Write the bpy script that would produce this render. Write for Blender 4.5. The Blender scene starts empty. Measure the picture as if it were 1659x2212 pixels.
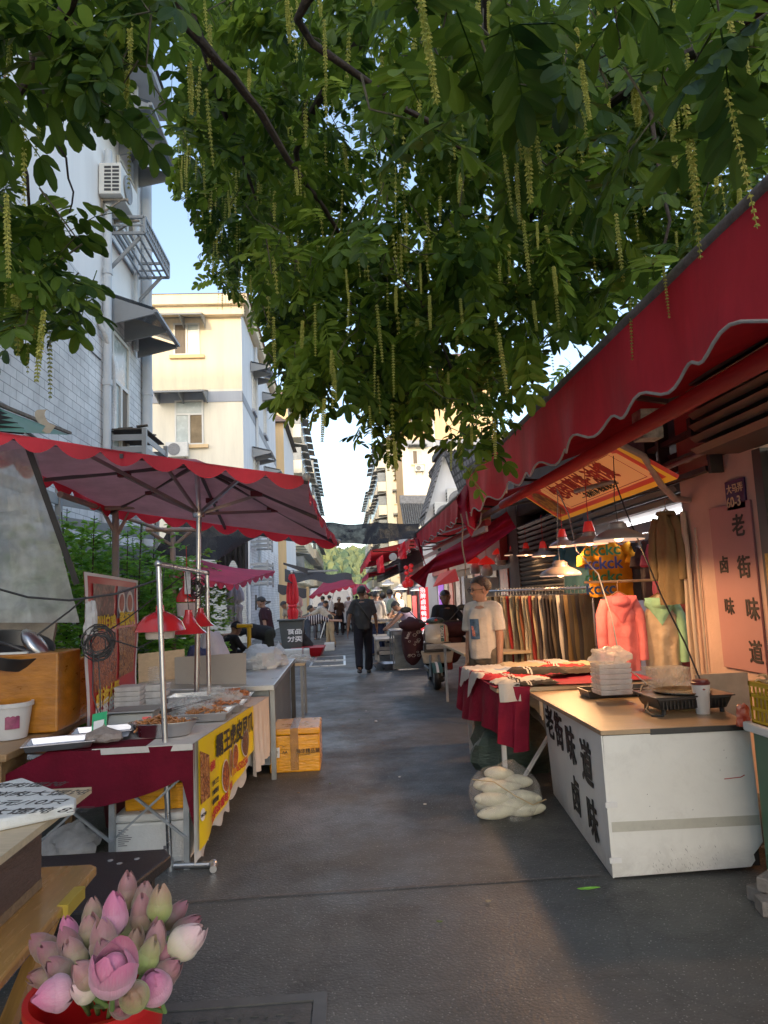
import bpy,bmesh,math,random
from mathutils import Vector as V, Matrix as M, Euler, noise
R=math.radians; PI=math.pi; sin=math.sin; cos=math.cos
rnd=random.Random(7); U=rnd.uniform
SC=bpy.context.scene; COL=SC.collection
# ---------------------------------------------------------------- camera
FL=1535.; CH=1.5
def _cam():
    y=V((740-829.5,-(1292-1106),-FL)).normalized(); p=math.atan(182.2/FL)
    u=V((-.042*cos(p),cos(p),-sin(p))); u=(u-y*u.dot(y)).normalized()
    return y.cross(u),y,u
CX,CY,CU=_cam()
def ray(px,py):
    c=V((px-829.5,1106-py,-FL)); return V((CX.dot(c),CY.dot(c),CU.dot(c)))
CP=V((0,0,CH))
def aY(px,py,v): d=ray(px,py); return CP+d*(v/d.y)
def aX(px,py,v): d=ray(px,py); return CP+d*(v/d.x)
def aZ(px,py,v=0): d=ray(px,py); return CP+d*((v-CH)/d.z)
cd=bpy.data.cameras.new('camera'); cam=bpy.data.objects.new('camera',cd); COL.objects.link(cam)
cd.sensor_fit='VERTICAL'; cd.sensor_height=24; cd.sensor_width=18; cd.lens=24*FL/2212; cd.clip_start=.05; cd.clip_end=2500
cam.matrix_world=M(((CX.x,CX.y,CX.z,0),(CY.x,CY.y,CY.z,0),(CU.x,CU.y,CU.z,CH),(0,0,0,1)))
SC.camera=cam
# ---------------------------------------------------------------- light
SUN_EL=15; SUN_AZ=-14      # degrees; direction the light travels: mostly +Y, a little to +X
w=bpy.data.worlds.new('World'); SC.world=w; w.use_nodes=True
n=w.node_tree.nodes; l=w.node_tree.links
sk=n.new('ShaderNodeTexSky'); sk.sky_type='NISHITA'; sk.sun_disc=False; sk.sun_elevation=R(SUN_EL+9)
sk.sun_rotation=R(180+SUN_AZ*-1); sk.air_density=1.0; sk.dust_density=1.6; sk.ozone_density=1.2; sk.altitude=50
n['Background'].inputs[1].default_value=.44
mt=n.new('ShaderNodeMix'); mt.data_type='RGBA'; mt.blend_type='MULTIPLY'; mt.inputs[0].default_value=1; mt.inputs[7].default_value=(.985,.945,.90,1); l.new(sk.outputs[0],mt.inputs[6]); l.new(mt.outputs[2],n['Background'].inputs[0])
sd=bpy.data.lights.new('sun','SUN'); sd.energy=2.9; sd.angle=R(.6); sd.color=(1,.76,.47)
so=bpy.data.objects.new('sun',sd); COL.objects.link(so)
trav=V((sin(R(-SUN_AZ))*cos(R(SUN_EL)),cos(R(SUN_AZ))*cos(R(SUN_EL)),-sin(R(SUN_EL))))
so.rotation_euler=trav.to_track_quat('-Z','Y').to_euler(); so.location=(-5,-20,20)
SC.view_settings.view_transform='Standard'; SC.view_settings.look='None'; SC.view_settings.exposure=0; SC.view_settings.gamma=1.15
SC.cycles.max_bounces=6; SC.cycles.diffuse_bounces=3; SC.cycles.glossy_bounces=3; SC.cycles.transparent_max_bounces=10; SC.cycles.transmission_bounces=4
# ---------------------------------------------------------------- materials
MC={}
def mat(name,col,rough=.7,var=.15,scale=6,bump=0,bscale=None,metal=0,emit=0,spec=.5,coat=0,alpha=1,stretch=None,col2=None):
    if name in MC: return MC[name]
    m=bpy.data.materials.new(name); m.use_nodes=True; N=m.node_tree.nodes; L=m.node_tree.links
    b=N['Principled BSDF']; b.inputs['Roughness'].default_value=rough; b.inputs['Metallic'].default_value=metal
    b.inputs['Specular IOR Level'].default_value=.15 if (rough>=.75 and spec==.5) else spec
    if coat: b.inputs['Coat Weight'].default_value=coat; b.inputs['Coat Roughness'].default_value=.12
    tc=N.new('ShaderNodeTexCoord'); mp=N.new('ShaderNodeMapping'); L.new(tc.outputs['Object'],mp.inputs[0])
    if stretch: mp.inputs['Scale'].default_value=stretch
    nz=N.new('ShaderNodeTexNoise'); nz.inputs['Scale'].default_value=scale; nz.inputs['Detail'].default_value=6; nz.inputs['Roughness'].default_value=.65
    L.new(mp.outputs[0],nz.inputs[0])
    cr=N.new('ShaderNodeValToRGB'); cr.color_ramp.elements[0].position=.3; cr.color_ramp.elements[1].position=.7
    c1=tuple(c*(1-var) for c in col)+(1,); c2=tuple(min(1,c*(1+var)) for c in (col2 or col))+(1,)
    cr.color_ramp.elements[0].color=c1; cr.color_ramp.elements[1].color=c2
    L.new(nz.outputs['Fac'],cr.inputs[0]); L.new(cr.outputs[0],b.inputs['Base Color'])
    mr=N.new('ShaderNodeMapRange'); mr.inputs['To Min'].default_value=max(0.03,rough-.1); mr.inputs['To Max'].default_value=min(1,rough+.12)
    L.new(nz.outputs['Fac'],mr.inputs[0]); L.new(mr.outputs[0],b.inputs['Roughness'])
    if bump:
        n2=N.new('ShaderNodeTexNoise'); n2.inputs['Scale'].default_value=bscale or scale*8; n2.inputs['Detail'].default_value=5
        L.new(mp.outputs[0],n2.inputs[0]); bp=N.new('ShaderNodeBump'); bp.inputs['Strength'].default_value=bump; bp.inputs['Distance'].default_value=.02
        L.new(n2.outputs['Fac'],bp.inputs['Height']); L.new(bp.outputs[0],b.inputs['Normal'])
    if emit: b.inputs['Emission Color'].default_value=tuple(col)+(1,); b.inputs['Emission Strength'].default_value=emit
    if alpha<1: b.inputs['Alpha'].default_value=alpha
    MC[name]=m; return m
def _pos2(N,L,axis):
    g=N.new('ShaderNodeNewGeometry'); s=N.new('ShaderNodeSeparateXYZ'); c=N.new('ShaderNodeCombineXYZ')
    L.new(g.outputs['Position'],s.inputs[0]); L.new(s.outputs['Y' if axis=='x' else 'X'],c.inputs[0]); L.new(s.outputs['Z'],c.inputs[1]); return c.outputs[0],g.outputs['Position']
def brickmat(name,axis,c1,c2,mortar,bw=.30,rh=.085,ms=.006,rough=.85,bump=.5):
    m=bpy.data.materials.new(name); m.use_nodes=True; N=m.node_tree.nodes; L=m.node_tree.links; b=N['Principled BSDF']; b.inputs['Roughness'].default_value=rough
    v,p=_pos2(N,L,axis); t=N.new('ShaderNodeTexBrick'); L.new(v,t.inputs[0])
    t.inputs['Color1'].default_value=c1+(1,); t.inputs['Color2'].default_value=c2+(1,); t.inputs['Mortar'].default_value=mortar+(1,)
    t.inputs['Scale'].default_value=1; t.inputs['Brick Width'].default_value=bw; t.inputs['Row Height'].default_value=rh; t.inputs['Mortar Size'].default_value=ms; t.inputs['Mortar Smooth'].default_value=.3
    nz=N.new('ShaderNodeTexNoise'); nz.inputs['Scale'].default_value=1.3; nz.inputs['Detail'].default_value=8; nz.inputs['Roughness'].default_value=.7; L.new(p,nz.inputs[0])
    mr=N.new('ShaderNodeMapRange'); mr.inputs['From Min'].default_value=.3; mr.inputs['From Max'].default_value=.7; mr.inputs['To Min'].default_value=.62; mr.inputs['To Max'].default_value=1.12; L.new(nz.outputs['Fac'],mr.inputs[0])
    mx=N.new('ShaderNodeMix'); mx.data_type='RGBA'; mx.blend_type='MULTIPLY'; mx.inputs[0].default_value=1; L.new(t.outputs['Color'],mx.inputs[6]); L.new(mr.outputs[0],mx.inputs[7])
    L.new(mx.outputs[2],b.inputs['Base Color'])
    bp=N.new('ShaderNodeBump'); bp.inputs['Strength'].default_value=bump; bp.inputs['Distance'].default_value=.01; bp.invert=True; L.new(t.outputs['Fac'],bp.inputs['Height']); L.new(bp.outputs[0],b.inputs['Normal'])
    return m
def plaster(name,col,streak=.25,rough=.85):
    m=bpy.data.materials.new(name); m.use_nodes=True; N=m.node_tree.nodes; L=m.node_tree.links; b=N['Principled BSDF']; b.inputs['Roughness'].default_value=rough
    g=N.new('ShaderNodeNewGeometry'); mp=N.new('ShaderNodeMapping'); mp.inputs['Scale'].default_value=(1.5,1.5,.18); L.new(g.outputs['Position'],mp.inputs[0])
    nz=N.new('ShaderNodeTexNoise'); nz.inputs['Scale'].default_value=1.6; nz.inputs['Detail'].default_value=9; nz.inputs['Roughness'].default_value=.7; L.new(mp.outputs[0],nz.inputs[0])
    cr=N.new('ShaderNodeValToRGB'); cr.color_ramp.elements[0].position=.25; cr.color_ramp.elements[1].position=.6
    cr.color_ramp.elements[0].color=tuple(c*(1-streak) for c in col)+(1,); cr.color_ramp.elements[1].color=col+(1,)
    L.new(nz.outputs['Fac'],cr.inputs[0]); L.new(cr.outputs[0],b.inputs['Base Color'])
    n2=N.new('ShaderNodeTexNoise'); n2.inputs['Scale'].default_value=30; L.new(g.outputs['Position'],n2.inputs[0]); bp=N.new('ShaderNodeBump'); bp.inputs['Strength'].default_value=.15; L.new(n2.outputs['Fac'],bp.inputs['Height']); L.new(bp.outputs[0],b.inputs['Normal'])
    return m
def foodmat(name,cols,scale=30,bump=1.0,rough=.4):
    m=bpy.data.materials.new(name); m.use_nodes=True; N=m.node_tree.nodes; L=m.node_tree.links; b=N['Principled BSDF']; b.inputs['Roughness'].default_value=rough
    tc=N.new('ShaderNodeTexCoord'); nz=N.new('ShaderNodeTexNoise'); nz.inputs['Scale'].default_value=scale*.5; L.new(tc.outputs['Object'],nz.inputs[0])
    mx=N.new('ShaderNodeMix'); mx.data_type='VECTOR'; mx.inputs[0].default_value=.12; L.new(tc.outputs['Object'],mx.inputs[4]); L.new(nz.outputs['Color'],mx.inputs[5])
    vo=N.new('ShaderNodeTexVoronoi'); vo.inputs['Scale'].default_value=scale; L.new(mx.outputs[1],vo.inputs[0])
    cr=N.new('ShaderNodeValToRGB'); e=cr.color_ramp.elements; e[0].position=.05; e[0].color=cols[0]+(1,); e[1].position=.75; e[1].color=cols[-1]+(1,)
    for i,c in enumerate(cols[1:-1]): q=e.new(.05+.7*(i+1)/(len(cols)-1)); q.color=c+(1,)
    L.new(vo.outputs['Distance'],cr.inputs[0]); L.new(cr.outputs[0],b.inputs['Base Color'])
    bp=N.new('ShaderNodeBump'); bp.invert=True; bp.inputs['Strength'].default_value=bump; bp.inputs['Distance'].default_value=.01; L.new(vo.outputs['Distance'],bp.inputs['Height']); L.new(bp.outputs[0],b.inputs['Normal'])
    return m
def leafmat(name,c1,c2,tr=.35,scale=1.2,rough=.5):
    m=bpy.data.materials.new(name); m.use_nodes=True; N=m.node_tree.nodes; L=m.node_tree.links; b=N['Principled BSDF']; o=N['Material Output']; b.inputs['Roughness'].default_value=rough; b.inputs['Specular IOR Level'].default_value=.2
    g=N.new('ShaderNodeNewGeometry'); nz=N.new('ShaderNodeTexNoise'); nz.inputs['Scale'].default_value=scale; nz.inputs['Detail'].default_value=4; L.new(g.outputs['Position'],nz.inputs[0])
    ad=N.new('ShaderNodeMath'); ad.operation='MULTIPLY_ADD'; ad.inputs[1].default_value=.5; L.new(g.outputs['Random Per Island'],ad.inputs[0]); 
    sb=N.new('ShaderNodeMath'); sb.operation='SUBTRACT'; sb.inputs[1].default_value=.25; L.new(nz.outputs['Fac'],sb.inputs[0]); L.new(sb.outputs[0],ad.inputs[2])
    cr=N.new('ShaderNodeValToRGB'); cr.color_ramp.elements[0].position=.25; cr.color_ramp.elements[1].position=.75; cr.color_ramp.elements[0].color=c1+(1,); cr.color_ramp.elements[1].color=c2+(1,)
    L.new(ad.outputs[0],cr.inputs[0]); L.new(cr.outputs[0],b.inputs['Base Color'])
    t=N.new('ShaderNodeBsdfTranslucent'); hs=N.new('ShaderNodeHueSaturation'); hs.inputs['Hue'].default_value=.48; hs.inputs['Value'].default_value=1.8; L.new(cr.outputs[0],hs.inputs['Color']); L.new(hs.outputs[0],t.inputs[0])
    ms=N.new('ShaderNodeMixShader'); ms.inputs[0].default_value=tr; L.new(b.outputs[0],ms.inputs[1]); L.new(t.outputs[0],ms.inputs[2]); L.new(ms.outputs[0],o.inputs[0])
    return m
def sheermat(name,col,opac=.8,rough=.6,grid=0,glossy=False,tr=.3,bmp=1.0):
    m=bpy.data.materials.new(name); m.use_nodes=True; N=m.node_tree.nodes; L=m.node_tree.links; b=N['Principled BSDF']; o=N['Material Output']
    b.inputs['Base Color'].default_value=col+(1,); b.inputs['Roughness'].default_value=rough
    t=N.new('ShaderNodeBsdfTransparent'); tl=N.new('ShaderNodeBsdfTranslucent'); tl.inputs[0].default_value=col+(1,)
    m1=N.new('ShaderNodeMixShader'); m1.inputs[0].default_value=tr; L.new(b.outputs[0],m1.inputs[1]); L.new(tl.outputs[0],m1.inputs[2])
    ms=N.new('ShaderNodeMixShader'); L.new(t.outputs[0],ms.inputs[1]); L.new(m1.outputs[0],ms.inputs[2]); L.new(ms.outputs[0],o.inputs[0])
    tc=N.new('ShaderNodeTexCoord'); sp_=.15 if opac<.9 else .03
    if grid:
        fs=[]
        for ax in ('X','Y','Z'):
            wv=N.new('ShaderNodeTexWave'); wv.bands_direction=ax; wv.inputs['Scale'].default_value=grid; wv.inputs['Distortion'].default_value=.6; L.new(tc.outputs['Object'],wv.inputs[0]); fs.append(wv)
        mxx=N.new('ShaderNodeMath'); mxx.operation='MAXIMUM'; L.new(fs[1].outputs['Fac'],mxx.inputs[0]); L.new(fs[2].outputs['Fac'],mxx.inputs[1])
        mr=N.new('ShaderNodeMapRange'); mr.inputs['From Min'].default_value=.2; mr.inputs['From Max'].default_value=.7; mr.inputs['To Min'].default_value=max(0,opac-.13); mr.inputs['To Max'].default_value=min(1,opac+.1); L.new(mxx.outputs[0],mr.inputs[0]); L.new(mr.outputs[0],ms.inputs[0])
    else:
        nz=N.new('ShaderNodeTexNoise'); nz.inputs['Scale'].default_value=9; nz.inputs['Detail'].default_value=5; L.new(tc.outputs['Object'],nz.inputs[0])
        mr=N.new('ShaderNodeMapRange'); mr.inputs['From Min'].default_value=.35; mr.inputs['From Max'].default_value=.65; mr.inputs['To Min'].default_value=max(0,opac-sp_); mr.inputs['To Max'].default_value=min(1,opac+sp_); L.new(nz.outputs['Fac'],mr.inputs[0]); L.new(mr.outputs[0],ms.inputs[0])
        n3=N.new('ShaderNodeTexNoise'); n3.inputs['Scale'].default_value=22; n3.inputs['Detail'].default_value=3; n3.inputs['Distortion'].default_value=1.2; L.new(tc.outputs['Object'],n3.inputs[0]); bp=N.new('ShaderNodeBump'); bp.inputs['Strength'].default_value=bmp; bp.inputs['Distance'].default_value=.02; L.new(n3.outputs['Fac'],bp.inputs['Height']); L.new(bp.outputs[0],b.inputs['Normal'])
    return m
def clothmat(name,col,tr=.35,rough=.8,scale=3,var=.2):
    m=mat(name,col,rough,var,scale,.5,7,stretch=(1,1,.3)); N=m.node_tree.nodes; L=m.node_tree.links; b=N['Principled BSDF']; o=N['Material Output']
    if 'tl' in N: return m
    t=N.new('ShaderNodeBsdfTranslucent'); t.name='tl'; src=b.inputs['Base Color'].links[0].from_socket; L.new(src,t.inputs[0]); ms=N.new('ShaderNodeMixShader'); ms.inputs[0].default_value=tr; L.new(b.outputs[0],ms.inputs[1]); L.new(t.outputs[0],ms.inputs[2]); L.new(ms.outputs[0],o.inputs[0]); return m
# ---------------------------------------------------------------- mesh builder
class B:
    def __init__(s): s.v=[]; s.f=[]; s.m=[]; s.k=0
    def vs(s,pts): i=len(s.v); s.v+= [tuple(p) for p in pts]; return i
    def fc(s,idx,m=None): s.f.append(tuple(idx)); s.m.append(s.k if m is None else m)
    def poly(s,pts,m=None): i=s.vs(pts); s.fc(range(i,i+len(pts)),m); return s
    def hexa(s,p,m=None):   # 8 points: bottom 4 ccw, top 4 ccw
        i=s.vs(p)
        for q in ((3,2,1,0),(4,5,6,7),(0,1,5,4),(1,2,6,5),(2,3,7,6),(3,0,4,7)): s.fc([i+a for a in q],m)
        return s
    def box(s,x0,x1,y0,y1,z0,z1,m=None): return s.hexa([(x0,y0,z0),(x1,y0,z0),(x1,y1,z0),(x0,y1,z0),(x0,y0,z1),(x1,y0,z1),(x1,y1,z1),(x0,y1,z1)],m)
    def pris(s,base,z0,z1,m=None):
        n=len(base); i=s.vs([(p[0],p[1],z0) for p in base]+[(p[0],p[1],z1) for p in base])
        s.fc([i+n-1-a for a in range(n)],m); s.fc([i+n+a for a in range(n)],m)
        for a in range(n): b=(a+1)%n; s.fc((i+a,i+b,i+n+b,i+n+a),m)
        return s
    def bar(s,a,b,w,h=None,up=(0,0,1),m=None):
        a=V(a);b=V(b);h=h or w;d=(b-a).normalized();u=V(up)
        if abs(d.dot(u))>.95:u=V((1,0,0))
        x=d.cross(u).normalized()*w/2; y=x.cross(d).normalized()*h/2
        return s.hexa([a-x-y,a+x-y,b+x-y,b-x-y,a-x+y,a+x+y,b+x+y,b-x+y],m)
    def tube(s,pts,r,n=8,m=None,cap=True):
        pts=[V(p) for p in pts]; rs=r if isinstance(r,(list,tuple)) else [r]*len(pts); i0=None; pu=None
        base=len(s.v)
        for k,p in enumerate(pts):
            d=(pts[min(k+1,len(pts)-1)]-pts[max(k-1,0)]).normalized()
            if d.length<1e-6: d=V((0,0,1))
            if pu is None: pu=V((0,0,1)) if abs(d.z)<.9 else V((1,0,0))
            x=d.cross(pu); 
            if x.length<1e-4: x=d.orthogonal()
            x.normalize(); y=x.cross(d).normalized(); pu=y
            for q in range(n): a=2*PI*q/n; s.v.append(tuple(p+(x*cos(a)+y*sin(a))*rs[k]))
        for k in range(len(pts)-1):
            for q in range(n): q2=(q+1)%n; s.fc((base+k*n+q,base+k*n+q2,base+(k+1)*n+q2,base+(k+1)*n+q),m)
        if cap: s.fc([base+n-1-q for q in range(n)],m); e=base+(len(pts)-1)*n; s.fc([e+q for q in range(n)],m)
        return s
    def lathe(s,c,prof,n=20,m=None,ax=None):  # prof [(r,z)]
        c=V(c); Rm=(V(ax).to_track_quat('Z','Y').to_matrix() if ax else None); base=len(s.v)
        for r,z in prof:
            for q in range(n):
                a=2*PI*q/n; p=V((r*cos(a),r*sin(a),z)); 
                if Rm: p=Rm@p
                s.v.append(tuple(c+p))
        for k in range(len(prof)-1):
            for q in range(n): q2=(q+1)%n; s.fc((base+k*n+q,base+k*n+q2,base+(k+1)*n+q2,base+(k+1)*n+q),m)
        return s
    def ell(s,c,r,nu=12,nv=8,m=None,rot=None,f=None):
        c=V(c); r=(r,r,r) if not hasattr(r,'__len__') else r; base=len(s.v)
        for j in range(nv+1):
            t=PI*j/nv
            for q in range(nu):
                a=2*PI*q/nu; p=V((sin(t)*cos(a)*r[0],sin(t)*sin(a)*r[1],cos(t)*r[2]))
                if f: p=f(p)
                if rot is not None: p=rot@p
                s.v.append(tuple(c+p))
        for j in range(nv):
            for q in range(nu): q2=(q+1)%nu; s.fc((base+j*nu+q2,base+j*nu+q,base+(j+1)*nu+q,base+(j+1)*nu+q2),m)
        return s
    def grid(s,f,nu,nv,m=None):
        base=len(s.v)
        for j in range(nv+1):
            for i in range(nu+1): s.v.append(tuple(f(i/nu,j/nv)))
        for j in range(nv):
            for i in range(nu): a=base+j*(nu+1)+i; s.fc((a,a+1,a+nu+2,a+nu+1),m)
        return s
    def cap(s,a,b,ra,rb,n=10,m=None):
        a=V(a);b=V(b); s.tube([a,b],[ra,rb],n,m); s.ell(a,ra,n,6,m); s.ell(b,rb,n,6,m); return s
    def text(s,t,o,xd,yd,size,bold=.0,m=None,ext=.0015):
        ms=textmesh(t,bold); xd=V(xd).normalized(); yd=V(yd).normalized(); nd=xd.cross(yd); o=V(o); i=len(s.v)
        for x,y,z in ms[0]: s.v.append(tuple(o+xd*(x*size)+yd*(y*size)+nd*(z*ext)))
        for f in ms[1]: s.fc([i+a for a in f],m)
        return s
    def xf(s,mx,i0=0):
        for i in range(i0,len(s.v)): s.v[i]=tuple(mx@V(s.v[i]))
        return s
    def jit(s,a,sc=3,i0=0):
        for i in range(i0,len(s.v)):
            p=V(s.v[i]); s.v[i]=tuple(p+noise.noise_vector(p*sc)*a)
        return s
TM={}
def textmesh(t,bold):
    k=(t,bold)
    if k in TM: return TM[k]
    c=bpy.data.curves.new('t','FONT'); c.body=t; c.extrude=1.0; c.align_x='LEFT'; c.resolution_u=3
    o=bpy.data.objects.new('t',c); COL.objects.link(o); dg=bpy.context.evaluated_depsgraph_get(); me=o.evaluated_get(dg).to_mesh()
    r=([tuple(v.co) for v in me.vertices],[tuple(p.vertices) for p in me.polygons]); o.evaluated_get(dg).to_mesh_clear()
    bpy.data.objects.remove(o); bpy.data.curves.remove(c)
    if not r[0]: print('NO GLYPHS',t)
    if bold>0:
        vs=[];fs=[]
        for k_,(dx,dy) in enumerate(((0,0),(1,.3),(-1,-.3),(.3,1),(-.3,-1),(.7,-.7),(-.7,.7))):
            i=len(vs); vs+=[(x+dx*bold*.75,y+dy*bold*.75,z+.12*k_) for x,y,z in r[0]]; fs+=[tuple(i+a for a in f) for f in r[1]]
        r=(vs,fs)
    TM[k]=r; return r
def mk(name,b,mats,parent=None,smooth=False,local=False,sharp=None):
    me=bpy.data.meshes.new(name); 
    off=V((0,0,0))
    if parent is not None and not local: off=V(parent['_o'])
    elif parent is None and not local:
        xs=[v[0] for v in b.v];ys=[v[1] for v in b.v];zs=[v[2] for v in b.v]; off=V(((min(xs)+max(xs))/2,(min(ys)+max(ys))/2,min(zs)))
    vv=[(x-off.x,y-off.y,z-off.z) for x,y,z in b.v]; me.from_pydata(vv,[],b.f)
    if not isinstance(mats,(list,tuple)): mats=[mats]
    for m in mats: me.materials.append(m)
    if len(mats)>1: me.polygons.foreach_set('material_index',[min(k,len(mats)-1) for k in b.m])
    me.update()
    if smooth:
        me.polygons.foreach_set('use_smooth',[True]*len(me.polygons))
        try: me.set_sharp_from_angle(angle=R(sharp or 45))
        except Exception: pass
    o=bpy.data.objects.new(name,me); COL.objects.link(o)
    if parent is not None: o.parent=parent
    else: o.location=off
    return o
def bev(o,wd=.006,seg=2):
    md=o.modifiers.new('b','BEVEL'); md.width=wd; md.segments=seg; md.limit_method='ANGLE'; md.angle_limit=R(40); return o
def tag(o,label,cat,group=None,kind=None):
    if label: o['label']=label
    if cat: o['category']=cat
    if group: o['group']=group
    if kind: o['kind']=kind
    return o
def solo(name,b,mats,label,cat,group=None,kind=None,smooth=False,bv=0,sharp=None):
    o=mk(name,b,mats,None,smooth,sharp=sharp); tag(o,label,cat,group,kind)
    if bv: bev(o,bv)
    return o
def thing(name,label,cat,loc=(0,0,0),group=None):
    o=bpy.data.objects.new(name,None); COL.objects.link(o); o.location=loc; o['_o']=tuple(loc); o.empty_display_size=.1
    return tag(o,label,cat,group)
def part(name,b,mats,p,smooth=False,bv=0,label=None,sharp=None):
    # p may itself be a part (sub-part): its mesh origin equals its thing's origin
    if '_o' not in p: p['_o']=tuple(p.parent['_o']) if p.parent is not None else tuple(p.location)
    o=mk(name,b,mats,p,smooth,sharp=sharp)
    if bv: bev(o,bv)
    if label: o['label']=label
    return o
def kids(o,ch): return [c for c in ch if c.parent==o]
def dup(root,loc,rz=0,label=None,sc=None):
    r=root.copy(); COL.objects.link(r); r.location=loc; r.rotation_euler=(0,0,rz)
    if sc: r.scale=(sc,)*3 if not hasattr(sc,'__len__') else sc
    if label: r['label']=label
    for c0 in list(root.children):
        c=c0.copy(); COL.objects.link(c); c.parent=r
        for g0 in list(c0.children): g=g0.copy(); COL.objects.link(g); g.parent=c
    return r
def remesh(b,vox=.02,smooth=2,disp=0,dsc=6):
    me=bpy.data.meshes.new('r'); me.from_pydata(b.v,[],b.f); me.update(); o=bpy.data.objects.new('r',me); COL.objects.link(o)
    md=o.modifiers.new('r','REMESH'); md.mode='VOXEL'; md.voxel_size=vox; md.use_smooth_shade=True
    if smooth: s=o.modifiers.new('s','SMOOTH'); s.factor=.5; s.iterations=smooth
    dg=bpy.context.evaluated_depsgraph_get(); e=o.evaluated_get(dg); m2=e.to_mesh()
    nb=B(); nb.v=[tuple(v.co) for v in m2.vertices]; nb.f=[tuple(p.vertices) for p in m2.polygons]; nb.m=[0]*len(nb.f)
    if disp:
        nr=[v.normal.copy() for v in m2.vertices]
        nb.v=[tuple(V(p)+nn*disp*noise.noise(V((p[0]*dsc,p[1]*dsc,p[2]*dsc*.5)))) for p,nn in zip(nb.v,nr)]
    e.to_mesh_clear(); bpy.data.objects.remove(o); bpy.data.meshes.remove(me); return nb
def dirtpanel(name,col,dirt=(.16,.13,.10),h=.16):
    m=mat(name,col,.45,.05,3,.35,3.5); N=m.node_tree.nodes; L=m.node_tree.links; b=N['Principled BSDF']; src=b.inputs['Base Color'].links[0].from_socket
    g=N.new('ShaderNodeNewGeometry'); s=N.new('ShaderNodeSeparateXYZ'); L.new(g.outputs['Position'],s.inputs[0]); mr=N.new('ShaderNodeMapRange'); mr.inputs['From Min'].default_value=0; mr.inputs['From Max'].default_value=h; mr.inputs['To Min'].default_value=.62; mr.inputs['To Max'].default_value=.30; L.new(s.outputs['Z'],mr.inputs[0])
    n1=N.new('ShaderNodeTexNoise'); n1.inputs['Scale'].default_value=7; n1.inputs['Detail'].default_value=12; n1.inputs['Roughness'].default_value=.75; n1.inputs['Distortion'].default_value=.6; L.new(g.outputs['Position'],n1.inputs[0])
    ml=N.new('ShaderNodeMath'); ml.operation='MULTIPLY'; L.new(mr.outputs[0],ml.inputs[0]); L.new(n1.outputs['Fac'],ml.inputs[1]); m2=N.new('ShaderNodeMapRange'); m2.inputs['From Min'].default_value=.155; m2.inputs['From Max'].default_value=.42; m2.inputs['To Max'].default_value=.55; L.new(ml.outputs[0],m2.inputs[0])
    mx=N.new('ShaderNodeMix'); mx.data_type='RGBA'; L.new(m2.outputs[0],mx.inputs[0]); L.new(src,mx.inputs[6]); mx.inputs[7].default_value=dirt+(1,); L.new(mx.outputs[2],b.inputs['Base Color']); return m
# common materials
STEEL=mat('stainless_steel',(.55,.56,.58),.28,.12,5,metal=1)
DSTEEL=mat('dull_steel',(.28,.30,.32),.42,.2,6,metal=.8)
GALV=mat('galvanised_steel',(.30,.33,.35),.45,.25,9,metal=.6)
BLK=mat('black_rubber',(.02,.02,.022),.5,.3,20)
WHT=mat('white_enamel',(.72,.72,.70),.4,.06,5)
RED=mat('red_enamel',(.50,.012,.015),.22,.1,3,coat=.6)
REDC=clothmat('red_canvas',(.80,.030,.052),.40,.7,1.3,.36)
MARO=mat('burgundy_cloth',(.10,.003,.012),.85,.25,5,.25,50)
GREYF=mat('grey_painted_steel',(.20,.22,.235),.5,.12,3)
WOOD=mat('worn_wood',(.30,.17,.07),.45,.25,7,.15,30,stretch=(1,6,6))
PLY=mat('pale_plywood',(.52,.40,.25),.6,.15,6,stretch=(1,7,7))
CARD=mat('grey_card',(.36,.33,.30),.7,.08,3)
FOAM=mat('white_foam',(.66,.67,.64),.6,.08,12,.2,80)
AMBER=mat('amber_tape_carton',(.85,.33,.006),.28,.3,7,.25,14,coat=.4,stretch=(1,1,5))
INK=mat('black_ink',(.012,.012,.013),.6,.1,5)
REDINK=mat('red_ink',(.45,.02,.02),.6,.1,5)
YELINK=mat('yellow_ink',(.75,.50,.03),.6,.1,5)
WINK=mat('white_ink',(.75,.75,.75),.6,.05,5)
CLEAR=sheermat('clear_plastic',(.70,.76,.78),.26,.08,tr=.2)
MILK=sheermat('milky_plastic',(.78,.80,.82),.8,.25,tr=.4)
GLASS=mat('window_glass',(.10,.13,.15),.08,.25,.8,spec=.8)
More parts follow.
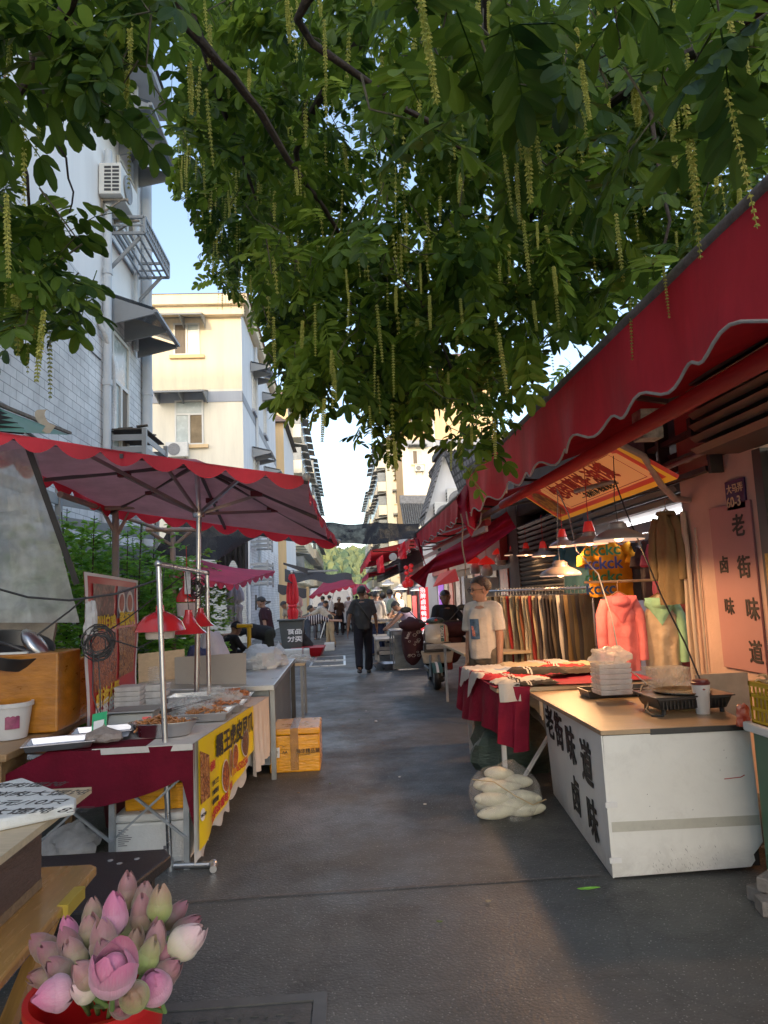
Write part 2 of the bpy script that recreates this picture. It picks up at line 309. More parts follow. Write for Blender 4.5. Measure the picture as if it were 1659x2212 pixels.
# ================================================================ SETTING
def asphalt():
    m=bpy.data.materials.new('asphalt'); m.use_nodes=True; N=m.node_tree.nodes; L=m.node_tree.links; b=N['Principled BSDF']
    g=N.new('ShaderNodeNewGeometry'); P=g.outputs['Position']
    def nz(s,d=6,r=.6): q=N.new('ShaderNodeTexNoise'); q.inputs['Scale'].default_value=s; q.inputs['Detail'].default_value=d; q.inputs['Roughness'].default_value=r; L.new(P,q.inputs[0]); return q.outputs['Fac']
    big=nz(.7,8,.7); cr=N.new('ShaderNodeValToRGB'); e=cr.color_ramp.elements; e[0].position=.3; e[0].color=(.044,.0455,.043,1); e[1].position=.7; e[1].color=(.112,.114,.107,1); L.new(big,cr.inputs[0])
    vo=N.new('ShaderNodeTexVoronoi'); vo.inputs['Scale'].default_value=70; L.new(P,vo.inputs[0])
    sp=N.new('ShaderNodeValToRGB'); e=sp.color_ramp.elements; e[0].position=.0; e[0].color=(1,1,1,1); e[1].position=.30; e[1].color=(0,0,0,1); L.new(vo.outputs['Distance'],sp.inputs[0])
    w2=N.new('ShaderNodeTexNoise'); w2.inputs['Scale'].default_value=40; L.new(P,w2.inputs[0]); th=N.new('ShaderNodeMapRange'); th.inputs['From Min'].default_value=.44; th.inputs['From Max'].default_value=.60; L.new(w2.outputs['Fac'],th.inputs[0])
    mu=N.new('ShaderNodeMath'); mu.operation='MULTIPLY'; L.new(sp.outputs[0],mu.inputs[0]); L.new(th.outputs[0],mu.inputs[1])
    mx=N.new('ShaderNodeMix'); mx.data_type='RGBA'; L.new(mu.outputs[0],mx.inputs[0]); L.new(cr.outputs[0],mx.inputs[6]); mx.inputs[7].default_value=(.40,.40,.38,1); 
    st=N.new('ShaderNodeTexNoise'); st.inputs['Scale'].default_value=2.3; st.inputs['Detail'].default_value=5; st.inputs['Distortion'].default_value=.8; L.new(P,st.inputs[0]); sm=N.new('ShaderNodeMapRange'); sm.inputs['From Min'].default_value=.56; sm.inputs['From Max'].default_value=.68; sm.inputs['To Min'].default_value=1; sm.inputs['To Max'].default_value=.72; L.new(st.outputs['Fac'],sm.inputs[0])
    ck=N.new('ShaderNodeTexVoronoi'); ck.feature='DISTANCE_TO_EDGE'; ck.inputs['Scale'].default_value=.75; wn=N.new('ShaderNodeTexNoise'); wn.inputs['Scale'].default_value=3; wn.inputs['Detail'].default_value=6; L.new(P,wn.inputs[0]); wm=N.new('ShaderNodeMix'); wm.data_type='VECTOR'; wm.inputs[0].default_value=.22; L.new(P,wm.inputs[4]); L.new(wn.outputs['Color'],wm.inputs[5]); L.new(wm.outputs[1],ck.inputs[0]); cm=N.new('ShaderNodeMapRange'); cm.inputs['From Min'].default_value=.002; cm.inputs['From Max'].default_value=.007; cm.inputs['To Min'].default_value=.84; cm.inputs['To Max'].default_value=1; L.new(ck.outputs['Distance'],cm.inputs[0])
    pm=N.new('ShaderNodeMath'); pm.operation='MULTIPLY'; L.new(sm.outputs[0],pm.inputs[0]); L.new(cm.outputs[0],pm.inputs[1]); fx=N.new('ShaderNodeMix'); fx.data_type='RGBA'; fx.blend_type='MULTIPLY'; fx.inputs[0].default_value=1; L.new(mx.outputs[2],fx.inputs[6]); L.new(pm.outputs[0],fx.inputs[7]); L.new(fx.outputs[2],b.inputs['Base Color'])
    ro=N.new('ShaderNodeMapRange'); ro.inputs['From Min'].default_value=.35; ro.inputs['From Max'].default_value=.65; ro.inputs['To Min'].default_value=.38; ro.inputs['To Max'].default_value=.75; L.new(nz(1.1,7,.7),ro.inputs[0]); L.new(ro.outputs[0],b.inputs['Roughness'])
    n2=nz(110,4); ad=N.new('ShaderNodeMath'); ad.operation='ADD'; L.new(n2,ad.inputs[0]); L.new(vo.outputs['Distance'],ad.inputs[1])
    bp=N.new('ShaderNodeBump'); bp.inputs['Strength'].default_value=.42; bp.inputs['Distance'].default_value=.006; L.new(ad.outputs[0],bp.inputs['Height']); L.new(bp.outputs[0],b.inputs['Normal'])
    b.inputs['Specular IOR Level'].default_value=.28
    return m
tag(mk('ground',B().grid(lambda u,v:(-400+800*u,-60+900*v,-.006),8,8),mat('distant_ground',(.10,.10,.09),.9,.2,.1)),None,None,kind='structure')
road=B().grid(lambda u,v:(-5.2+9.6*u,-8+130*v,.006*noise.noise(V((u*9,v*130,0)))*(1 if v<.5 else 0)),40,260)
tag(mk('road',road,asphalt(),smooth=True),None,None,kind='structure')
# seam patch strip across the road
sb=B(); pts=[(-1.0,3.865),(-.4,3.872),(.1,3.862),(.6,3.858),(1.1,3.85),(1.3,3.845)]
for a,b_ in zip(pts,pts[1:]): sb.poly([(a[0],a[1]-.008,.008),(b_[0],b_[1]-.008,.008),(b_[0],b_[1]+.010,.008),(a[0],a[1]+.010,.008)])
tag(mk('road_seam',sb,mat('seam_tar',(.12,.112,.104),.8,.5,30)),None,None,kind='structure')
# hill
def hz(x,y): return 0
hb=B().grid(lambda u,v:(-150+330*u,200+190*v,-1+17*sin(PI*min(1,v*.75))*(1+.28*noise.noise(V((u*4,v*2,3))))*(.75+.35*sin(PI*u))),60,30)
tag(mk('hill',hb,mat('wooded_slope',(.045,.07,.025),.9,.4,.15),smooth=True),None,None,kind='structure')
hl=B(); 
for k in range(5200):
    u=U(.25,.72); v=U(.02,.62); x=-150+330*u; y=200+190*v; z=-1+17*sin(PI*min(1,v*.75))*(1+.28*noise.noise(V((u*4,v*2,3))))*(.75+.35*sin(PI*u)); r=U(.7,1.9)
    i0=len(hl.v); hl.ell((x,y,z+r*1.4),(r,r,r*U(1,2.4)),6,4); hl.jit(.8,1.1,i0)
tag(mk('hill_woodland',hl,leafmat('hill_foliage',(.07,.12,.07),(.20,.23,.09),.1,.06,.9)),'sunlit green and yellow woodland covering the hill at the street end','woodland',kind='stuff')
# drain covers
def cover(x0,x1,y0,y1,label,metal,rows,rot=0):
    b=B(); t=thing('drain_cover',label,'drain cover',((x0+x1)/2,(y0+y1)/2,0)); z=.009
    for a in ((x0,x1,y0,y0+.05),(x0,x1,y1-.05,y1),(x0,x0+.05,y0+.05,y1-.05),(x1-.05,x1,y0+.05,y1-.05)): b.box(a[0],a[1],a[2],a[3],0,z+.004)
    part('frame',b,metal,t)
    c=B().box(x0+.055,x1-.055,y0+.055,y1-.055,0,z-.001)
    for i in range(rows[0]):
        for j in range(rows[1]):
            xx=x0+.1+(x1-x0-.2)*(i+.5)/rows[0]; yy=y0+.1+(y1-y0-.2)*(j+.5)/rows[1]; w_=(x1-x0-.2)/rows[0]*.32; h_=(y1-y0-.2)/rows[1]*.36
            if (i+j)%2: c.box(xx-w_,xx+w_,yy-h_*.25,yy+h_*.25,z,z+.004)
            else: c.box(xx-w_*.3,xx+w_*.3,yy-h_,yy+h_,z,z+.004)
    part('lid',c,mat('iron_lid',(.075,.075,.07),.6,.35,14,.3,60,metal=.3),t)
IRON=mat('cover_rim',(.085,.085,.08),.5,.3,12,metal=.3)
cover(-.95,-.11,2.35,2.92,'cast iron drain cover with raised meander pattern beside the red bucket',IRON,(14,8))
cover(-.80,.02,16.3,17.4,'rectangular steel access cover in the road, nearer one of the pair',STEEL,(5,4))
cover(-.76,.02,17.7,18.9,'rectangular steel access cover in the road, farther one of the pair',STEEL,(5,4))
# litter
for i,(px,py,c,lab) in enumerate([(1272,1925,(.12,.35,.03),'thin green stem scrap lying on the road by the white stall'),(1652,1835,(.6,.6,.57),'crumpled white tissue scrap by the torn corner of the white stall'),(812,1560,(.6,.6,.6),'tiny white paper scrap in the middle of the road'),(1052,1772,(.5,.5,.5),'small white scrap on the road below the orange carton')]):
    p=aZ(px,py); b=B(); L_=.06 if i==0 else .022
    b.ell((p.x,p.y,.014),(L_,.006 if i==0 else .014,.006),8,5).jit(.004,40)
    solo('litter',b,mat('litter%d'%i,c,.7),lab,'litter')
for k in range(14):
    x=U(-.6,1.0); y=U(3.0,13); b=B().ell((x,y,.012),(U(.006,.016),U(.006,.014),.004),7,4).jit(.004,40); solo('paper_scrap',b,mat('scrap_%d'%(k%3),((.5,.49,.46),(.28,.22,.14),(.12,.16,.05))[k%3],.8),['tiny pale paper scrap trodden on the road','tiny brown leaf scrap lying on the road','tiny green leaf scrap lying on the road'][k%3],'litter','scraps on the road, %s'%['paper','brown','green'][k%3])
CRY=plaster('pale_yellow_plaster',(.86,.71,.48),.2)
# ================================================================ BUILDINGS
GB=brickmat('grey_painted_brick','x',(.72,.73,.73),(.84,.84,.84),(.27,.28,.29),.32,.125,.006,bump=.25)
GBy=brickmat('grey_brick_front','y',(.40,.42,.40),(.47,.48,.45),(.24,.24,.23),.26,.075,.007)
WP=plaster('white_plaster',(.90,.90,.89),.12); CRM=plaster('cream_plaster',(.76,.53,.27),.2); CRW=plaster('warm_white_plaster',(.82,.76,.60),.2); WP2=plaster('bluish_white_plaster',(.74,.77,.80),.2)
BAND=plaster('grey_band',(.33,.36,.40),.15); TILE=brickmat('roof_tiles','x',(.20,.12,.09),(.30,.19,.14),(.06,.05,.04),.25,.2,.02)
PVC=mat('grey_pipe',(.48,.52,.55),.5,.08,3)
FRM=mat('window_frame_white',(.62,.62,.58),.45,.05,5); CUR=mat('brown_curtain',(.16,.13,.10),.9,.25,4,stretch=(12,12,1)); FROST=mat('frosted_pane',(.40,.46,.44),.25,.15,3)
def wquad(axis,c,a0,a1,z0,z1,t,b):   # thin box on a plane
    if axis=='x': b.box(c,c+t,a0,a1,z0,z1) if t>0 else b.box(c+t,c,a0,a1,z0,z1)
    else: b.box(a0,a1,c+t,c,z0,z1) if t<0 else b.box(a0,a1,c,c+t,z0,z1)
def window(p,axis,c,a0,a1,z0,z1,out,transom=0,curt=None,sill=True,div=2):
    """window on plane axis=c; out = +-1 outward sign"""
    o=out; b=B(); fw=.06
    for q in ((a0,a0+fw,z0,z1),(a1-fw,a1,z0,z1),(a0+fw,a1-fw,z0,z0+fw),(a0+fw,a1-fw,z1-fw,z1)): wquad(axis,c+.003*o,q[0],q[1],q[2],q[3],.05*o,b)
    zt=z1-transom
    if transom: wquad(axis,c+.003*o,a0+fw,a1-fw,zt-.035,zt+.035,.045*o,b)
    for k in range(1,div):
        am=a0+(a1-a0)*k/div; wquad(axis,c+.003*o,am-.035,am+.035,z0+fw,(zt-.035 if transom else z1-fw),.055*o,b)
    f=part('window',b,FRM,p)
    g=B(); zz=zt-.035 if transom else z1-fw
    for k in range(div):
        q0=a0+(a1-a0)*k/div; q1=a0+(a1-a0)*(k+1)/div; m=B(); wquad(axis,c+.004*o,q0+.05,q1-.05,z0+fw,zz,.016*o,m)
        part('pane',m,(curt[k] if curt else GLASS),f)
    if transom: m=B(); wquad(axis,c+.004*o,a0+fw,a1-fw,zt+.035,z1-fw,.016*o,m); part('pane',m,FROST,f)
    if sill: m=B(); wquad(axis,c+.001*o,a0-.15,a1+.18,z0-.13,z0-.003,.12*o,m); part('sill',m,CRM if axis=='y' else BAND,f)
    return f
def canopy(p,axis,c,a0,a1,z,proj,drop,out,gls=True):
    """sloping glass rain canopy"""
    o=out; b=B()
    def P(a,t,zz): return V((c+o*t,a,zz)) if axis=='x' else V((a,c+o*t,zz))
    b.bar(P(a0,0.01,z),P(a1,.01,z),.07); b.bar(P(a0,proj,z-drop),P(a1,proj,z-drop),.07,.05)
    nn=3
    for k in range(nn):
        a=a0+(a1-a0)*k/(nn-1)*.98+.01; b.hexa([P(a-.02,.02,z-drop*1.2-.18),P(a+.02,.02,z-drop*1.2-.18),P(a+.02,proj*.98,z-drop-.06),P(a-.02,proj*.98,z-drop-.06),P(a-.02,.02,z-.02),P(a+.02,.02,z-.02),P(a+.02,proj*.98,z-drop-.005),P(a-.02,proj*.98,z-drop-.005)])
    o_=part('window_canopy',b,GREYF,p)
    g=B().poly([P(a0,.02,z+.045),P(a1,.02,z+.045),P(a1,proj,z-drop+.04),P(a0,proj,z-drop+.04)]); g.poly([P(a0,.02,z+.055),P(a0,proj,z-drop+.05),P(a1,proj,z-drop+.05),P(a1,.02,z+.055)])
    part('canopy_sheet',g,mat('tinted_sheet',(.13,.16,.19),.15,.15,2,alpha=.85),o_)
# --- left building
XL=-3.8
lb=thing('apartment_building','white and grey brick apartment building rising above the red umbrella at left','building',(-8,6,0))
Yc=13.95
part('wall',B().box(-12,XL,-7,Yc,6.55,11.9),WP,lb); part('brick_wall',B().box(-12,XL+.004,-7,Yc,0,6.546),GB,lb)
rb=B(); rb.hexa([(-12.4,-7.2,11.9),(XL+.55,-7.2,11.9),(XL+.55,Yc+.35,11.9),(-12.4,Yc+.35,11.9),(-8.5,-5,13.6),(-7.5,-5,13.6),(-7.5,Yc-2,13.6),(-8.5,Yc-2,13.6)]); part('roof',rb,mat('dark_roof_tiles',(.11,.11,.12),.8,.4,8,.5,30),lb)
part('eaves',B().box(XL+.01,XL+.5,-7,Yc+.3,11.72,11.88),BAND,lb)
# corner pipes
part('corner_drainpipe',B().tube([(XL+.11,Yc-.12,0),(XL+.11,Yc-.12,11.7)],.10,12).tube([(XL+.11,Yc-.12,5.6),(XL+.11,Yc-.12,5.72)],.115,12).tube([(XL+.11,Yc-.12,8.6),(XL+.11,Yc-.12,8.72)],.115,12),PVC,lb,True)
y1=11.5
part('drainpipe',B().tube([(XL+.09,y1,0),(XL+.09,y1,9.2)],.065,10).tube([(XL+.09,y1,5.1),(XL+.09,y1,5.2)],.08,10).tube([(XL+.09,y1,7),(XL+.09,y1,7.1)],.08,10),PVC,lb,True)
part('drainpipe',B().tube([(XL+.07,Yc-.75,6.3),(XL+.07,Yc-.75,11.7)],.05,8),PVC,lb,True)
# insulated hoses bending out of wall
part('hose',B().tube([(XL+.02,y1-.25,6.1),(XL+.10,y1-.1,5.9),(XL+.12,y1+.2,5.5),(XL+.12,y1+.25,4.9),(XL+.10,y1+.18,4.4)],.04,8),mat('hose_wrap',(.55,.56,.56),.8,.2,30,.4),lb,True)
part('wall_cable',B().tube([(XL+.02,7.0,4.0),(XL+.03,8.2,3.72),(XL+.02,9.4,3.62),(XL+.03,10.6,3.40),(XL+.02,11.4,3.36)],.018,6),mat('cable_bundle',(.10,.09,.09),.8,.3,20),lb)
part('wall_cable',B().tube([(XL+.02,6.5,5.6),(XL+.025,9.0,5.45),(XL+.02,11.4,5.5)],.010,6),mat('cable_bundle',(.1,.09,.09)),lb)
# big window with grey reveal, canopy
part('window_reveal',B().box(XL+.006,XL+.02,11.75,12.95,3.6,6.3),mat('dark_reveal',(.22,.24,.25),.8,.2,4),lb)
window(lb,'x',XL+.02,11.85,12.8,3.7,6.2,1,.85,[FROST,CUR],False)
canopy(lb,'x',XL+.02,11.75,13.45,6.75,.78,.28,1)
canopy(lb,'x',XL+.02,11.2,13.3,10.15,.85,.3,1)
window(lb,'x',XL+.01,12.2,13.2,8.3,9.6,1,0,[GLASS,CUR],False)
# rail cages
def cage(p,x0,x1,ya,yb,z0,z1,n,brk=True):
    b=B()
    for z in (z0,z1):
        for y in (ya,yb): b.bar((x0,y,z),(x1,y,z),.045)
        b.bar((x1,ya,z),(x1,yb,z),.045); b.bar((x0+.02,ya,z),(x0+.02,yb,z),.045)
    b.bar((x1,ya,z0+(z1-z0)*.5),(x1,yb,z0+(z1-z0)*.5),.03)
    for y in (ya,yb): b.bar((x1,y,z0),(x1,y,z1),.045); b.bar((x0,y,z0+(z1-z0)*.5),(x1,y,z0+(z1-z0)*.5),.03)
    for k in range(1,5): x=x0+(x1-x0)*k/5; b.bar((x,ya,z0),(x,yb,z0),.03)
    for k in range(1,n): y=ya+(yb-ya)*k/n; b.bar((x1,y,z0),(x1,y,z1),.022)
    if brk:
        for y in (ya+.1,yb-.1): b.bar((x1-.1,y,z0-.02),(x0,y,z0-.62),.05)
    part('window_cage',b,GREYF,p)
cage(lb,XL,XL+.64,11.7,13.4,7.83,8.12,16)
def louvre(name,label,x0,x1,ya,yb,z0,z1,n,group=None,top=False,post=2):
    t=thing(name,label,'railing',((x0+x1)/2,(ya+yb)/2,z0),group); b=B()
    for k in range(n):
        z=z0+(z1-z0)*(k+.5)/n; h=(z1-z0)/n*.5
        b.bar((x1,ya,z),(x1,yb,z),.02,h); b.bar((x0,ya,z),(x1,ya,z),.02,h); b.bar((x0,yb,z),(x1,yb,z),.02,h)
    part('slat_panel',b,GREYF,t); c=B()
    for y in (ya,yb): c.bar((x1,y,z0-.05),(x1,y,z1+.05),.07)
    part('post',c,GREYF,t)
    return t
t=louvre('louvred_balcony_cage','grey slatted cage with junk on its roof under the tall window',XL+.02,XL+.66,11.6,13.0,3.75,4.35,3)
jb=B().box(XL+.05,XL+.66,11.65,12.9,4.40,4.42)
for k in range(14): x=U(XL+.1,XL+.5); y=U(11.7,12.6); jb.bar((x,y,4.44+U(0,.04)),(x+U(.1,.2),y+U(-.1,.3),4.45+U(0,.05)),.10,.02)
part('junk_cover',jb,mat('old_boards',(.08,.07,.06),.9,.5,10,.4),t)
# small tilted roof window upper left with orange frame
wb=part('window',B().box(XL+.003,XL+.03,7.2,8.0,7.6,9.2),mat('terracotta_frame',(.35,.14,.06),.6,.1,4),lb); part('pane',B().box(XL+.01,XL+.035,7.28,7.92,7.68,9.12),GLASS,wb)
def acunit(name,label,o,axis,out,w_=.82,h=.56,d=.30,grill=True,rust=False,group=None):
    """o = centre of back face bottom; front faces 'out' along axis"""
    t=thing(name,label,'air conditioner',(0,0,0),group); b=B().box(-w_/2,w_/2,-d,0,0,h); part('casing',b,mat('ac_casing',(.62,.62,.58),.5,.1,6),t,bv=.012)
    f=B(); cx=-w_*.12; f.lathe((cx,-d-.012,h/2),[(h*.42,0),(h*.42,.01),(h*.40,.012),(h*.36,.004),(h*.3,.012),(h*.24,.004),(h*.16,.012),(h*.1,.004),(.0,.012)],18,ax=(0,-1,0)); part('fan_grille',f,mat('ac_grille',(.16,.165,.17),.5,.2,20),t)
    s=B()
    for i in range(2):
        for j in range(7): s.box(-w_/2-.006,-w_/2-.001,-d+.03+i*.13,-d+.14+i*.13,.05+j*h*.12,.05+j*h*.12+h*.075)
    part('side_vents',s,BLK,t)
    for x in (-w_*.35,w_*.35): k=B(); k.bar((x,0,-.03),(x,-d-.08,-.03),.035); k.bar((x,-.01,-.26),(x,-d*.85,-.045),.025); k.bar((x,-.01,-.3),(x,-.01,.1),.03); part('bracket',k,mat('rusty_bracket',(.20,.17,.13),.7,.5,14),t)
    rz={('x',1):PI/2,('x',-1):-PI/2,('y',-1):0,('y',1):PI}[(axis,out)]
    t.location=o; t.rotation_euler=(0,0,rz); return t
AC1=acunit('air_conditioner','white air conditioner on rusty brackets high on the white wall at left',(XL+.02,11.72,8.28),'x',1,.95,.55,.36)
# --- yellow building
yb=thing('apartment_building','cream three-storey block with sunlit top floor behind the red umbrella','building',(-9,33,0))
Yf=27.; Xs=-3.6
part('wall',B().box(-20,Xs,Yf,41,4.0,12.9),CRW,yb); part('brick_wall',B().box(-20,Xs-.003,Yf+.003,41,0,3.996),GBy,yb)
part('brick_side_wall',B().box(Xs,Xs+.006,Yf+.01,41,0,3.99),GB,yb)
part('side_wall',B().box(Xs,Xs+.012,Yf+.012,41,3.996,12.8),WP2,yb)
part('upper_front_wall',B().box(-20,Xs-.02,Yf-.006,Yf-.001,9.72,12.86),CRY,yb)
part('floor_band',B().box(-20,Xs+.03,Yf-.03,Yf-.007,9.2,9.62).box(Xs+.013,Xs+.03,Yf-.03,41,9.2,9.55).box(Xs+.013,Xs+.03,Yf,41,5.9,6.2),BAND,yb)
part('cornice',B().box(-20.1,Xs+.15,Yf-.3,Yf-.01,12.6,12.95).box(-20.1,Xs+.3,Yf-.5,41.2,12.95,13.35),CRY,yb)
part('roof',B().hexa([(-20.2,Yf-.55,13.35),(Xs+.4,Yf-.55,13.35),(Xs+.4,41.3,13.35),(-20.2,41.3,13.35),(-20,Yf+.1,13.62),(Xs-.3,Yf+.1,13.62),(Xs-3,40.8,14.2),(-20,40.8,14.2)]),TILE,yb)
def W2(px0,px1,pyt,pyb,**k): a=aY(px0,pyb,Yf-.03); c=aY(px1,pyt,Yf-.03); return window(yb,'y',Yf-.01,a.x,c.x,a.z,c.z,-1,**k)
W2(375,431,698,768,curt=[CUR,FROST]); W2(378,439,864,962,transom=.55,curt=[FROST,mat('brown_blind',(.2,.15,.09),.9,.3,3)])
a=aY(352,685,Yf); c=aY(445,685,Yf); canopy(yb,'y',Yf-.03,a.x,c.x,a.z-.02,.9,.25,-1)
a=aY(345,848,Yf); c=aY(450,848,Yf); canopy(yb,'y',Yf-.03,a.x,c.x,a.z,.9,.25,-1)
for yy,z in ((30.0,11.3),(30.0,7.6),(34.5,7.6),(34.5,11.3)):
    window(yb,'x',Xs+.014,yy,yy+1.0,z-1.6,z-.1,1,0,[FROST,GLASS],True); canopy(yb,'x',Xs+.014,yy-.4,yy+1.6,z+.35,.8,.2,1)
p=aY(386,990,Yf); acunit('air_conditioner','white air conditioner on the cream wall just above the umbrella edge',(p.x,Yf-.05,p.z),'y',-1)
louvre('air_conditioner_cage','grey slatted cage on the grey brick side wall, upper one',Xs+.02,Xs+.7,28.6,30.3,3.6,4.7,6)
louvre('air_conditioner_cage','wide grey slatted cage lower on the grey brick side wall',Xs+.02,Xs+.8,24.9+2.3,29.3,2.1,3.0,5)
part('drainpipe',B().tube([(Xs+.1,31,0),(Xs+.1,31,12.8)],.07,8).tube([(Xs+.1,27.2,0),(Xs+.1,27.2,4)],.07,8),PVC,yb,True)
# --- further left buildings with balconies
def farblock(name,label,x0,x1,y0,y1,zt,wall,side,nf,balc,roof=TILE,sgn=1,wins=True):
    t=thing(name,label,'building',((x0+x1)/2,(y0+y1)/2,0)); xs=x1 if sgn>0 else x0
    part('wall',B().box(x0,x1,y0,y1,0,zt),wall,t)
    s=.012*sgn; q=B(); (q.box(xs,xs+s,y0+.01,y1,0,zt-.05) if sgn>0 else q.box(xs+s,xs,y0+.01,y1,0,zt-.05)); part('side_wall',q,side,t)
    part('roof',B().hexa([(x0-.3,y0-.4,zt),(x1+.3,y0-.4,zt),(x1+.3,y1+.3,zt),(x0-.3,y1+.3,zt),(x0+.6,y0+1,zt+.9),(x1-.6,y0+1,zt+.9),(x1-.6,y1-1,zt+.9),(x0+.6,y1-1,zt+.9)]),roof,t)
    fh=zt/nf
    for k in range(1,nf):
        if wins:
            wx=(x1-2.2) if sgn>0 else x0+.9
            window(t,'y',y0-.001,wx,wx+1.3,k*fh+.9,k*fh+2.2,-1,0,[CUR,FROST],True); canopy(t,'y',y0-.001,wx-.3,wx+1.6,k*fh+2.55,.7,.2,-1)
        y=y0+1.2
        while balc and y<y1-2.5:
            bx=B(); a0,a1=(xs,xs+.95) if sgn>0 else (xs-.95,xs)
            bx.box(a0,a1,y,y+2.4,k*fh-.12,k*fh+.95); e=part('balcony',bx,side,t)
            xo=a1 if sgn>0 else a0; g=B(); g.box(min(xo,xo-.03*sgn),max(xo,xo-.03*sgn),y+.05,y+2.35,k*fh+.96,k*fh+2.0); g.box(min(a0,a1)+.05,max(a0,a1)-.05,y+.02,y+.05,k*fh+.96,k*fh+2.0)
            part('pane',g,mat('balcony_glass',(.13,.16,.19),.15,.4,1.2),e)
            r=B(); xa=xs+sgn*.02; xb=xs+sgn*1.45
            r.hexa([(min(xa,xb),y-.2,k*fh+(2.35 if sgn>0 else 2.1)),(max(xa,xb),y-.2,k*fh+(2.1 if sgn>0 else 2.35)),(max(xa,xb),y+2.6,k*fh+(2.1 if sgn>0 else 2.35)),(min(xa,xb),y+2.6,k*fh+(2.35 if sgn>0 else 2.1)),(min(xa,xb),y-.2,k*fh+(2.4 if sgn>0 else 2.15)),(max(xa,xb),y-.2,k*fh+(2.15 if sgn>0 else 2.4)),(max(xa,xb),y+2.6,k*fh+(2.15 if sgn>0 else 2.4)),(min(xa,xb),y+2.6,k*fh+(2.4 if sgn>0 else 2.15))])
            part('balcony_roof',r,GREYF,e); y+=3.3
    return t
farblock('apartment_building','cream gabled block with red roof tiles behind the three-storey block',-14,-3.35,44,53,12.6,CRM,WP2,4,False)
farblock('apartment_building','tall cream block with dark caged balconies, left of the sky gap',-14,-3.9,56,78,17.8,CRM,CRW,6,True)
farblock('apartment_building','farthest left block with stacked balconies near the hill',-14,-3.9,84,118,19.5,CRM,CRW,6,True)
# right side
rt=farblock('apartment_building','tall yellow cream block with white lower floors behind the tiled roofs',6.1,15,66,74,24,CRM,CRM,8,False,sgn=-1,wins=False)
part('lower_wall',B().box(6.08,14.98,65.97,65.995,0,15.4),CRW,rt); part('floor_band',B().box(6.05,15.02,65.9,65.96,15.4,16.1),BAND,rt)
for (px,py,w_,h) in ((1112,380,62,95),(1110,165,75,80)):
    u0=540+(px-w_/2)/3.072; u1=540+(px+w_/2)/3.072; vt=864+(py-h/2)/3.072; vb=864+(py+h/2)/3.072; a=aY(u0,vb,65.9); c=aY(u1,vt,65.9)
    window(rt,'y',65.96,a.x,c.x,a.z,c.z,-1,0,[CUR,FROST]); canopy(rt,'y',65.96,a.x-.4,c.x+.4,c.z+.6,.9,.2,-1)
p=aY(906,1018,65.8); acunit('air_conditioner','round fan air conditioner under the window of the yellow block',(p.x,65.9,p.z),'y',-1)
part('drainpipe',B().tube([(9.2,65.85,0),(9.2,65.85,23.5)],.12,8),WHT,rt,True)
farblock('apartment_building','stepped balcony block right of the sky gap, beyond the yellow block',5.4,20,79,100,19,CRW,CRW,7,True,sgn=-1)
farblock('apartment_building','farthest right balcony block with orange trim near the hill',5.4,20,104,132,18,CRM,CRW,6,True,sgn=-1)
# wires across the sky
solo('overhead_cable',B().tube([(-3.2+9*k/12,80+10*k/12,15.2-2.2*sin(PI*k/12)*.6-k*.25) for k in range(13)],.02,5),BLK,'thin cable sagging across the pale sky gap between the blocks','cable')
# white gable house with grey tiled roof (right)
GT=brickmat('grey_roof_tiles','x',(.13,.13,.135),(.24,.24,.24),(.05,.05,.05),.22,.16,.03,bump=1)
gh=thing('gable_house','white gabled house with grey tiled roof behind the right awnings','building',(7,26,0))
hw=B(); g0=22.; 
pts=[aY(912,1160,g0),aY(925,1085,g0),aY(958,985,g0),aY(1060,1120,g0),aY(1075,1170,g0)]
hw.poly([(p.x,g0,p.z) for p in [V((pts[0].x,0,0)),pts[0],pts[1],pts[2],pts[3],V((pts[3].x,0,0))]])
part('wall',hw,WP2,gh)
ap=pts[2]; lo=pts[1]; hi=pts[3]
def slope(a,b,y0,y1,nm,mt,par,th=.12,wav=0):
    q=B(); n_=26
    def f(u,v):
        p=a.lerp(b,u); return (p.x,y0+(y1-y0)*v,p.z+(.05*abs(sin(v*n_*PI)) if wav else 0))
    q.grid(f,8,n_*3 if wav else 1); q.grid(lambda u,v:(lambda t_:(t_[0],t_[1],t_[2]-th))(f(1-u,v)),8,n_*3 if wav else 1)
    q.hexa([(a.x,y0,a.z-th),(b.x,y0,b.z-th),(b.x,y0+.05,b.z-th),(a.x,y0+.05,a.z-th),(a.x,y0,a.z+.02),(b.x,y0,b.z+.02),(b.x,y0+.05,b.z+.02),(a.x,y0+.05,a.z+.02)])
    return part(nm,q,mt,par)
slope(V((lo.x-.15,0,lo.z-.4)),V((ap.x,0,ap.z+.15)),g0-.4,23.4,'roof',GT,gh,wav=1)
slope(V((ap.x,0,ap.z+.15)),V((hi.x+1.2,0,hi.z-.8)),g0-.4,26,'roof',GT,gh,wav=1)
part('ridge',B().bar((ap.x,g0-.5,ap.z+.25),(ap.x,24,ap.z+.27),.22,.2),mat('ridge_tiles',(.10,.10,.105),.8,.4,9,.5,30),gh)
# nearer big tiled slope (upper right of the gable)
rf=thing('tiled_roof_house','low house with wide grey tiled slope above the right awnings','building',(6,17,0))
a_=aY(945,990,16.5); b1=aY(1003,1095,16.5)
q=B(); NV=20
q.grid(lambda u,v:(lambda e,f_: tuple(e.lerp(f_,u)+V((0,0,.04*abs(sin(v*NV*PI))))))(aY(957,978,17).lerp(aY(1150,940,12),v),aY(1000,1090,17).lerp(aY(1150,1080,12),v)),6,NV*4)
part('roof',q,GT,rf); 
part('wall',B().box(3.55,7,12,17,0,3.6),WP2,rf)
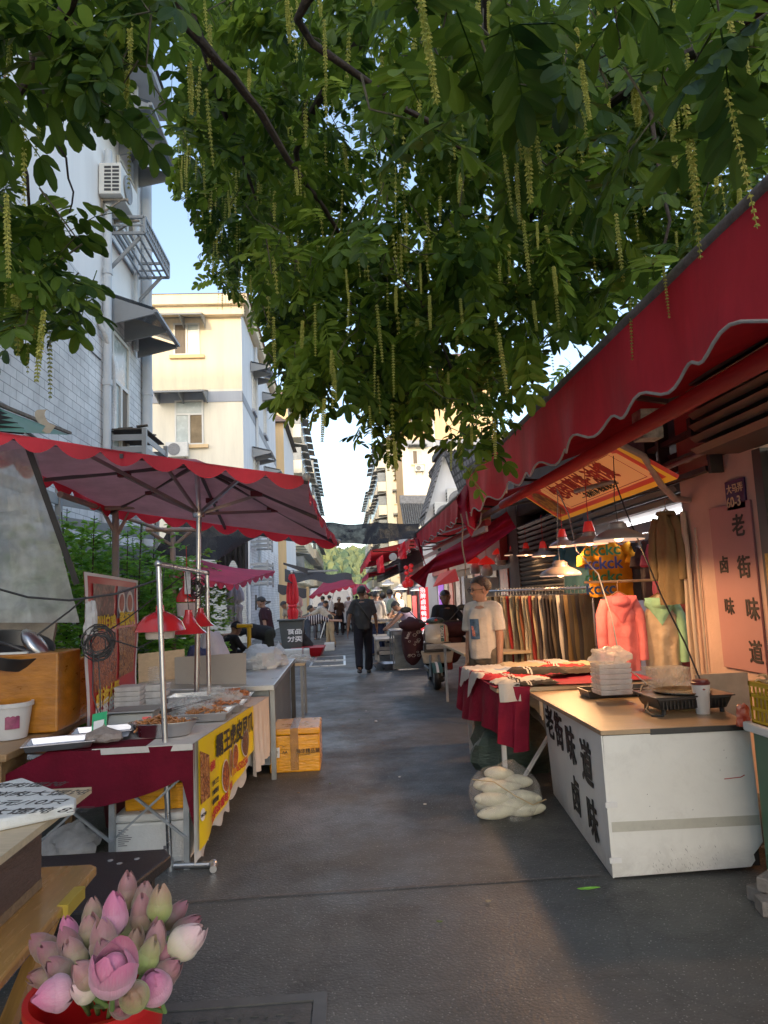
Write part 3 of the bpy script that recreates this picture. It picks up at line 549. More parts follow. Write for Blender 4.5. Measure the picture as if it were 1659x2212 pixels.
# low tiled roof (865-925)
lr=thing('tiled_shop_roof','small curved grey tile roof above the distant right shops','building',(4.5,36,0)); Yr=33.
e0=aY(864,1088,Yr+4);e1=aY(926,1088,Yr+4);e2=aY(935,1140,Yr);e3=aY(872,1140,Yr); q=B()
q.grid(lambda u,v:tuple(e0.lerp(e1,u).lerp(e3.lerp(e2,u),v)+V((0,0,.10*abs(sin(u*13*PI))))),78,10); part('roof',q,mat('old_tiles',(.15,.145,.13),.85,.5,5,.6,20),lr)
part('ridge',B().bar(e0+V((0,0,.2)),e1+V((0,0,.2)),.35,.45),mat('ridge_mortar',(.25,.25,.25),.9,.3,6),lr); part('wall',B().box(e0.x,e1.x+1,Yr+.6,Yr+6,0,e3.z-.1),WP2,lr)
for px,py,yv in ((980,1128,21.5),(1008,1096,21.4)):
    p=aY(px-5,py+12,yv); acunit('air_conditioner','white boxed air conditioner on the gable house, %s'%('lower left one' if px<1000 else 'upper right one'),(p.x,21.9,p.z),'y',-1,.95,.8,.35)
# unseen block added behind the camera to keep low sun off the street
bb=thing('apartment_building','unseen block added behind the viewer to keep the low sun off the street','building',(0,-40,0))
part('wall',B().box(-44,-3,-46,-38,0,28.4),CRW,bb)
# ================================================================ TREE
TR=random.Random(11)
def leaflet(b,o,d,n_,L_,W_):
    """elliptical leaflet from o along d, normal n_"""
    x=d.cross(n_).normalized(); n_=x.cross(d).normalized(); P=[]
    pr=((0,0),(.16,.60),(.42,1),(.72,.97),(.92,.58),(1,0))
    mid=[o+d*(L_*t)+n_*(-.10*L_*t*t) for t,_ in pr]
    i=b.vs(mid); lft=[mid[k]+x*(pr[k][1]*W_/2)+n_*(.12*W_*pr[k][1]) for k in range(1,5)]; r_=[mid[k]-x*(pr[k][1]*W_/2)+n_*(.12*W_*pr[k][1]) for k in range(1,5)]
    j=b.vs(lft); k=b.vs(r_)
    b.fc((i,i+2,i+5,j+3,j+2,j+1,j)); b.fc((i,k,k+1,k+2,k+3,i+5,i+2))
def frond(b,o,d,L_,npair,ll,lw,simple=False):
    d=d.normalized(); up=V((0,0,1)); x=d.cross(up)
    if x.length<.1: x=V((1,0,0))
    x.normalize(); nrm=x.cross(d).normalized(); tw=TR.uniform(-.7,.7); nrm=(nrm*cos(tw)+x*sin(tw)).normalized(); x=d.cross(nrm).normalized()
    p=o.copy(); dd=d.copy(); step=L_/npair; pts=[p.copy()]
    for k in range(npair):
        p=p+dd*step; dd=(dd+V((0,0,-.10))).normalized(); pts.append(p.copy()); s=1-.35*abs(k/npair-.55)
        for sg in (-1,1):
            if TR.random()<.06: continue
            a=TR.uniform(.85,1.15); ld=(dd*cos(a)+x*(sg*sin(a))+V((TR.uniform(-.15,.15),TR.uniform(-.15,.15),TR.uniform(-.35,.05)))).normalized()
            nn=(nrm+V((TR.uniform(-.35,.35),)*3)).normalized(); leaflet(b,p+V((0,0,0)),ld,nn,ll*s*TR.uniform(.85,1.1),lw*s)
    leaflet(b,p,(dd+V((0,0,-.1))).normalized(),nrm,ll,lw)
    b.tube([pts[0],pts[len(pts)//2],pts[-1]],.0022,3,cap=False)
tree=thing('wingnut_tree','large overhanging tree with feathery compound leaves and long hanging yellow green catkins','tree',(2.0,-2.4,0))
# regions: polygon in view, depth range, number of sprays, leaflet length
def inpoly(x,y,P):
    c=False; j=len(P)-1
    for i in range(len(P)):
        if (P[i][1]>y)!=(P[j][1]>y) and x<(P[j][0]-P[i][0])*(y-P[i][1])/(P[j][1]-P[i][1])+P[i][0]: c=not c
        j=i
    return c
def samp(P):
    xs=[p[0] for p in P]; ys=[p[1] for p in P]
    while True:
        x=TR.uniform(min(xs),max(xs)); y=TR.uniform(min(ys),max(ys))
        if inpoly(x,y,P): return x,y
MAIN=[(380,-60),(1720,-60),(1720,300),(1640,370),(1575,440),(1540,520),(1450,570),(1390,620),(1300,690),(1270,780),(1190,850),(1100,900),(1050,935),(1010,940),(950,880),(860,900),(800,890),(740,850),(640,860),(600,820),(620,740),(560,690),(520,650),(450,620),(440,540),(395,440),(378,330),(390,200)]
FARL=[(385,200),(620,150),(700,300),(680,620),(560,650),(470,620),(450,520),(400,430)]
MIDC=[(560,500),(1250,450),(1280,640),(1180,800),(1000,860),(800,830),(650,800),(560,660)]
CORE=[(400,-60),(1720,-60),(1720,120),(1500,300),(1350,480),(1250,620),(1050,700),(820,640),(640,560),(480,420),(400,230)]
NEAR=[(830,-40),(1640,-40),(1560,260),(1430,440),(1250,430),(1050,380),(880,230)]
LTOP=[(-60,-60),(400,-60),(350,40),(270,90),(250,200),(205,240),(110,230),(30,270),(-60,290)]
LTOP2=[(200,130),(330,150),(330,250),(230,270),(180,230)]
LLOW=[(-60,400),(60,400),(150,440),(130,530),(205,600),(190,650),(150,690),(60,740),(-60,740)]
LINE1=[(560,650),(900,760),(1000,840),(900,880),(640,850),(600,790)]
HANG=[(770,850),(890,860),(870,960),(815,985),(775,940)]
HANG2=[(960,860),(1090,830),(1060,990),(1010,1040),(975,990)]
HANG3=[(580,820),(720,810),(700,870),(600,890)]
URT=[(1130,120),(1720,60),(1720,330),(1590,450),(1500,540),(1400,600),(1300,660),(1180,620)]
RSP=[(1300,600),(1480,480),(1560,470),(1480,560),(1340,680)]
# name, poly, d0,d1, count, leaflet len, catkins
REG=[(FARL,7.5,11,430,.105,380),(MAIN,6.5,10.5,800,.112,420),(CORE,4.6,7.6,560,.114,260),(MIDC,3.9,6.6,250,.118,90),(NEAR,1.9,3.6,75,.108,10),(LTOP,2.6,4.2,60,.095,10),(LTOP2,3.,3.6,7,.10,3),(LLOW,2.6,3.8,44,.09,14),(LINE1,4.0,5.6,70,.10,12),(HANG,4.2,5.2,18,.09,5),(HANG2,3.6,4.4,18,.095,4),(HANG3,3.8,4.4,12,.10,1),(RSP,3.2,4.2,12,.10,4),(URT,4.2,7.2,190,.10,40),(LTOP,3.5,5,10,.09,4)]
lv=[B(),B(),B()]; tips=[]; cats=[]
tw=B()
for gi,(P,d0,d1,cnt,ll,nc) in enumerate(REG):
    for k in range(cnt):
        x,y=samp(P); d=TR.uniform(d0,d1); r=ray(x,y); p=CP+r.normalized()*d
        az=TR.uniform(0,2*PI); el=TR.uniform(-1.1,.25); dr=V((cos(az)*cos(el),sin(az)*cos(el),sin(el)))
        s=TR.uniform(.8,1.15); L_=ll*s*TR.uniform(2.2,3.0)
        if d0<2: L_=ll*2.2
        o=p-dr*L_*.5
        # spray of 1-3 fronds from one twig end
        nfr=TR.choice((1,1,2,2,3)) if gi not in (4,6,9,10,11,12) else 1
        for q in range(nfr):
            a2=az+TR.uniform(-1.1,1.1)*(q>0); e2=el+TR.uniform(-.5,.3)*(q>0); dq=V((cos(a2)*cos(e2),sin(a2)*cos(e2),sin(e2)))
            frond(lv[TR.choice((0,0,0,1,1,2)) if gi!=4 else TR.choice((0,0,1))],o,dq,L_,TR.choice((4,5,5,6)),ll*s,ll*s*.43)
        if TR.random()<.35: tw.tube([o-dr*.05+V((TR.uniform(-.1,.1),TR.uniform(-.1,.1),TR.uniform(.05,.18))),o-dr*.05,o+dr*L_*.3],[.004,.003,.002],4,cap=False)
    for k in range(nc):
        x,y=samp(P); d=TR.uniform(d0,d1)*.93; p=CP+ray(x,y).normalized()*d; cats.append((d,p,gi))
LM=[leafmat('wingnut_leaf_dark',(.016,.042,.006),(.068,.125,.014),.36),leafmat('wingnut_leaf_mid',(.028,.062,.007),(.10,.175,.016),.44),leafmat('wingnut_leaf_pale',(.07,.13,.014),(.16,.25,.03),.55)]
for q,m in zip(lv,LM): part('foliage',q,m,tree)
# branches (real limbs: pixel guide points at a depth, joined to the trunk behind the viewer)
BK=mat('tree_bark',(.045,.036,.030),.9,.35,10,.6,40)
def pth(pts): return [CP+ray(x,y).normalized()*d for x,y,d in pts]
T0=V((2.0,-2.4,0)); T1=V((1.7,-1.9,2.6)); T2=V((1.3,-1.1,4.6))
br=[([T0,V((1.9,-2.2,1.3)),T1,T2],[.26,.22,.19,.15]),
 ([T2]+pth([(1500,-900,4.5),(1150,-300,4.8)])+pth([(800,60,5.5),(640,330,6.6),(720,490,6.8),(830,620,7)]),[.13,.09,.06,.035,.024,.018,.01]),
 ([T2]+pth([(900,-1200,3.6),(420,-260,3.8),(372,0,4.0),(470,130,4.2),(560,240,4.4),(650,385,4.6),(720,480,4.9),(760,560,5.2)]),[.12,.08,.045,.026,.024,.022,.018,.013,.008]),
 ([T2]+pth([(1100,-900,3.4),(800,-160,3.5),(640,40,3.7),(800,180,3.9),(920,262,4.1),(1010,330,4.3)]),[.11,.07,.032,.018,.016,.013,.008]),
 ([T2]+pth([(700,-1500,3.2),(260,-300,2.9),(140,20,3.0),(85,110,3.05),(35,205,3.1),(-5,310,3.2),(-60,480,3.3)]),[.11,.06,.03,.022,.019,.018,.016,.01]),
 (pth([(420,40,4.1),(470,200,5),(520,330,6),(560,460,7)]),[.02,.018,.016,.01]),
 (pth([(60,60,3.0),(110,260,3.0),(150,380,3.0),(150,460,3.0)]),[.006,.005,.004,.003]),
 (pth([(10,300,3.1),(60,380,3.1),(60,520,3.1),(75,640,3.1)]),[.007,.006,.005,.003]),
 ([T2]+pth([(1900,-600,3.6),(1640,20,4.2),(1430,150,4.8),(1200,330,5.4),(1120,560,6)]),[.1,.06,.04,.03,.02,.01]),
 (pth([(760,500,5),(900,640,5),(960,760,4.8),(1000,880,4.6),(1010,960,4.2)]),[.014,.011,.009,.006,.003]),
 (pth([(700,560,5.4),(780,700,5.0),(830,830,4.8),(835,920,4.7)]),[.012,.009,.006,.003]),
 (pth([(620,600,5.2),(640,720,4.8),(620,800,4.5),(590,850,4.2)]),[.012,.009,.005,.003]),
 (pth([(1400,200,4.5),(1430,400,4),(1440,520,3.8),(1340,670,3.8)]),[.014,.01,.007,.003]),
 (pth([(1050,-40,4.2),(1050,180,4.5),(1000,420,5.5),(960,600,6.5)]),[.03,.025,.018,.01])]
tb=B(); bb_=B()
tb.tube(br[0][0],br[0][1],14); part('trunk',tb,BK,tree,True)
def smoothp(P,r):
    out=[];ro=[]
    for i in range(len(P)-1):
        a=P[max(i-1,0)];b=P[i];c=P[i+1];d=P[min(i+2,len(P)-1)]
        for t in (0,.33,.66): out.append(.5*((2*b)+(c-a)*t+(2*a-5*b+4*c-d)*t*t+(3*b-a-3*c+d)*t**3)+V((TR.uniform(-1,1),TR.uniform(-1,1),TR.uniform(-1,1)))*.008); ro.append(r[i]+(r[i+1]-r[i])*t)
    out.append(P[-1]);ro.append(r[-1]); return out,ro
for P,r in br[1:]:
    q=B(); q.tube(*smoothp(P,r),8); part('branch',q,BK,tree,True)
part('twigs',tw,mat('twig_bark',(.06,.055,.035),.85,.2,20),tree)['kind']='stuff'
# catkins
def catkin(b,p,L_,r,seg):
    sw=V((TR.uniform(-.04,.04),TR.uniform(-.04,.04),0))
    b.tube([p,p+V((0,0,-L_*.5))+sw*L_,p+V((0,0,-L_))+sw*L_*2],r*.09,3,cap=False)
    for k in range(seg):
        t=(k+.5)/seg; c=p+V((0,0,-L_*t))+sw*L_*2*t; rr=r*(1-.55*abs(t-.4)); a0=k*1.3
        for j in range(4):
            a=a0+j*PI/2; d=V((cos(a),sin(a),0)); s=V((-sin(a),cos(a),0))*rr*.36
            e=c+d*rr+V((0,0,-rr*.45)); m=c+d*rr*.5
            i=b.vs([c,m+s+V((0,0,rr*.25)),e,m-s+V((0,0,rr*.25))]); b.fc((i,i+1,i+2,i+3))
            i=b.vs([c,m+V((0,0,rr*.3)),e,m+V((0,0,-rr*.45))]); b.fc((i,i+1,i+2,i+3))
CKM=leafmat('catkin_green',(.20,.24,.04),(.50,.50,.12),.4,3)
# placed by hand near the viewer
for x,y,d in ((620,0,2.3),(410,130,3.0),(445,190,3.2),(1100,150,2.4),(1085,300,2.5),(1115,350,2.4),(1255,130,1.9),(1370,180,2.4),(1330,460,3.3),(855,620,4),(40,560,2.8),(70,590,2.9),(1565,20,3),(1600,40,3.4),(1245,60,2.2),(985,120,3.3),(1010,80,3.4),(700,40,3.6),(1490,250,3.6),(1160,480,3.8),(790,480,4.4)):
    cats.append((d,CP+ray(x,y).normalized()*d,4))
cats.sort(key=lambda c:c[0])
allc=B()
for k,(d,p,gi) in enumerate(cats):
    L_=TR.uniform(.12,.36); r=TR.uniform(.008,.0155)
    if k<98: q=B(); catkin(q,p,L_,r,20); part('catkin',q,CKM,tree)
    else: catkin(allc,p,L_,r*1.15,11)
o=part('catkins',allc,CKM,tree); o['kind']='stuff'
# ================================================================ SHRUB at left
shr=thing('leafy_shrub','glossy green shrub with upright shoots in front of the slatted railing','shrub',(-2.9,8.5,0))
sl=B(); st=B(); SR=random.Random(3)
def ovleaf(b,o,d,L_,W_):
    n_=V((0,0,1)); x=d.cross(n_)
    if x.length<.1: x=V((1,0,0))
    leaflet(b,o,d,(n_+V((SR.uniform(-.4,.4),SR.uniform(-.4,.4),0))).normalized(),L_,W_)
def mass(x0,x1,y0,y1,ztop,n,ll):
    for k in range(n):
        x=SR.uniform(x0,x1); y=SR.uniform(y0,y1); z=SR.uniform(.2,ztop)*(.75+.25*noise.noise(V((x*2,y*1.5,0)))+.1); p=V((x,y,z))
        for j in range(7): a=SR.uniform(0,2*PI); e=SR.uniform(-.3,.7); ovleaf(sl,p,V((cos(a)*cos(e),sin(a)*cos(e),sin(e))),ll*SR.uniform(.8,1.2),ll*.5)
mass(-3.3,-2.5,7.0,8.4,2.6,1000,.085); mass(-3.2,-1.9,8.4,10.2,2.55,1400,.085); mass(-3.1,-1.8,10,12.0,2.4,700,.09)
for k in range(15):
    x=SR.uniform(-3.2,-2.3); y=SR.uniform(7.2,10.8); h=SR.uniform(2.35,2.8); b0=V((x,y,1.2)); lean=V((SR.uniform(-.1,.1),SR.uniform(-.1,.1),0))
    st.tube([b0,b0+V((0,0,h-1.2))+lean],[.012,.005],5)
    for j in range(26):
        t=j/26; p=b0+(V((0,0,h-1.2))+lean)*t; a=j*2.4
        for a_ in (a,a+PI): ovleaf(sl,p,V((cos(a_)*.85,sin(a_)*.85,.5)),.06*(1.1-.4*t),.03)
part('foliage',sl,leafmat('shrub_leaf',(.07,.20,.03),(.20,.42,.06),.4,2,.3),shr); 
for k in range(7): st.tube([(-2.9+U(-.3,.8),7.5+k*.6,0),(-2.8+U(-.3,.6),7.5+k*.6,1.5)],[.03,.015],6)
part('stem',st,BK,shr)
# ================================================================ LEFT STALLS
# slatted railings behind the shrub
t=thing('slatted_railing','grey horizontal slat railing behind the shrub on the brick wall','railing',(-3.6,9,0))
q=B()
for k in range(6): z=1.5+k*.27; q.bar((-3.45,6.9,z),(-3.45,8.9,z),.03,.13); q.bar((-3.45,8.9,z),(-2.7,10.6,z-.05),.03,.13)
part('slats',q,GREYF,t); q=B()
for p in ((-3.45,6.9),(-3.45,8.9),(-2.7,10.6)): q.bar((p[0],p[1],0),(p[0],p[1],3.0),.07)
part('post',q,GREYF,t)
q=B().box(-3.7,-2.75,10.7,12.4,2.3,2.38); q.bar((-3.7,10.7,2.34),(-2.7,10.5,2.2),.1)
solo('dark_canopy_roof',q.box(-3.75,-2.8,12.4,12.5,0,2.3),GREYF,'flat dark canopy roof behind the shrub under the black netting','canopy')
# big red umbrella --------------------------------------------------------
def umbrella(label,cor,apex,base,hub,vl,nsc,cat='umbrella',top=REDC,under=None,trim=None,group=None,pole=.022,mid=.5,hide_struts=False):
    """cor: 4 rim corners (V), apex V, base V on ground"""
    t=thing('market_umbrella',label,cat,tuple(base),group); c=[V(x) for x in cor]; apex=V(apex); cen=sum(c,V((0,0,0)))/4
    q=B(); under_=under or clothmat('umbrella_underside',(.70,.58,.62),.38)
    for i in range(4):
        a,b=c[i],c[(i+1)%4]
        def f(u,v,a=a,b=b):
            e=a.lerp(b,u)+(cen-(a+b)/2)*.035*4*u*(1-u); p=apex.lerp(e,v); p.z-=.05*4*v*(1-v)*(.6+.4*abs(2*u-1)); return p
        q.grid(f,14,8,0); j=len(q.v); q.grid(lambda u,v,f=f:f(1-u,v)+V((0,0,-.006)),14,8,1)
    part('canopy',q,[top,under_],t,True)
    q=B()
    for i in range(4):
        a,b=c[i],c[(i+1)%4]; N_=nsc*8
        out=((a+b)/2-cen); out.z=0; out.normalize()
        for k in range(N_):
            u0=k/N_;u1=(k+1)/N_
            h=lambda u: vl*(.26+.74*math.pow(abs(sin(PI*u*nsc)),.9)) 
            g=lambda u: a.lerp(b,u)+(cen-(a+b)/2)*.035*4*u*(1-u)+V((0,0,.0))+out*(.012*sin(u*23+i))
            q.poly([g(u0)+V((0,0,-h(u0))),g(u1)+V((0,0,-h(u1))),g(u1),g(u0)])
    part('valance',q,trim or top,t)
    hb=V(hub); q=B().tube([base,hb,apex-V((0,0,.03))],pole,12); part('pole',q,STEEL,t,True)
    if not hide_struts:
        part('hub',B().lathe(hb,[(.0,-.03),(.05,-.03),(.055,0),(.05,.03),(.0,.03)],12),STEEL,t,True)
        tg=c+[(c[i]+c[(i+1)%4])/2+(cen-(c[i]+c[(i+1)%4])/2)*.035 for i in range(4)]
        for e in tg:
            q=B().bar(apex+V((0,0,-.05)),e+V((0,0,-.035)),.022,.03); r_=part('rib',q,mat('rib_steel',(.10,.085,.085),.4,.1,4,metal=.6),t)
            m=apex.lerp(e,mid)+V((0,0,-.075)); q=B().bar(hb,m,.018,.026); part('strut',q,mat('strut_steel',(.34,.30,.30),.35,.1,4,metal=.8),t)
            q=B().box(m.x-.05,m.x+.05,m.y-.03,m.y+.03,m.z-.01,m.z+.035); part('joint',q,mat('joint_red',(.12,.008,.012),.5),r_)
        for e in c: part('corner_cap',B().ell(e,.028,10,6),mat('cap_grey',(.45,.44,.42),.4),t,True)
    return t
A_=aY(662,1030,4.6); B_=aY(731,1170,7.5); C_=aY(240,1100,7.4); D_=aY(-170,905,4.5)
P0=V((-1.24,6.05,0)); hub=aY(430,1110,6.0); apx=aY(424,992,6.0)
umbrella('big square red umbrella with grey mauve underside leaning over the left food stall',[D_,A_,B_,C_],apx,P0,hub,.10,9,mid=.48,top=clothmat('umbrella_top',(.80,.30,.36),.5),trim=REDC)
# second umbrella
cor=[aY(366,1240,9.6),aY(505,1263,9.4),aY(594,1233,12.2),aY(445,1222,12.6)]
umbrella('faded pink square umbrella standing behind the big red one',cor,aY(424,1206,11),(-2.3,11,0),aY(424,1262,11),.09,7,top=clothmat('pink_canvas',(.62,.06,.13),.25),trim=clothmat('pink_canvas',(.4,.1,.1)),hide_struts=True)
# far umbrellas
cor=[aY(668,1288,24),aY(768,1262,25),aY(760,1248,31),aY(700,1256,31)]
umbrella('maroon umbrella tilted open over the far left traders',cor,aY(730,1243,28),(-.9,28,0),aY(725,1265,28),.12,7,hide_struts=True,top=clothmat('maroon_canvas',(.36,.03,.07),.3))
cor=[aY(700,1290,34),aY(800,1275,34),aY(790,1262,40),aY(715,1265,40)]
umbrella('pale pink umbrella partly hidden beyond the maroon one',cor,aY(745,1256,37),(.3,37,0),aY(745,1270,37),.12,7,hide_struts=True,top=mat('pink_canvas',(.4,.1,.1)))
# closed umbrellas
def closed(label,x,y,z0,z1,m1,m2,tie):
    t=thing('folded_umbrella',label,'umbrella',(x,y,0)); b=B(); n_=40
    def f(u,v):
        z=z1+(z0-z1)*v; r=.03+.11*math.pow(max(0,sin(PI*min(.86,.05+v*1.1))),.8)*(1 if v<.55 else 1+(v-.55)*.9); 
        if abs(v-.52)<.06: r*=.62
        a=2*PI*u; rr=r*(1+.28*sin(u*2*PI*9+v*2)); return (x+cos(a)*rr,y+sin(a)*rr,z+.04*sin(u*2*PI*4)*v)
    b.grid(f,n_,20); part('folded_canopy',b,m1,t,True)
    part('pole',B().tube([(x,y,0),(x,y,z1+.05)],.02,8),STEEL,t,True); part('finial',B().ell((x,y,z1+.06),.03,8,6),WHT,t,True)
    if tie: part('tie',B().lathe((x,y,z1+(z0-z1)*.52),[(.11,-.04),(.13,0),(.11,.04)],14),m1,t,True)
p=aZ(642,1400); 
closed('folded bright red umbrella standing above the grey wheelie bin',-1.35,19.4,.55,aY(632,1240,19.4).z,mat('bright_red_cloth',(.55,.01,.02),.6,.2,4),None,True)
closed('folded pale floral umbrella behind the folded red one',-1.5,24,.6,aY(662,1270,24).z,mat('pale_floral_cloth',(.55,.5,.35),.7,.4,9,col2=(.6,.3,.35)),None,False)
# folded white/blue cloth hanging under the pink umbrella
closed('folded pale lilac umbrella hanging open by the grey brick wall',aY(507,1300,12.8).x,12.8,aY(507,1343,12.8).z,aY(507,1262,12.8).z,mat('lilac_cloth',(.42,.40,.47),.7,.3,7,stretch=(6,6,1)),None,False)
# pipe frame with rusty T posts
t=thing('scaffold_frame','grey scaffold pipe frame with rust patches beside the shrub','frame',(-2.6,7.5,0)); RP=mat('rusty_pipe',(.30,.31,.31),.6,.45,2.2,.2,30,col2=(.30,.16,.12))
a=aY(243,1070,7.3); p2=aY(372,1130,9.9)
q=B().tube([aY(130,1068,6.0),aY(222,1100,7.3),aY(365,1150,9.6)],.028,8); q.tube([aY(218,1098,7.2),aY(290,1095,7.2)],.024,8); q.tube([aY(315,1144,9.2),aY(440,1144,9.5)],.03,8)
part('rail',q,RP,t,True)
for b0,top in ((aY(250,1100,7.4),1),(aY(373,1142,9.6),1)): part('post',B().tube([(b0.x,b0.y,0),b0],.036,10),RP,t,True)
part('brace',B().tube([aY(222,1102,7.3),aY(250,1155,7.4)],.02,7).tube([aY(280,1105,7.4),aY(252,1158,7.4)],.02,7).tube([aY(322,1148,9.4),aY(371,1178,9.6)],.024,7).tube([aY(412,1148,9.6),aY(375,1180,9.6)],.024,7),RP,t,True)
# mesh tarp at left, black edge bar
tarp=B(); Ya=4.9
def tf(u,v):
    L0=(-60+0*v,975+0); tl=(-70,985);tr=(75,965);bl=(-70,1345);brr=(172,1345)
    x=(tl[0]+(tr[0]-tl[0])*u)*(1-v)+(bl[0]+(brr[0]-bl[0])*u)*v; y=(tl[1]+(tr[1]-tl[1])*u)*(1-v)+(bl[1]+(brr[1]-bl[1])*u)*v
    return aY(x,y,Ya+.25*u+.16*noise.noise(V((u*3,v*2.2,1)))+.05*sin(u*14+v*3)*v+.035*noise.noise(V((u*3,v*22,4)))+.03*noise.noise(V((u*12,v*5,8))))
tarp.grid(tf,40,40)
solo('mesh_tarpaulin',tarp,sheermat('debris_netting',(.62,.68,.66),.66,.7,tr=.5,bmp=.1),'translucent white mesh sheet hung at the left edge above the amber carton','tarpaulin',smooth=True)
solo('black_batten',B().bar(aY(60,965,4.9),aY(166,1262,5.2),.04,.012,up=(0,-1,0)),BLK,'black batten tied along the slanted edge of the mesh sheet','batten')
# far-left green / red awning scraps
t=thing('corrugated_awning','torn green and brown corrugated awning at the upper left of the stalls','awning',(-2.9,6.4,3.3))
a0=aY(-90,842,5.2);a1=aY(0,882,6.4);a2=aY(150,940,8.2)
q=B(); z_=V((0,0,.03)); q.poly([a0,a1,a2,aY(60,935,5.6),aY(-90,925,5.0)]); part('sheet',q,mat('green_sheet',(.02,.16,.09),.4,.2,3,alpha=.95),t)
q=B().bar(a0+z_,a1+z_,.06,.03).bar(a1+z_,a2+z_,.05,.03); q.jit(.01,9); part('frayed_edge',q,mat('frayed_board',(.2,.16,.13),.9,.4,12,.5),t)
q=B()
for k in range(4): y=.2+.2*k; q.bar(a0.lerp(aY(-90,925,5.0),y)-z_,a1.lerp(aY(60,935,5.6),y)-z_,.04,.05)
part('batten',q,mat('dark_wood',(.04,.03,.025),.9),t)
q=B(); cu=aY(97,925,6.6); q.grid(lambda u,v:(cu.x+(u-.5)*.09+.05*sin(v*6),cu.y,cu.z-.05+.22*v+.02*sin(v*9)),4,12); solo('tape_scrap',q,mat('old_tape',(.35,.30,.23),.6,.2,9),'curled strip of old brown tape sticking up from the torn awning','tape')
# black shade nets
def net(name,label,f,nu,nv,op=.995,col=(.022,.022,.025)):
    return solo(name,B().grid(f,nu,nv),sheermat('shade_net_'+str(len(MC))+label[:9],col,op,.9,tr=.08),label,'shade net',smooth=True)
nA=[(375,1122,9.8),(540,1128,11.5),(640,1140,13),(720,1128,14),(800,1133,14),(905,1128,14.4)]; nB=[(330,1200,10),(470,1207,11),(560,1158,12.5),(720,1178,14),(820,1172,14),(905,1165,14.4)]
def nf(u,v):
    k=min(4,int(u*5)); t_=u*5-k; a=[nA[k][i]+(nA[k+1][i]-nA[k][i])*t_ for i in range(3)]; b=[nB[k][i]+(nB[k+1][i]-nB[k][i])*t_ for i in range(3)]
    x=a[0]+(b[0]-a[0])*v; y=a[1]+(b[1]-a[1])*v+3*sin(u*21+v*4); return aY(x,y,a[2]+(b[2]-a[2])*v-.5*v+.3*v*(u))
net('shade_net','long black shade net sagging across the street from the umbrella to the awnings',nf,50,8)
def nf2(u,v): x=468+68*u; y=1158+(70+20*sin(u*9))*v+5*u; return aY(x,y,12+.12*sin(u*40)+.3*u)
net('shade_net','bunched brown black net curtain hanging beside the pink umbrella',nf2,60,8,.99,(.028,.022,.020))
def nf3(u,v): x=716-104*(1-u)+v*0; y=(1228+14*u)*(1-v)+(1256-0*u)*v+4*sin(u*12); x=615+145*u; return aY(x,y,20+4*u-1.2*v)
net('shade_net','second black shade net farther down the street above the bin',nf3,30,5,.995)
def nf4(u,v): x=612+90*u; y=1215+22*u+ (9+26*u)*v*.5; return aY(x,y,17+6*u)
def nf5(u,v): x=600+62*u; y=1262+10*u+(16+6*sin(u*9))*v; return aY(x,y,21+3*u-.6*v)
net('shade_net','low dark shade cloth at mid left behind the grey wheelie bin',nf5,24,5,.995)
net('shade_net','loose flap of black netting hooked to the lamp post above the folded umbrella',nf4,24,4,.995)
p=aZ(654,1392); solo('street_post',B().tube([(p.x,20.5,0),(p.x,20.5,2.35)],.05,8).bar((p.x,20.5,2.3),(p.x+1.3,20.6,2.3),.05),GREYF,'dark grey post with a bracket arm carrying the far black net','post')
# main food stall ----------------------------------------------------------
TZ=.70
def folding_table(name,label,x0,x1,y0,y1,z,topm,legm,cat='table',legs=True,cross=True,group=None):
    t=thing(name,label,cat,((x0+x1)/2,(y0+y1)/2,0),group); part('tabletop',B().box(x0,x1,y0,y1,z-.03,z),topm,t,bv=.004)
    if legs:
        for x in (x0+.04,x1-.04):
            for y in (y0+.06,y1-.06): part('leg',B().bar((x,y,0),(x,y,z-.031),.032),legm,t)
    if cross:
        q=B(); 
        for y in (y0+.06,): 
            n_=2
            for k in range(n_):
                xa=x0+.04+(x1-x0-.08)*k/n_; xb=x0+.04+(x1-x0-.08)*(k+1)/n_; q.bar((xa,y-.012,.18),(xb,y-.012,z-.16),.02,.012); q.bar((xb,y-.028,.18),(xa,y-.028,z-.16),.02,.012)
        part('brace',q,legm,t); part('leg',B().bar(((x0+x1)/2,y0+.06,0),((x0+x1)/2,y0+.06,z-.031),.032),legm,t)
    return t
sx=lambda y: .118*max(0,y-4.28)
folding_table('folding_table','steel folding table with crossed braces under the burgundy cloth',-1.82,-.90,4.28,5.95,TZ-.008,STEEL,GALV)
# burgundy cloth: over front edge, sagging
def cf(u,v):
    x=-1.98+1.10*u; sag=.16+.15*sin(PI*min(1,max(0,(u-.0)/1.0)))+(.0 if u<.93 else .35*(u-.93)/.07)
    if u<.3: sag=.04+(.20)*(u/.3)
    return (x,4.262-.015*sin(u*17)-.02*sin(u*5)*v,TZ+.004-sag*v-(.0 if u>.25 else (.25-u)*.55))
q=B().grid(cf,60,10); q.grid(lambda u,v:(-1.98+1.10*u,4.262+.25*v,TZ+.005-(.0 if u>.25 else (.25-u)*.55)),60,2)
solo('table_cloth',q,MARO,'burgundy cloth sagging from the front edge of the left food stall','tablecloth',smooth=True)
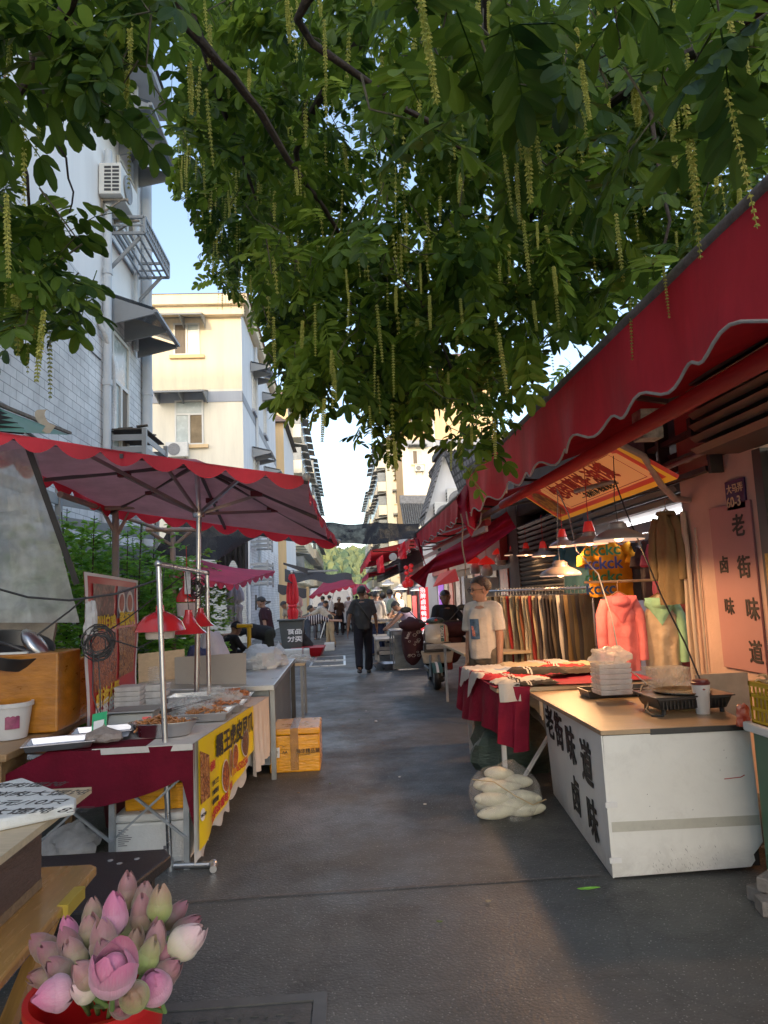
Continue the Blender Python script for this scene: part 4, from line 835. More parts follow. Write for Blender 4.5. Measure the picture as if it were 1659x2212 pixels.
# white cloth under yellow banner + banner (street side face x=-.88)
def side(x0,off,zt,zb,ya,yb_,wv,i=0):
    return lambda u,v:(x0+off+sx(ya+(yb_-ya)*u)+.018*sin(u*23+i)*v+.010*sin(u*51+i)*v, ya+(yb_-ya)*u, zt+(zb(u)-zt)*v)
solo('white_tablecloth',B().grid(side(-.885,.0,TZ+.008,lambda u:.04+.30*u+.02*sin(u*60),4.27,5.95,1),90,10).grid(lambda u,v:(-1.15+(.265+sx(4.262+1.69*v))*u,4.262+1.69*v,TZ+.008),2,6).grid(lambda u,v:(-1.45+.565*u,4.255,TZ+.009-.035*v),20,2),mat('white_cloth',(.52,.50,.47),.7,.1,6,.3,30),'white cloth showing below and beside the yellow banner','tablecloth',smooth=True)
solo('white_tablecloth',B().grid(side(-.86,.0,TZ+.012,lambda u:.20+.06*u,5.55,6.12,1,2),40,10).grid(lambda u,v:(-.98+(.12+sx(5.55+.57*v))*u,5.55+.57*v,TZ+.013),2,2),mat('cream_cloth',(.56,.48,.42),.7,.1,6,.3,30),'creamy white cloth drape between the yellow banner and the steel counter','tablecloth',smooth=True)
yb_=thing('printed_banner','bright yellow printed food banner hanging on the street side of the left stall','banner',(-.86,4.9,0))
YM=mat('yellow_vinyl',(.88,.62,.003),.3,.06,2,coat=.3)
BX=-.858; by0,by1=4.28,5.58
def bz(y): return .11+.22*(y-by0)
q=B().grid(lambda u,v:(BX+sx(by0+(by1-by0)*u)+.012*sin(u*19)*v,by0+(by1-by0)*u,TZ+.02-(TZ+.02-bz(by0+(by1-by0)*u))*v),60,10); part('sheet',q,YM,yb_,True)
def bp(y,z,e=.0): u=(y-by0)/(by1-by0); v=(TZ+.02-z)/(TZ+.02-bz(y)); return V((BX+sx(y)+.012*sin(u*19)*v+.006+e,y,z))
def btext(t,y,z,s,m,name='lettering',bold=.02,sy=1,dy=0): 
    q=B(); q.text(t,(0,0,0),(1,0,0),(0,1,0),1,bold); 
    for i,(a,b,c) in enumerate(q.v): q.v[i]=tuple(bp(y+a*s,z+b*s*sy+a*s*dy,.002+c*.5))
    part(name,q,m,yb_)
btext('霸王虎皮凤爪',4.60,.560,.155,INK,bold=.04,sy=.95,dy=.0); btext('秘制',4.47,.50,.06,REDINK,bold=.03)
btext('1776505566',4.98,.345,.072,REDINK,bold=.02,dy=.05); btext('欢迎',4.86,.29,.05,REDINK); btext('正宗卤香味',4.50,.19,.062,REDINK,bold=.04,dy=.22)
for i,s in enumerate(('百年工艺','口味独特','值得信赖')): btext(s,4.52,.40-.055*i,.035,INK)
# speech bubble
q=B(); 
for k in range(20): q.poly([bp(4.315,.30,.001),bp(4.315+.032*cos(2*PI*k/20),.30+.035*sin(2*PI*k/20),.001),bp(4.315+.032*cos(2*PI*(k+1)/20),.30+.035*sin(2*PI*(k+1)/20),.001)])
part('speech_bubble',q,WINK,yb_); btext('WOW',4.288,.288,.026,INK,bold=.03)
F1=foodmat('crispy_food',[(.62,.20,.03),(.45,.09,.02),(.10,.015,.008)],45); F2=foodmat('braised_food',[(.30,.09,.03),(.16,.04,.015),(.03,.01,.008)],60); F3=foodmat('golden_food',[(.55,.30,.08),(.40,.14,.04),(.12,.03,.01)],38)
def disc(y,z,ry,rz_,m,e=.004):
    q=B(); w_=B()
    for k in range(28):
        a=2*PI*k/28;b=2*PI*(k+1)/28
        w_.poly([bp(y,z,e-.001),bp(y+ry*1.08*cos(a),z+rz_*1.07*sin(a),e-.001),bp(y+ry*1.08*cos(b),z+rz_*1.07*sin(b),e-.001)]); q.poly([bp(y,z,e),bp(y+ry*cos(a),z+rz_*sin(a),e),bp(y+ry*cos(b),z+rz_*sin(b),e)])
    r_=part('printed_rim',w_,WINK,yb_); part('food_picture',q,m,r_)
disc(5.30,.50,.115,.085,F2); disc(5.05,.465,.06,.075,F1); disc(4.92,.45,.045,.085,F3); disc(4.78,.40,.065,.095,F1)
q=B().poly([bp(4.29,.36),bp(4.46,.36),bp(4.46,.60),bp(4.29,.66)]); part('food_picture',q,F3,yb_)
# trays --------------------------------------------------------------------
def tray(label,cx,cy,w_,d_,h,z,rz=0,food=None,foodm=None,group=None,n_=40,fs=.016,name='steel_tray'):
    t=thing(name,label,'tray',(0,0,0),group); b=B()
    def ring(a,zz): return [(-w_/2+a,-d_/2+a,zz),(w_/2-a,-d_/2+a,zz),(w_/2-a,d_/2-a,zz),(-w_/2+a,d_/2-a,zz)]
    R_=[ring(.012,0),ring(0,h),ring(-.014,h+.001),ring(-.014,h+.004),ring(.002,h+.004),ring(.016,.005)]
    i=b.vs([p for r in R_ for p in r])
    for k in range(5):
        for j in range(4): j2=(j+1)%4; b.fc((i+k*4+j,i+k*4+j2,i+k*4+4+j2,i+k*4+4+j))
    b.fc((i+3,i+2,i+1,i)); b.fc((i+20,i+21,i+22,i+23)); part('pan',b,STEEL,t,bv=.003)
    if food:
        f=B()
        for k in range(n_):
            r_=U(0,1)**.6; a=U(0,2*PI); x=cos(a)*r_*w_*.42; y=sin(a)*r_*d_*.42; zz=.012+h*.8+food*(1-r_)*U(.4,1.2); i0=len(f.v)
            a=U(0,6.3); L_=fs*U(1.2,2.6); dx=V((cos(a),sin(a),U(-.4,.6)))*L_; f.tube([V((x,y,zz))-dx,V((x,y,zz+.006)),V((x,y,zz))+dx],[fs*.3,fs*.45,fs*.25],6)
        f.jit(.004,50); part('food',f,foodm,t,True)
    t.location=(cx,cy,z); t.rotation_euler=(0,0,rz); return t
FM=mat('braised_chicken_feet',(.34,.13,.035),.25,.4,40,.3,90,coat=.5); FM2=mat('fried_chicken_feet',(.38,.13,.045),.4,.35,40,.3,90)
Zt=TZ+.014
tray('empty shallow steel tray jutting over the burgundy cloth at the stall corner',-1.66,4.36,.36,.26,.035,Zt,.25)
tray('second shallow steel tray tucked behind the empty corner tray',-1.52,4.66,.34,.26,.035,Zt,.2)
tray('deep empty steel tray at the back of the stall by the card sheet',-1.18,5.72,.34,.24,.09,Zt)
tray('steel tray heaped with orange brown chicken feet beside the steel counter',-.90,5.86,.28,.22,.05,Zt+.004,0,.05,FM2,None,75,.02)
tray('steel tray covered by crumpled clear bags, nearest of the two dark trays',-.97,5.08,.34,.28,.05,Zt+.004,0,.03,FM,None,60)
tray('steel tray next to the yellow banner edge with tongs lying across',-.93,5.42,.34,.28,.05,Zt+.004,0,.03,FM2,None,60)
# oval basin
t=thing('oval_basin','oval steel basin of glossy braised chicken feet on the stall corner','basin',(-1.12,4.55,Zt)); b=B(); 
b.lathe((0,0,0),[(.0,.001),(.15,.001),(.19,.075),(.205,.082),(.205,.086),(.186,.084),(.148,.008),(.0,.008)],32); b.xf(M.Scale(1.05,4,V((1,0,0)))@M.Scale(.62,4,V((0,1,0)))); b.xf(M.Translation(V((-1.12,4.55,Zt))))
part('bowl',b,STEEL,t,True); f=B()
for k in range(110):
    r_=U(0,1)**.5; a=U(0,6.3); x=-1.12+cos(a)*r_*.165; y=4.55+sin(a)*r_*.09; zz=Zt+.055+.045*(1-r_)+U(-.01,.02); a=U(0,6.3); dx=V((cos(a),sin(a),U(-.3,.8)))*U(.012,.03); f.tube([V((x,y,zz))-dx,V((x,y,zz+.008)),V((x,y,zz))+dx],[.006,.009,.005],6)
f.jit(.004,60); part('food',f,FM,t,True)
solo('tongs',B().bar((-1.2,4.95,Zt+.08),(-.98,5.35,Zt+.10),.012,.004).bar((-1.21,4.95,Zt+.095),(-.97,5.35,Zt+.10),.012,.004).bar((-1.22,4.9,Zt+.085),(-1.19,5.0,Zt+.085),.03,.02),BLK,'dark handled tongs lying across the steel trays','tongs')
# scale
t=thing('weighing_scale','electronic weighing scale with steel pan on the left stall','scale',(-1.42,5.02,Zt)); b=B().hexa([(-1.57,4.86,Zt),(-1.27,4.86,Zt),(-1.27,5.14,Zt),(-1.57,5.14,Zt),(-1.56,4.91,Zt+.085),(-1.28,4.91,Zt+.085),(-1.28,5.13,Zt+.085),(-1.56,5.13,Zt+.085)])
part('housing',b,mat('scale_grey',(.30,.31,.29),.5,.1,5),t,bv=.008); part('weighing_pan',B().box(-1.575,-1.265,4.88,5.15,Zt+.095,Zt+.105),DSTEEL,t,bv=.003)
part('display',B().hexa([(-1.34,4.858,Zt+.02),(-1.285,4.858,Zt+.02),(-1.285,4.865,Zt+.02),(-1.34,4.865,Zt+.02),(-1.34,4.885,Zt+.065),(-1.285,4.885,Zt+.065),(-1.285,4.893,Zt+.065),(-1.34,4.893,Zt+.065)]),mat('red_display',(.5,.06,.05),.3,emit=.4),t)
# foam boxes / clear tubs
def boxes(label,x,y,z,w_,d_,h,m,n_,taper=.03,name='food_box',group=None):
    for k in range(n_):
        b=B(); z0=z+k*h; b.hexa([(x-w_/2+taper,y-d_/2+taper,z0),(x+w_/2-taper,y-d_/2+taper,z0),(x+w_/2-taper,y+d_/2-taper,z0),(x-w_/2+taper,y+d_/2-taper,z0),(x-w_/2,y-d_/2,z0+h*.9),(x+w_/2,y-d_/2,z0+h*.9),(x+w_/2,y+d_/2,z0+h*.9),(x-w_/2,y+d_/2,z0+h*.9)])
        solo(name,b,m,label,'food box',group,bv=.004)
p=aY(282,1500,5.5); boxes('white square takeaway box in the front stack beside the scale',p.x+.0,5.5,Zt,.19,.19,.035,MILK,6,.006,group='stack of white takeaway boxes beside the scale')
p=aY(335,1500,5.65); boxes('translucent tub in the stack right of the white takeaway boxes',p.x,5.65,Zt,.20,.18,.05,MILK,4,.012,group='stack of translucent tubs behind the rack post')
q=B()
for k in range(9): q.lathe((p.x+.01,5.66,Zt+.2+k*.014),[(.05,0),(.066,.004),(.066,.008),(.05,.012)],18)
solo('lid_stack',q,CLEAR,'stack of round clear lids on the translucent tubs','lid',smooth=True)
# plastic bags
def bag(label,c,r,m,sd=1,amp=.35,name='plastic_bag',n1=30,n2=18,tie=False):
    b=B(); 
    b.ell((0,0,0),(1,1,1),n1,n2)
    vs=[]
    for v in b.v:
        p=V(v); k=1+amp*noise.noise(p*1.7+V((sd,0,0)))+amp*.35*noise.noise(p*3.5+V((sd,5,0)))+amp*.10*noise.noise(p*9+V((0,sd,0)))
        p=V((p.x*r[0]*k,p.y*r[1]*k,max(-r[2]*.55,p.z*r[2]*k))); 
        if tie and p.z>r[2]*.35: s=max(.12,1-(p.z-r[2]*.35)/(r[2]*.5)); p.x*=s; p.y*=s; p.z+=r[2]*.25*(1-s)
        vs.append(tuple(p+V(c)+V((0,0,r[2]*.55))))
    b.v=vs; return solo(name,b,m,label,'plastic bag',smooth=True,sharp=30)
bag('crumpled clear plastic bag on the nearest dark tray',(-1.1,5.15,Zt+.05),(.17,.15,.05),CLEAR,1,.5)
bag('crumpled clear plastic bag pile on the tray by the pole',(-1.0,5.50,Zt+.05),(.18,.14,.07),CLEAR,4,.5)
bag('knotted small clear bag of meat on the corner tray',(-1.43,4.40,Zt+.01),(.10,.07,.055),sheermat('bag_meat',(.36,.30,.27),.85,.3),7,.3,tie=True)
# payment stand (blank)
t=thing('payment_stand','small tilted green and white payment card stand on the stall','sign',(-1.5,4.5,Zt)); 
def tilt(b_): b_.xf(M.Translation(V((-1.50,4.52,Zt+.01)))@M.Rotation(R(-14),4,'Z')@M.Rotation(R(-25),4,'X')@M.Rotation(R(-12),4,'Y')); return b_
part('board',tilt(B().box(-.048,.048,-.004,.004,0,.155)),mat('green_plastic',(.02,.33,.13),.35),t,bv=.002); part('panel',tilt(B().box(-.033,.033,-.007,-.005,.03,.105)),WINK,t)
# card sheets
solo('card_sheet',B().hexa([tuple(p) for p in (aY(378,1500,6.6),aY(532,1488,6.3),aY(532,1488,6.32),aY(378,1500,6.62),aY(377,1420,6.6),aY(532,1410,6.3),aY(532,1410,6.32),aY(377,1420,6.62))]),CARD,'grey cardboard sheet standing upright on the steel counter end','card sheet')
solo('plywood_sheet',B().hexa([tuple(p) for p in (aY(300,1500,6.9),aY(405,1500,7.1),aY(405,1500,7.12),aY(300,1500,6.92),aY(298,1413,6.9),aY(398,1402,7.1),aY(398,1402,7.12),aY(298,1413,6.92))]),PLY,'pale plywood sheet leaning behind the red lamps','board')
# lamp rack ------------------------------------------------------------------
t=thing('pipe_rack','bare steel pipe rack holding red lamps over the left stall','rack',(-1.05,4.4,0))
n0=V((-1.035,4.33,.02)); nt=aY(342,1218,4.36); ft=aY(447,1238,5.75); fb=V((ft.x+.01,5.75,.02))
part('post',B().tube([n0,nt],.0165,12),STEEL,t,True); part('post',B().tube([fb,ft],.0165,12),STEEL,t,True); part('crossbar',B().tube([nt,ft],.0165,12).ell(nt,.024,10,8).ell(ft,.024,10,8),STEEL,t,True)
q=B().tube([(-1.22,4.35,.022),(-.79,4.32,.022)],.018,12).ell((-.79,4.32,.022),.027,10,8).tube([(-.79,4.32,.022),(-.775,4.24,.022)],.02,10).tube([(-1.035,4.33,0),(-1.035,4.33,.06)],.026,12); part('foot',q,STEEL,t,True); part('foot',B().tube([(-1.4,5.75,.022),(-.9,5.75,.022)],.018,10),STEEL,t,True)
def cone_lamp(label,c,r,m,kind='dome',group=None,cord=None,inner=(.6,.35,.2),emit=0,bulb=None,cap=None,name='pendant_lamp'):
    """c = centre of rim"""
    t=thing(name,label,'lamp',tuple(c),group); c=V(c)
    prof={'dome':[(r,0),(r*.98,.03*r),(r*.86,.32*r),(r*.62,.56*r),(r*.34,.70*r),(r*.18,.76*r),(r*.15,1.0*r),(.02*r,1.02*r)],
          'bell':[(r,0),(r*.93,.05*r),(r*.70,.25*r),(r*.45,.55*r),(r*.30,.85*r),(r*.22,1.05*r),(r*.2,1.3*r),(.02*r,1.32*r)],
          'shade':[(r,0),(r*1.0,.03*r),(r*.90,.17*r),(r*.62,.33*r),(r*.43,.41*r),(r*.42,.46*r),(r*.36,.47*r),(r*.35,.62*r),(r*.26,.66*r),(r*.22,.72*r),(.02*r,.73*r)]}[kind]
    b=B().lathe(c,prof,28); part('lamp_shade',b,m,t,True)
    inn=B().lathe(c,[(x*.97,z-.004) for x,z in prof[::-1]],28); part('shade_lining',inn,mat('lining_%.1f%.1f%.1f_%.1f'%(inner+(emit,)),inner,.4,.05,3,emit=emit) if emit else mat('lining_%.1f%.1f%.1f'%inner,inner,.4,.05,3),t,True)
    if cap: h=prof[-1][1]; part('lamp_cap',B().lathe(c+V((0,0,h)),[(r*.32,-.06*r),(r*.33,.0),(r*.20,.50*r),(.0,.51*r)],18),cap,t,True)
    if bulb: bulb(t,c)
    top=c+V((0,0,prof[-1][1]+(r*.42 if cap else 0)))
    if cord: 
        pts=[top]+[V(x) for x in cord[0]]; part('cord',B().tube(pts,.0035,6),cord[1],t,True)
    return t
def fat(t,c): part('bulb_cover',B().lathe(c,[(.0,-.36*.15),(.085,-.05),(.09,-.03),(.09,.02),(.05,.04)],18),mat('bulb_milky',(.6,.52,.46),.35,.05),t,True)
c1=aY(346,1362,4.62); cone_lamp('wide glossy red dome lamp with milky bulb hanging on the near side of the rack',c1,.158,RED,'dome',cord=([aY(356,1222,4.7)],BLK),bulb=fat,inner=(.5,.1,.1),name='heat_lamp')
def fat2(t,c): pass
cone_lamp('red bell lamp with frilled edge, middle one on the rack',aY(408,1368,5.1),.125,RED,'bell',cord=([aY(400,1230,5.1)],BLK),inner=(.5,.1,.1),name='heat_lamp')
cone_lamp('smallest red bell lamp, farthest on the rack',aY(434,1352,5.6),.105,RED,'bell',cord=([aY(430,1237,5.6)],BLK),inner=(.5,.1,.1),name='heat_lamp')
t=thing('hanging_lantern','red lamp with white lower half hanging behind the rack','lamp',tuple(aY(404,1300,6.8))); c=aY(404,1300,6.8)
part('lamp_shade',B().lathe(c,[(.10,0),(.10,.04),(.07,.10),(.04,.14),(.03,.2),(.03,.32),(0,.33)],20),RED,t,True); part('diffuser',B().lathe(c,[(.0,-.13),(.085,-.13),(.099,-.01)],20),mat('lamp_white',(.5,.42,.45),.4),t,True); part('cord',B().tube([c+V((0,0,.32)),aY(402,1180,6.8)],.004,6),REDINK,t)
# coils and cables
def coil(label,c,r,turns,n_,tail=[],sd=0):
    b=B(); rr=random.Random(sd)
    for k in range(turns):
        a0=rr.uniform(0,6);ex=rr.uniform(.7,1.15);ey=rr.uniform(.75,1.2);off=V((rr.uniform(-.02,.02),rr.uniform(-.02,.02),rr.uniform(-.03,.03)))
        b.tube([V(c)+off+V((cos(a0+2*PI*i/18)*r*ex,.01*sin(i*2+k),sin(a0+2*PI*i/18)*r*ey)) for i in range(19)],.0042,5,cap=False)
    for tl in tail: b.tube([V(x) for x in tl],.0045,6)
    return solo('cable_coil',b,BLK,label,'cable coil',smooth=True)
cc=aY(212,1390,4.75); coil('tangled black cable coil hanging on the red menu banner',cc,.085,12,0,[[cc+V((-.03,0,-.05)),aY(200,1500,4.75),aY(213,1545,4.72)],[cc+V((.0,0,-.05)),aY(216,1480,4.75),aY(217,1545,4.72)],[cc+V((.06,0,.03)),aY(300,1400,4.65),aY(330,1383,4.6)],[cc+V((.03,0,.06)),aY(270,1340,5),aY(400,1240,5.6)]],2)
cc=aY(422,1268,5.4); coil('black cable bundle hanging from the rack crossbar',cc,.055,10,0,[[cc,aY(425,1225,5.4)]],5)
solo('power_cable',B().tube([aY(-40,1262,4.0),aY(60,1290,4.1),aY(150,1297,4.2),aY(250,1283,4.3),aY(342,1252,4.37)],.0065,8),BLK,'thick black cable sagging from the left edge to the rack post','cable',smooth=True)
solo('power_cable',B().tube([aY(80,1372,4.6),aY(150,1320,4.7),aY(185,1290,4.9)],.006,8),BLK,'short black cable slanting down behind the amber carton','cable',smooth=True)
solo('price_tag',B().box(*(lambda a:(a.x-.012,a.x+.03,a.y,a.y+.004,a.z-.16,a.z))(aY(402,1235,5.2))),mat('tag_print',(.45,.45,.48),.5,.4,50),'narrow printed card tag hanging from the rack crossbar','tag')
# red menu banner ---------------------------------------------------------------
mb=thing('menu_banner','tall red menu banner with food photos behind the left stall','banner',tuple(aY(240,1560,5.4)))
q0=aY(180,1235,4.95);q1=aY(298,1254,6.2);q2=aY(294,1500,6.2);q3=aY(186,1575,4.95)
def mp_(u,v,e=0): # v down
    p=q0.lerp(q1,u).lerp(q3.lerp(q2,u),v); return p+V((e,-e*.4,0))+V((.006*sin(v*9+u*4),0,0))
part('sheet',B().grid(lambda u,v:mp_(u,v),12,20),mat('banner_red',(.46,.008,.016),.35,.1,3),mb,True)
part('hem',B().grid(lambda u,v:mp_(u,v*.022,.004),12,1).grid(lambda u,v:mp_(.97+.03*u,v,.004),1,12).grid(lambda u,v:mp_(.045*u,v,.004),1,12),WINK,mb)
MD=foodmat('dark_meat_photo',[(.25,.10,.08),(.12,.04,.035),(.03,.012,.01)],25,.2); PL=foodmat('plate_photo',[(.12,.16,.28),(.08,.10,.2),(.03,.04,.1)],8,.1)
for (u0,u1,v0,v1,m) in ((.12,.50,.07,.32,MD),(.56,.92,.07,.32,PL),(.12,.53,.42,.80,F1),(.58,.92,.40,.78,F3)): part('food_picture',B().grid(lambda u,v:mp_(u0+(u1-u0)*u,v0+(v1-v0)*v,.006),4,4),m,mb)
for u0 in (.65,.82):
    q=B()
    for k in range(18): a=2*PI*k/18;b_=2*PI*(k+1)/18; q.poly([mp_(u0,.2,.008),mp_(u0+.075*cos(b_),.2+.10*sin(b_),.008),mp_(u0+.075*cos(a),.2+.10*sin(a),.008)])
    e_=part('plate_picture',q,WINK,mb); q=B()
    for k in range(18): a=2*PI*k/18;b_=2*PI*(k+1)/18; q.poly([mp_(u0,.2,.010),mp_(u0+.05*cos(b_),.2+.07*sin(b_),.010),mp_(u0+.05*cos(a),.2+.07*sin(a),.010)])
    part('food_picture',q,mat('roast_duck',(.35,.06,.03),.4,.4,30),e_)
def mtext(t,u,v,s,m,bold=.04):
    q=B(); q.text(t,(0,0,0),(1,0,0),(0,1,0),1,bold)
    for i,(a,b,c) in enumerate(q.v): q.v[i]=tuple(mp_(u+a*s,v-b*s*1.15,.012+c))
    part('lettering',q,m,mb)
mtext('四川白鸡',.13,.385,.10,YELINK); mtext('酱板鸭',.60,.37,.10,YELINK); mtext('卤油大肠',.13,.90,.115,YELINK); mtext('联系电话',.12,.995,.13,WINK,.03)
bag('milky plastic bag tied over the socket beside the menu banner',tuple(aY(195,1370,4.8)),(.045,.04,.13),MILK,3,.5)
# amber cartons ---------------------------------------------------------------
def carton(name,label,x0,x1,y0,y1,z0,z1,m=AMBER,lid=.0,tape=True,rz=0,text=None,flap=False):
    t=thing(name,label,'box',((x0+x1)/2,(y0+y1)/2,z0)); b=B().box(x0,x1,y0,y1,z0,z1-lid); b.jit(.004,9); part('body',b,m,t,bv=.012)
    if lid: part('lid',B().box(x0-.006,x1+.006,y0-.006,y1+.006,z1-lid+.004,z1),m,t,bv=.014)
    if tape:
        c=B(); cx=(x0+x1)/2; c.box(cx-.035,cx+.035,y0-.009,y1+.009,z1,z1+.003); c.box(cx-.035,cx+.035,y0-.011,y0-.008,z0+.02,z1); part('tape',c,mat('brown_tape',(.36,.15,.02),.2,.3,14,.3,coat=.6),t)
    return t
cb=carton('taped_carton','amber taped foam carton standing on the road beside the left stall',-.69,-.245,6.50,7.05,0,.375,lid=.06)
def ct(s,x,z,sz,m=INK,bold=.02): part('lettering',B().text(s,(x,6.487,z),(1,0,0),(0,0,1),sz,bold),m,cb)
mbk=mat('faded_print',(.06,.035,.01),.6)
ct('海华精品蔬',-.455,.165,.042,mbk,.03); ct('AA',-.575,.165,.036,mbk,.01); ct('ZHONGHUA VEGETABLE',-.455,.148,.011,mbk); 
part('logo',B().tube([(-.585+.03*cos(a*.5),6.4865,.205+.035*sin(a*.5)) for a in range(11)],.0012,4).tube([(-.56+.02*cos(a*.5+1),6.4865,.20+.03*sin(a*.5+1)) for a in range(11)],.0012,4),mbk,cb)
part('label',B().box(-.668,-.598,6.484,6.487,.135,.22),WINK,cb); q=B()
for k in range(7): q.box(-.66,-.66+U(.03,.055),6.4825,6.4838,.205-k*.01,.209-k*.01)
part('label_print',q,mbk,cb)
carton('taped_carton','plain amber carton at the right end of the brown table, beside the menu banner',-2.15,-1.84,4.85,5.35,.735,1.16)
bx=aY(88,1478,4.9)
kb=thing('taped_carton','large amber carton with raised foam lid behind dark pans, left edge','box',(-2.2,4.7,.72))
c0=aY(0,1545,4.75); part('body',B().box(-2.75,aY(125,1450,4.7).x,4.7,5.1,.74,aY(60,1412,4.7).z),mat('shaded_amber_tape',(.36,.125,.008),.3,.35,5,.3,12,coat=.4,stretch=(1,1,3)),kb,bv=.012)  # darker copy of the carton amber, shade put into the colour
zt=aY(60,1412,4.7).z
part('open_lid',B().hexa([(-2.75,5.06,zt),(-2.0,5.06,zt),(-2.0,5.10,zt),(-2.75,5.10,zt),(-2.75,5.16,zt+.25),(-2.0,5.16,zt+.25),(-2.0,5.20,zt+.25),(-2.75,5.20,zt+.25)]),mat('grimy_foam',(.20,.17,.13),.7,.4,6),kb)
part('rim',B().box(-2.74,-2.01,4.70,4.73,zt,zt+.012).box(-2.74,-2.01,5.02,5.05,zt,zt+.012),FOAM,kb)
p=aY(70,1400,4.85)
t=thing('cooking_pan','dark pan and shiny ladle piled in the amber carton','pan',tuple(p)); part('pan',B().lathe(p+V((-.12,0,-.06)),[(0,0),(.2,.0),(.24,.1),(.23,.1),(.19,.01),(0,.01)],24,ax=(.3,-.3,1)),mat('black_iron',(.015,.015,.016),.4,.3,8),t,True)
part('steel_lid',B().ell(p+V((.02,0,.02)),(.13,.10,.05),16,8,rot=Euler((0,.9,0)).to_matrix()),STEEL,t,True); part('handle',B().tube([p+V((-.3,0,.07)),p+V((-.1,-.1,.03)),p+V((.16,-.1,-.08))],.012,8),BLK,t)
# brown table far left with bucket and board
t=thing('wooden_table','brown wooden table at the left edge holding the amber carton','table',(-2.2,4.7,0)); part('tabletop',B().box(-2.9,-1.86,4.12,5.4,.69,.73),WOOD,t,bv=.005); part('apron',B().box(-2.85,-1.92,4.2,5.3,.56,.688),WOOD,t); 
for x,y in ((-1.95,4.2),(-1.95,5.3),(-2.8,5.3),(-2.8,4.2)): part('leg',B().bar((x,y,0),(x,y,.558),.05),WOOD,t)
p=aZ(48,1568,.73); solo('cutting_board',B().lathe((p.x-.12,4.45,.732),[(0,0),(.235,0),(.24,.012),(.24,.04),(.232,.048),(0,.048)],36),mat('white_board',(.50,.52,.46),.4,.08,9),'thick round white cutting board on the brown table','cutting board',smooth=True)
bc=aY(20,1545,4.85); t=thing('lidded_bucket','white plastic bucket with purple label on the brown table','bucket',(bc.x,4.62,.79)); bx_=V((aY(18,1540,4.6).x,4.62,.735)); part('bucket',B().lathe(bx_,[(0,0),(.10,0),(.125,.19),(.135,.19),(.135,.215),(.12,.215)],28),mat('bucket_white',(.50,.50,.50),.35,.05,5),t,True); part('label',B().grid(lambda u,v:(bx_.x+.118*sin(.2+.7*u),bx_.y-.118*cos(.2+.7*u),.80+.09*v),8,2),mat('purple_label',(.22,.03,.09),.4,.4,30),t)
# white wrapped stool thing
t=thing('wrapped_stool','cling wrapped stool at the left edge below the cutting board','stool',(-2.1,3.55,0)); s0=aZ(15,1590,.72); part('seat',B().lathe((s0.x-.06,s0.y,.68),[(0,0),(.13,0),(.15,.02),(.14,.05),(0,.055)],20).jit(.008,14),MILK,t,True); part('leg',B().tube([(s0.x+.02,s0.y,.68),(s0.x+.10,s0.y-.03,.5),(s0.x+.09,s0.y,.0)],[.04,.035,.02],10).jit(.008,20),MILK,t,True); part('leg',B().tube([(s0.x-.1,s0.y,.68),(s0.x-.1,s0.y,0)],.02,8),BLK,t,True)
# under-table boxes
t=carton('foam_box','white foam box with printed labels under the burgundy cloth',-1.38,-.95,4.45,4.95,0,.285,FOAM,.05,False); q=B()
for k in range(9): q.box(-1.36,-1.36+U(.03,.08),4.446,4.4485,.20-k*.011,.204-k*.011)
q.box(-1.10,-1.07,4.446,4.4485,.08,.10)
part('print',q,mat('grey_print',(.12,.12,.13),.6),t)
carton('taped_carton','small amber carton stacked on the white foam box under the stall',-1.34,-.97,4.5,4.9,.29,.44,tape=False)
bag('milky bag lying on the ground under the left folding table',(-1.72,4.7,0),(.16,.12,.12),MILK,11,.4)
solo('waste_bin',B().lathe((-1.55,5.3,0),[(0,0),(.15,0),(.19,.4),(.18,.4),(.14,.01),(0,.01)],20),mat('dark_red_plastic',(.10,.008,.008),.5),'dark red bin deep under the left stall table','bin',smooth=True)
# steel counter --------------------------------------------------------------
t=thing('steel_counter','long grey steel counter behind the food stall with dark corner post','counter',(-1.1,7.5,0)); part('worktop',B().box(-1.9,-.60,6.15,8.85,.755,.80),mat('brushed_top',(.42,.45,.48),.3,.2,4,metal=.9),t,bv=.004)
part('side_panel',B().box(-1.85,-.66,6.3,8.75,.12,.752),mat('steel_side',(.17,.20,.23),.38,.35,3,metal=.7,stretch=(1,1,3)),t); part('leg',B().bar((-.63,8.8,0),(-.63,8.8,.754),.05),BLK,t); part('leg',B().bar((-.63,6.3,0),(-.63,6.3,.754),.04),DSTEEL,t); part('label',B().box(-.659,-.657,6.42,6.52,.60,.72),mat('sticker',(.3,.27,.24),.6,.4,60),t)
bag('large white plastic bag crumpled on the steel counter',(-.88,7.9,.80),(.24,.34,.15),sheermat('white_bag',(.72,.80,.86),.93,.3,tr=.3),9,.45)
folding_table('low_table','low pale table end behind the steel counter',-1.7,-.5,9.0,9.9,.72,PLY,GREYF,cross=False)
bag('small clear plastic bag on the low table end',(-.62,9.2,.72),(.2,.2,.06),CLEAR,13,.6)
bag('dark blue folded cover leaning behind the card sheet',tuple(aY(425,1430,7.4)-V((0,0,.35))),(.17,.16,.32),mat('navy_cover',(.015,.02,.075),.7,.3,6),21,.25,name='cloth_cover')
bag('white cloth cover bundled beside the navy cover',tuple(aY(460,1425,7.9)-V((0,0,.5))),(.20,.2,.5),mat('white_cover',(.50,.48,.56),.8,.1,6),23,.25,name='cloth_cover')
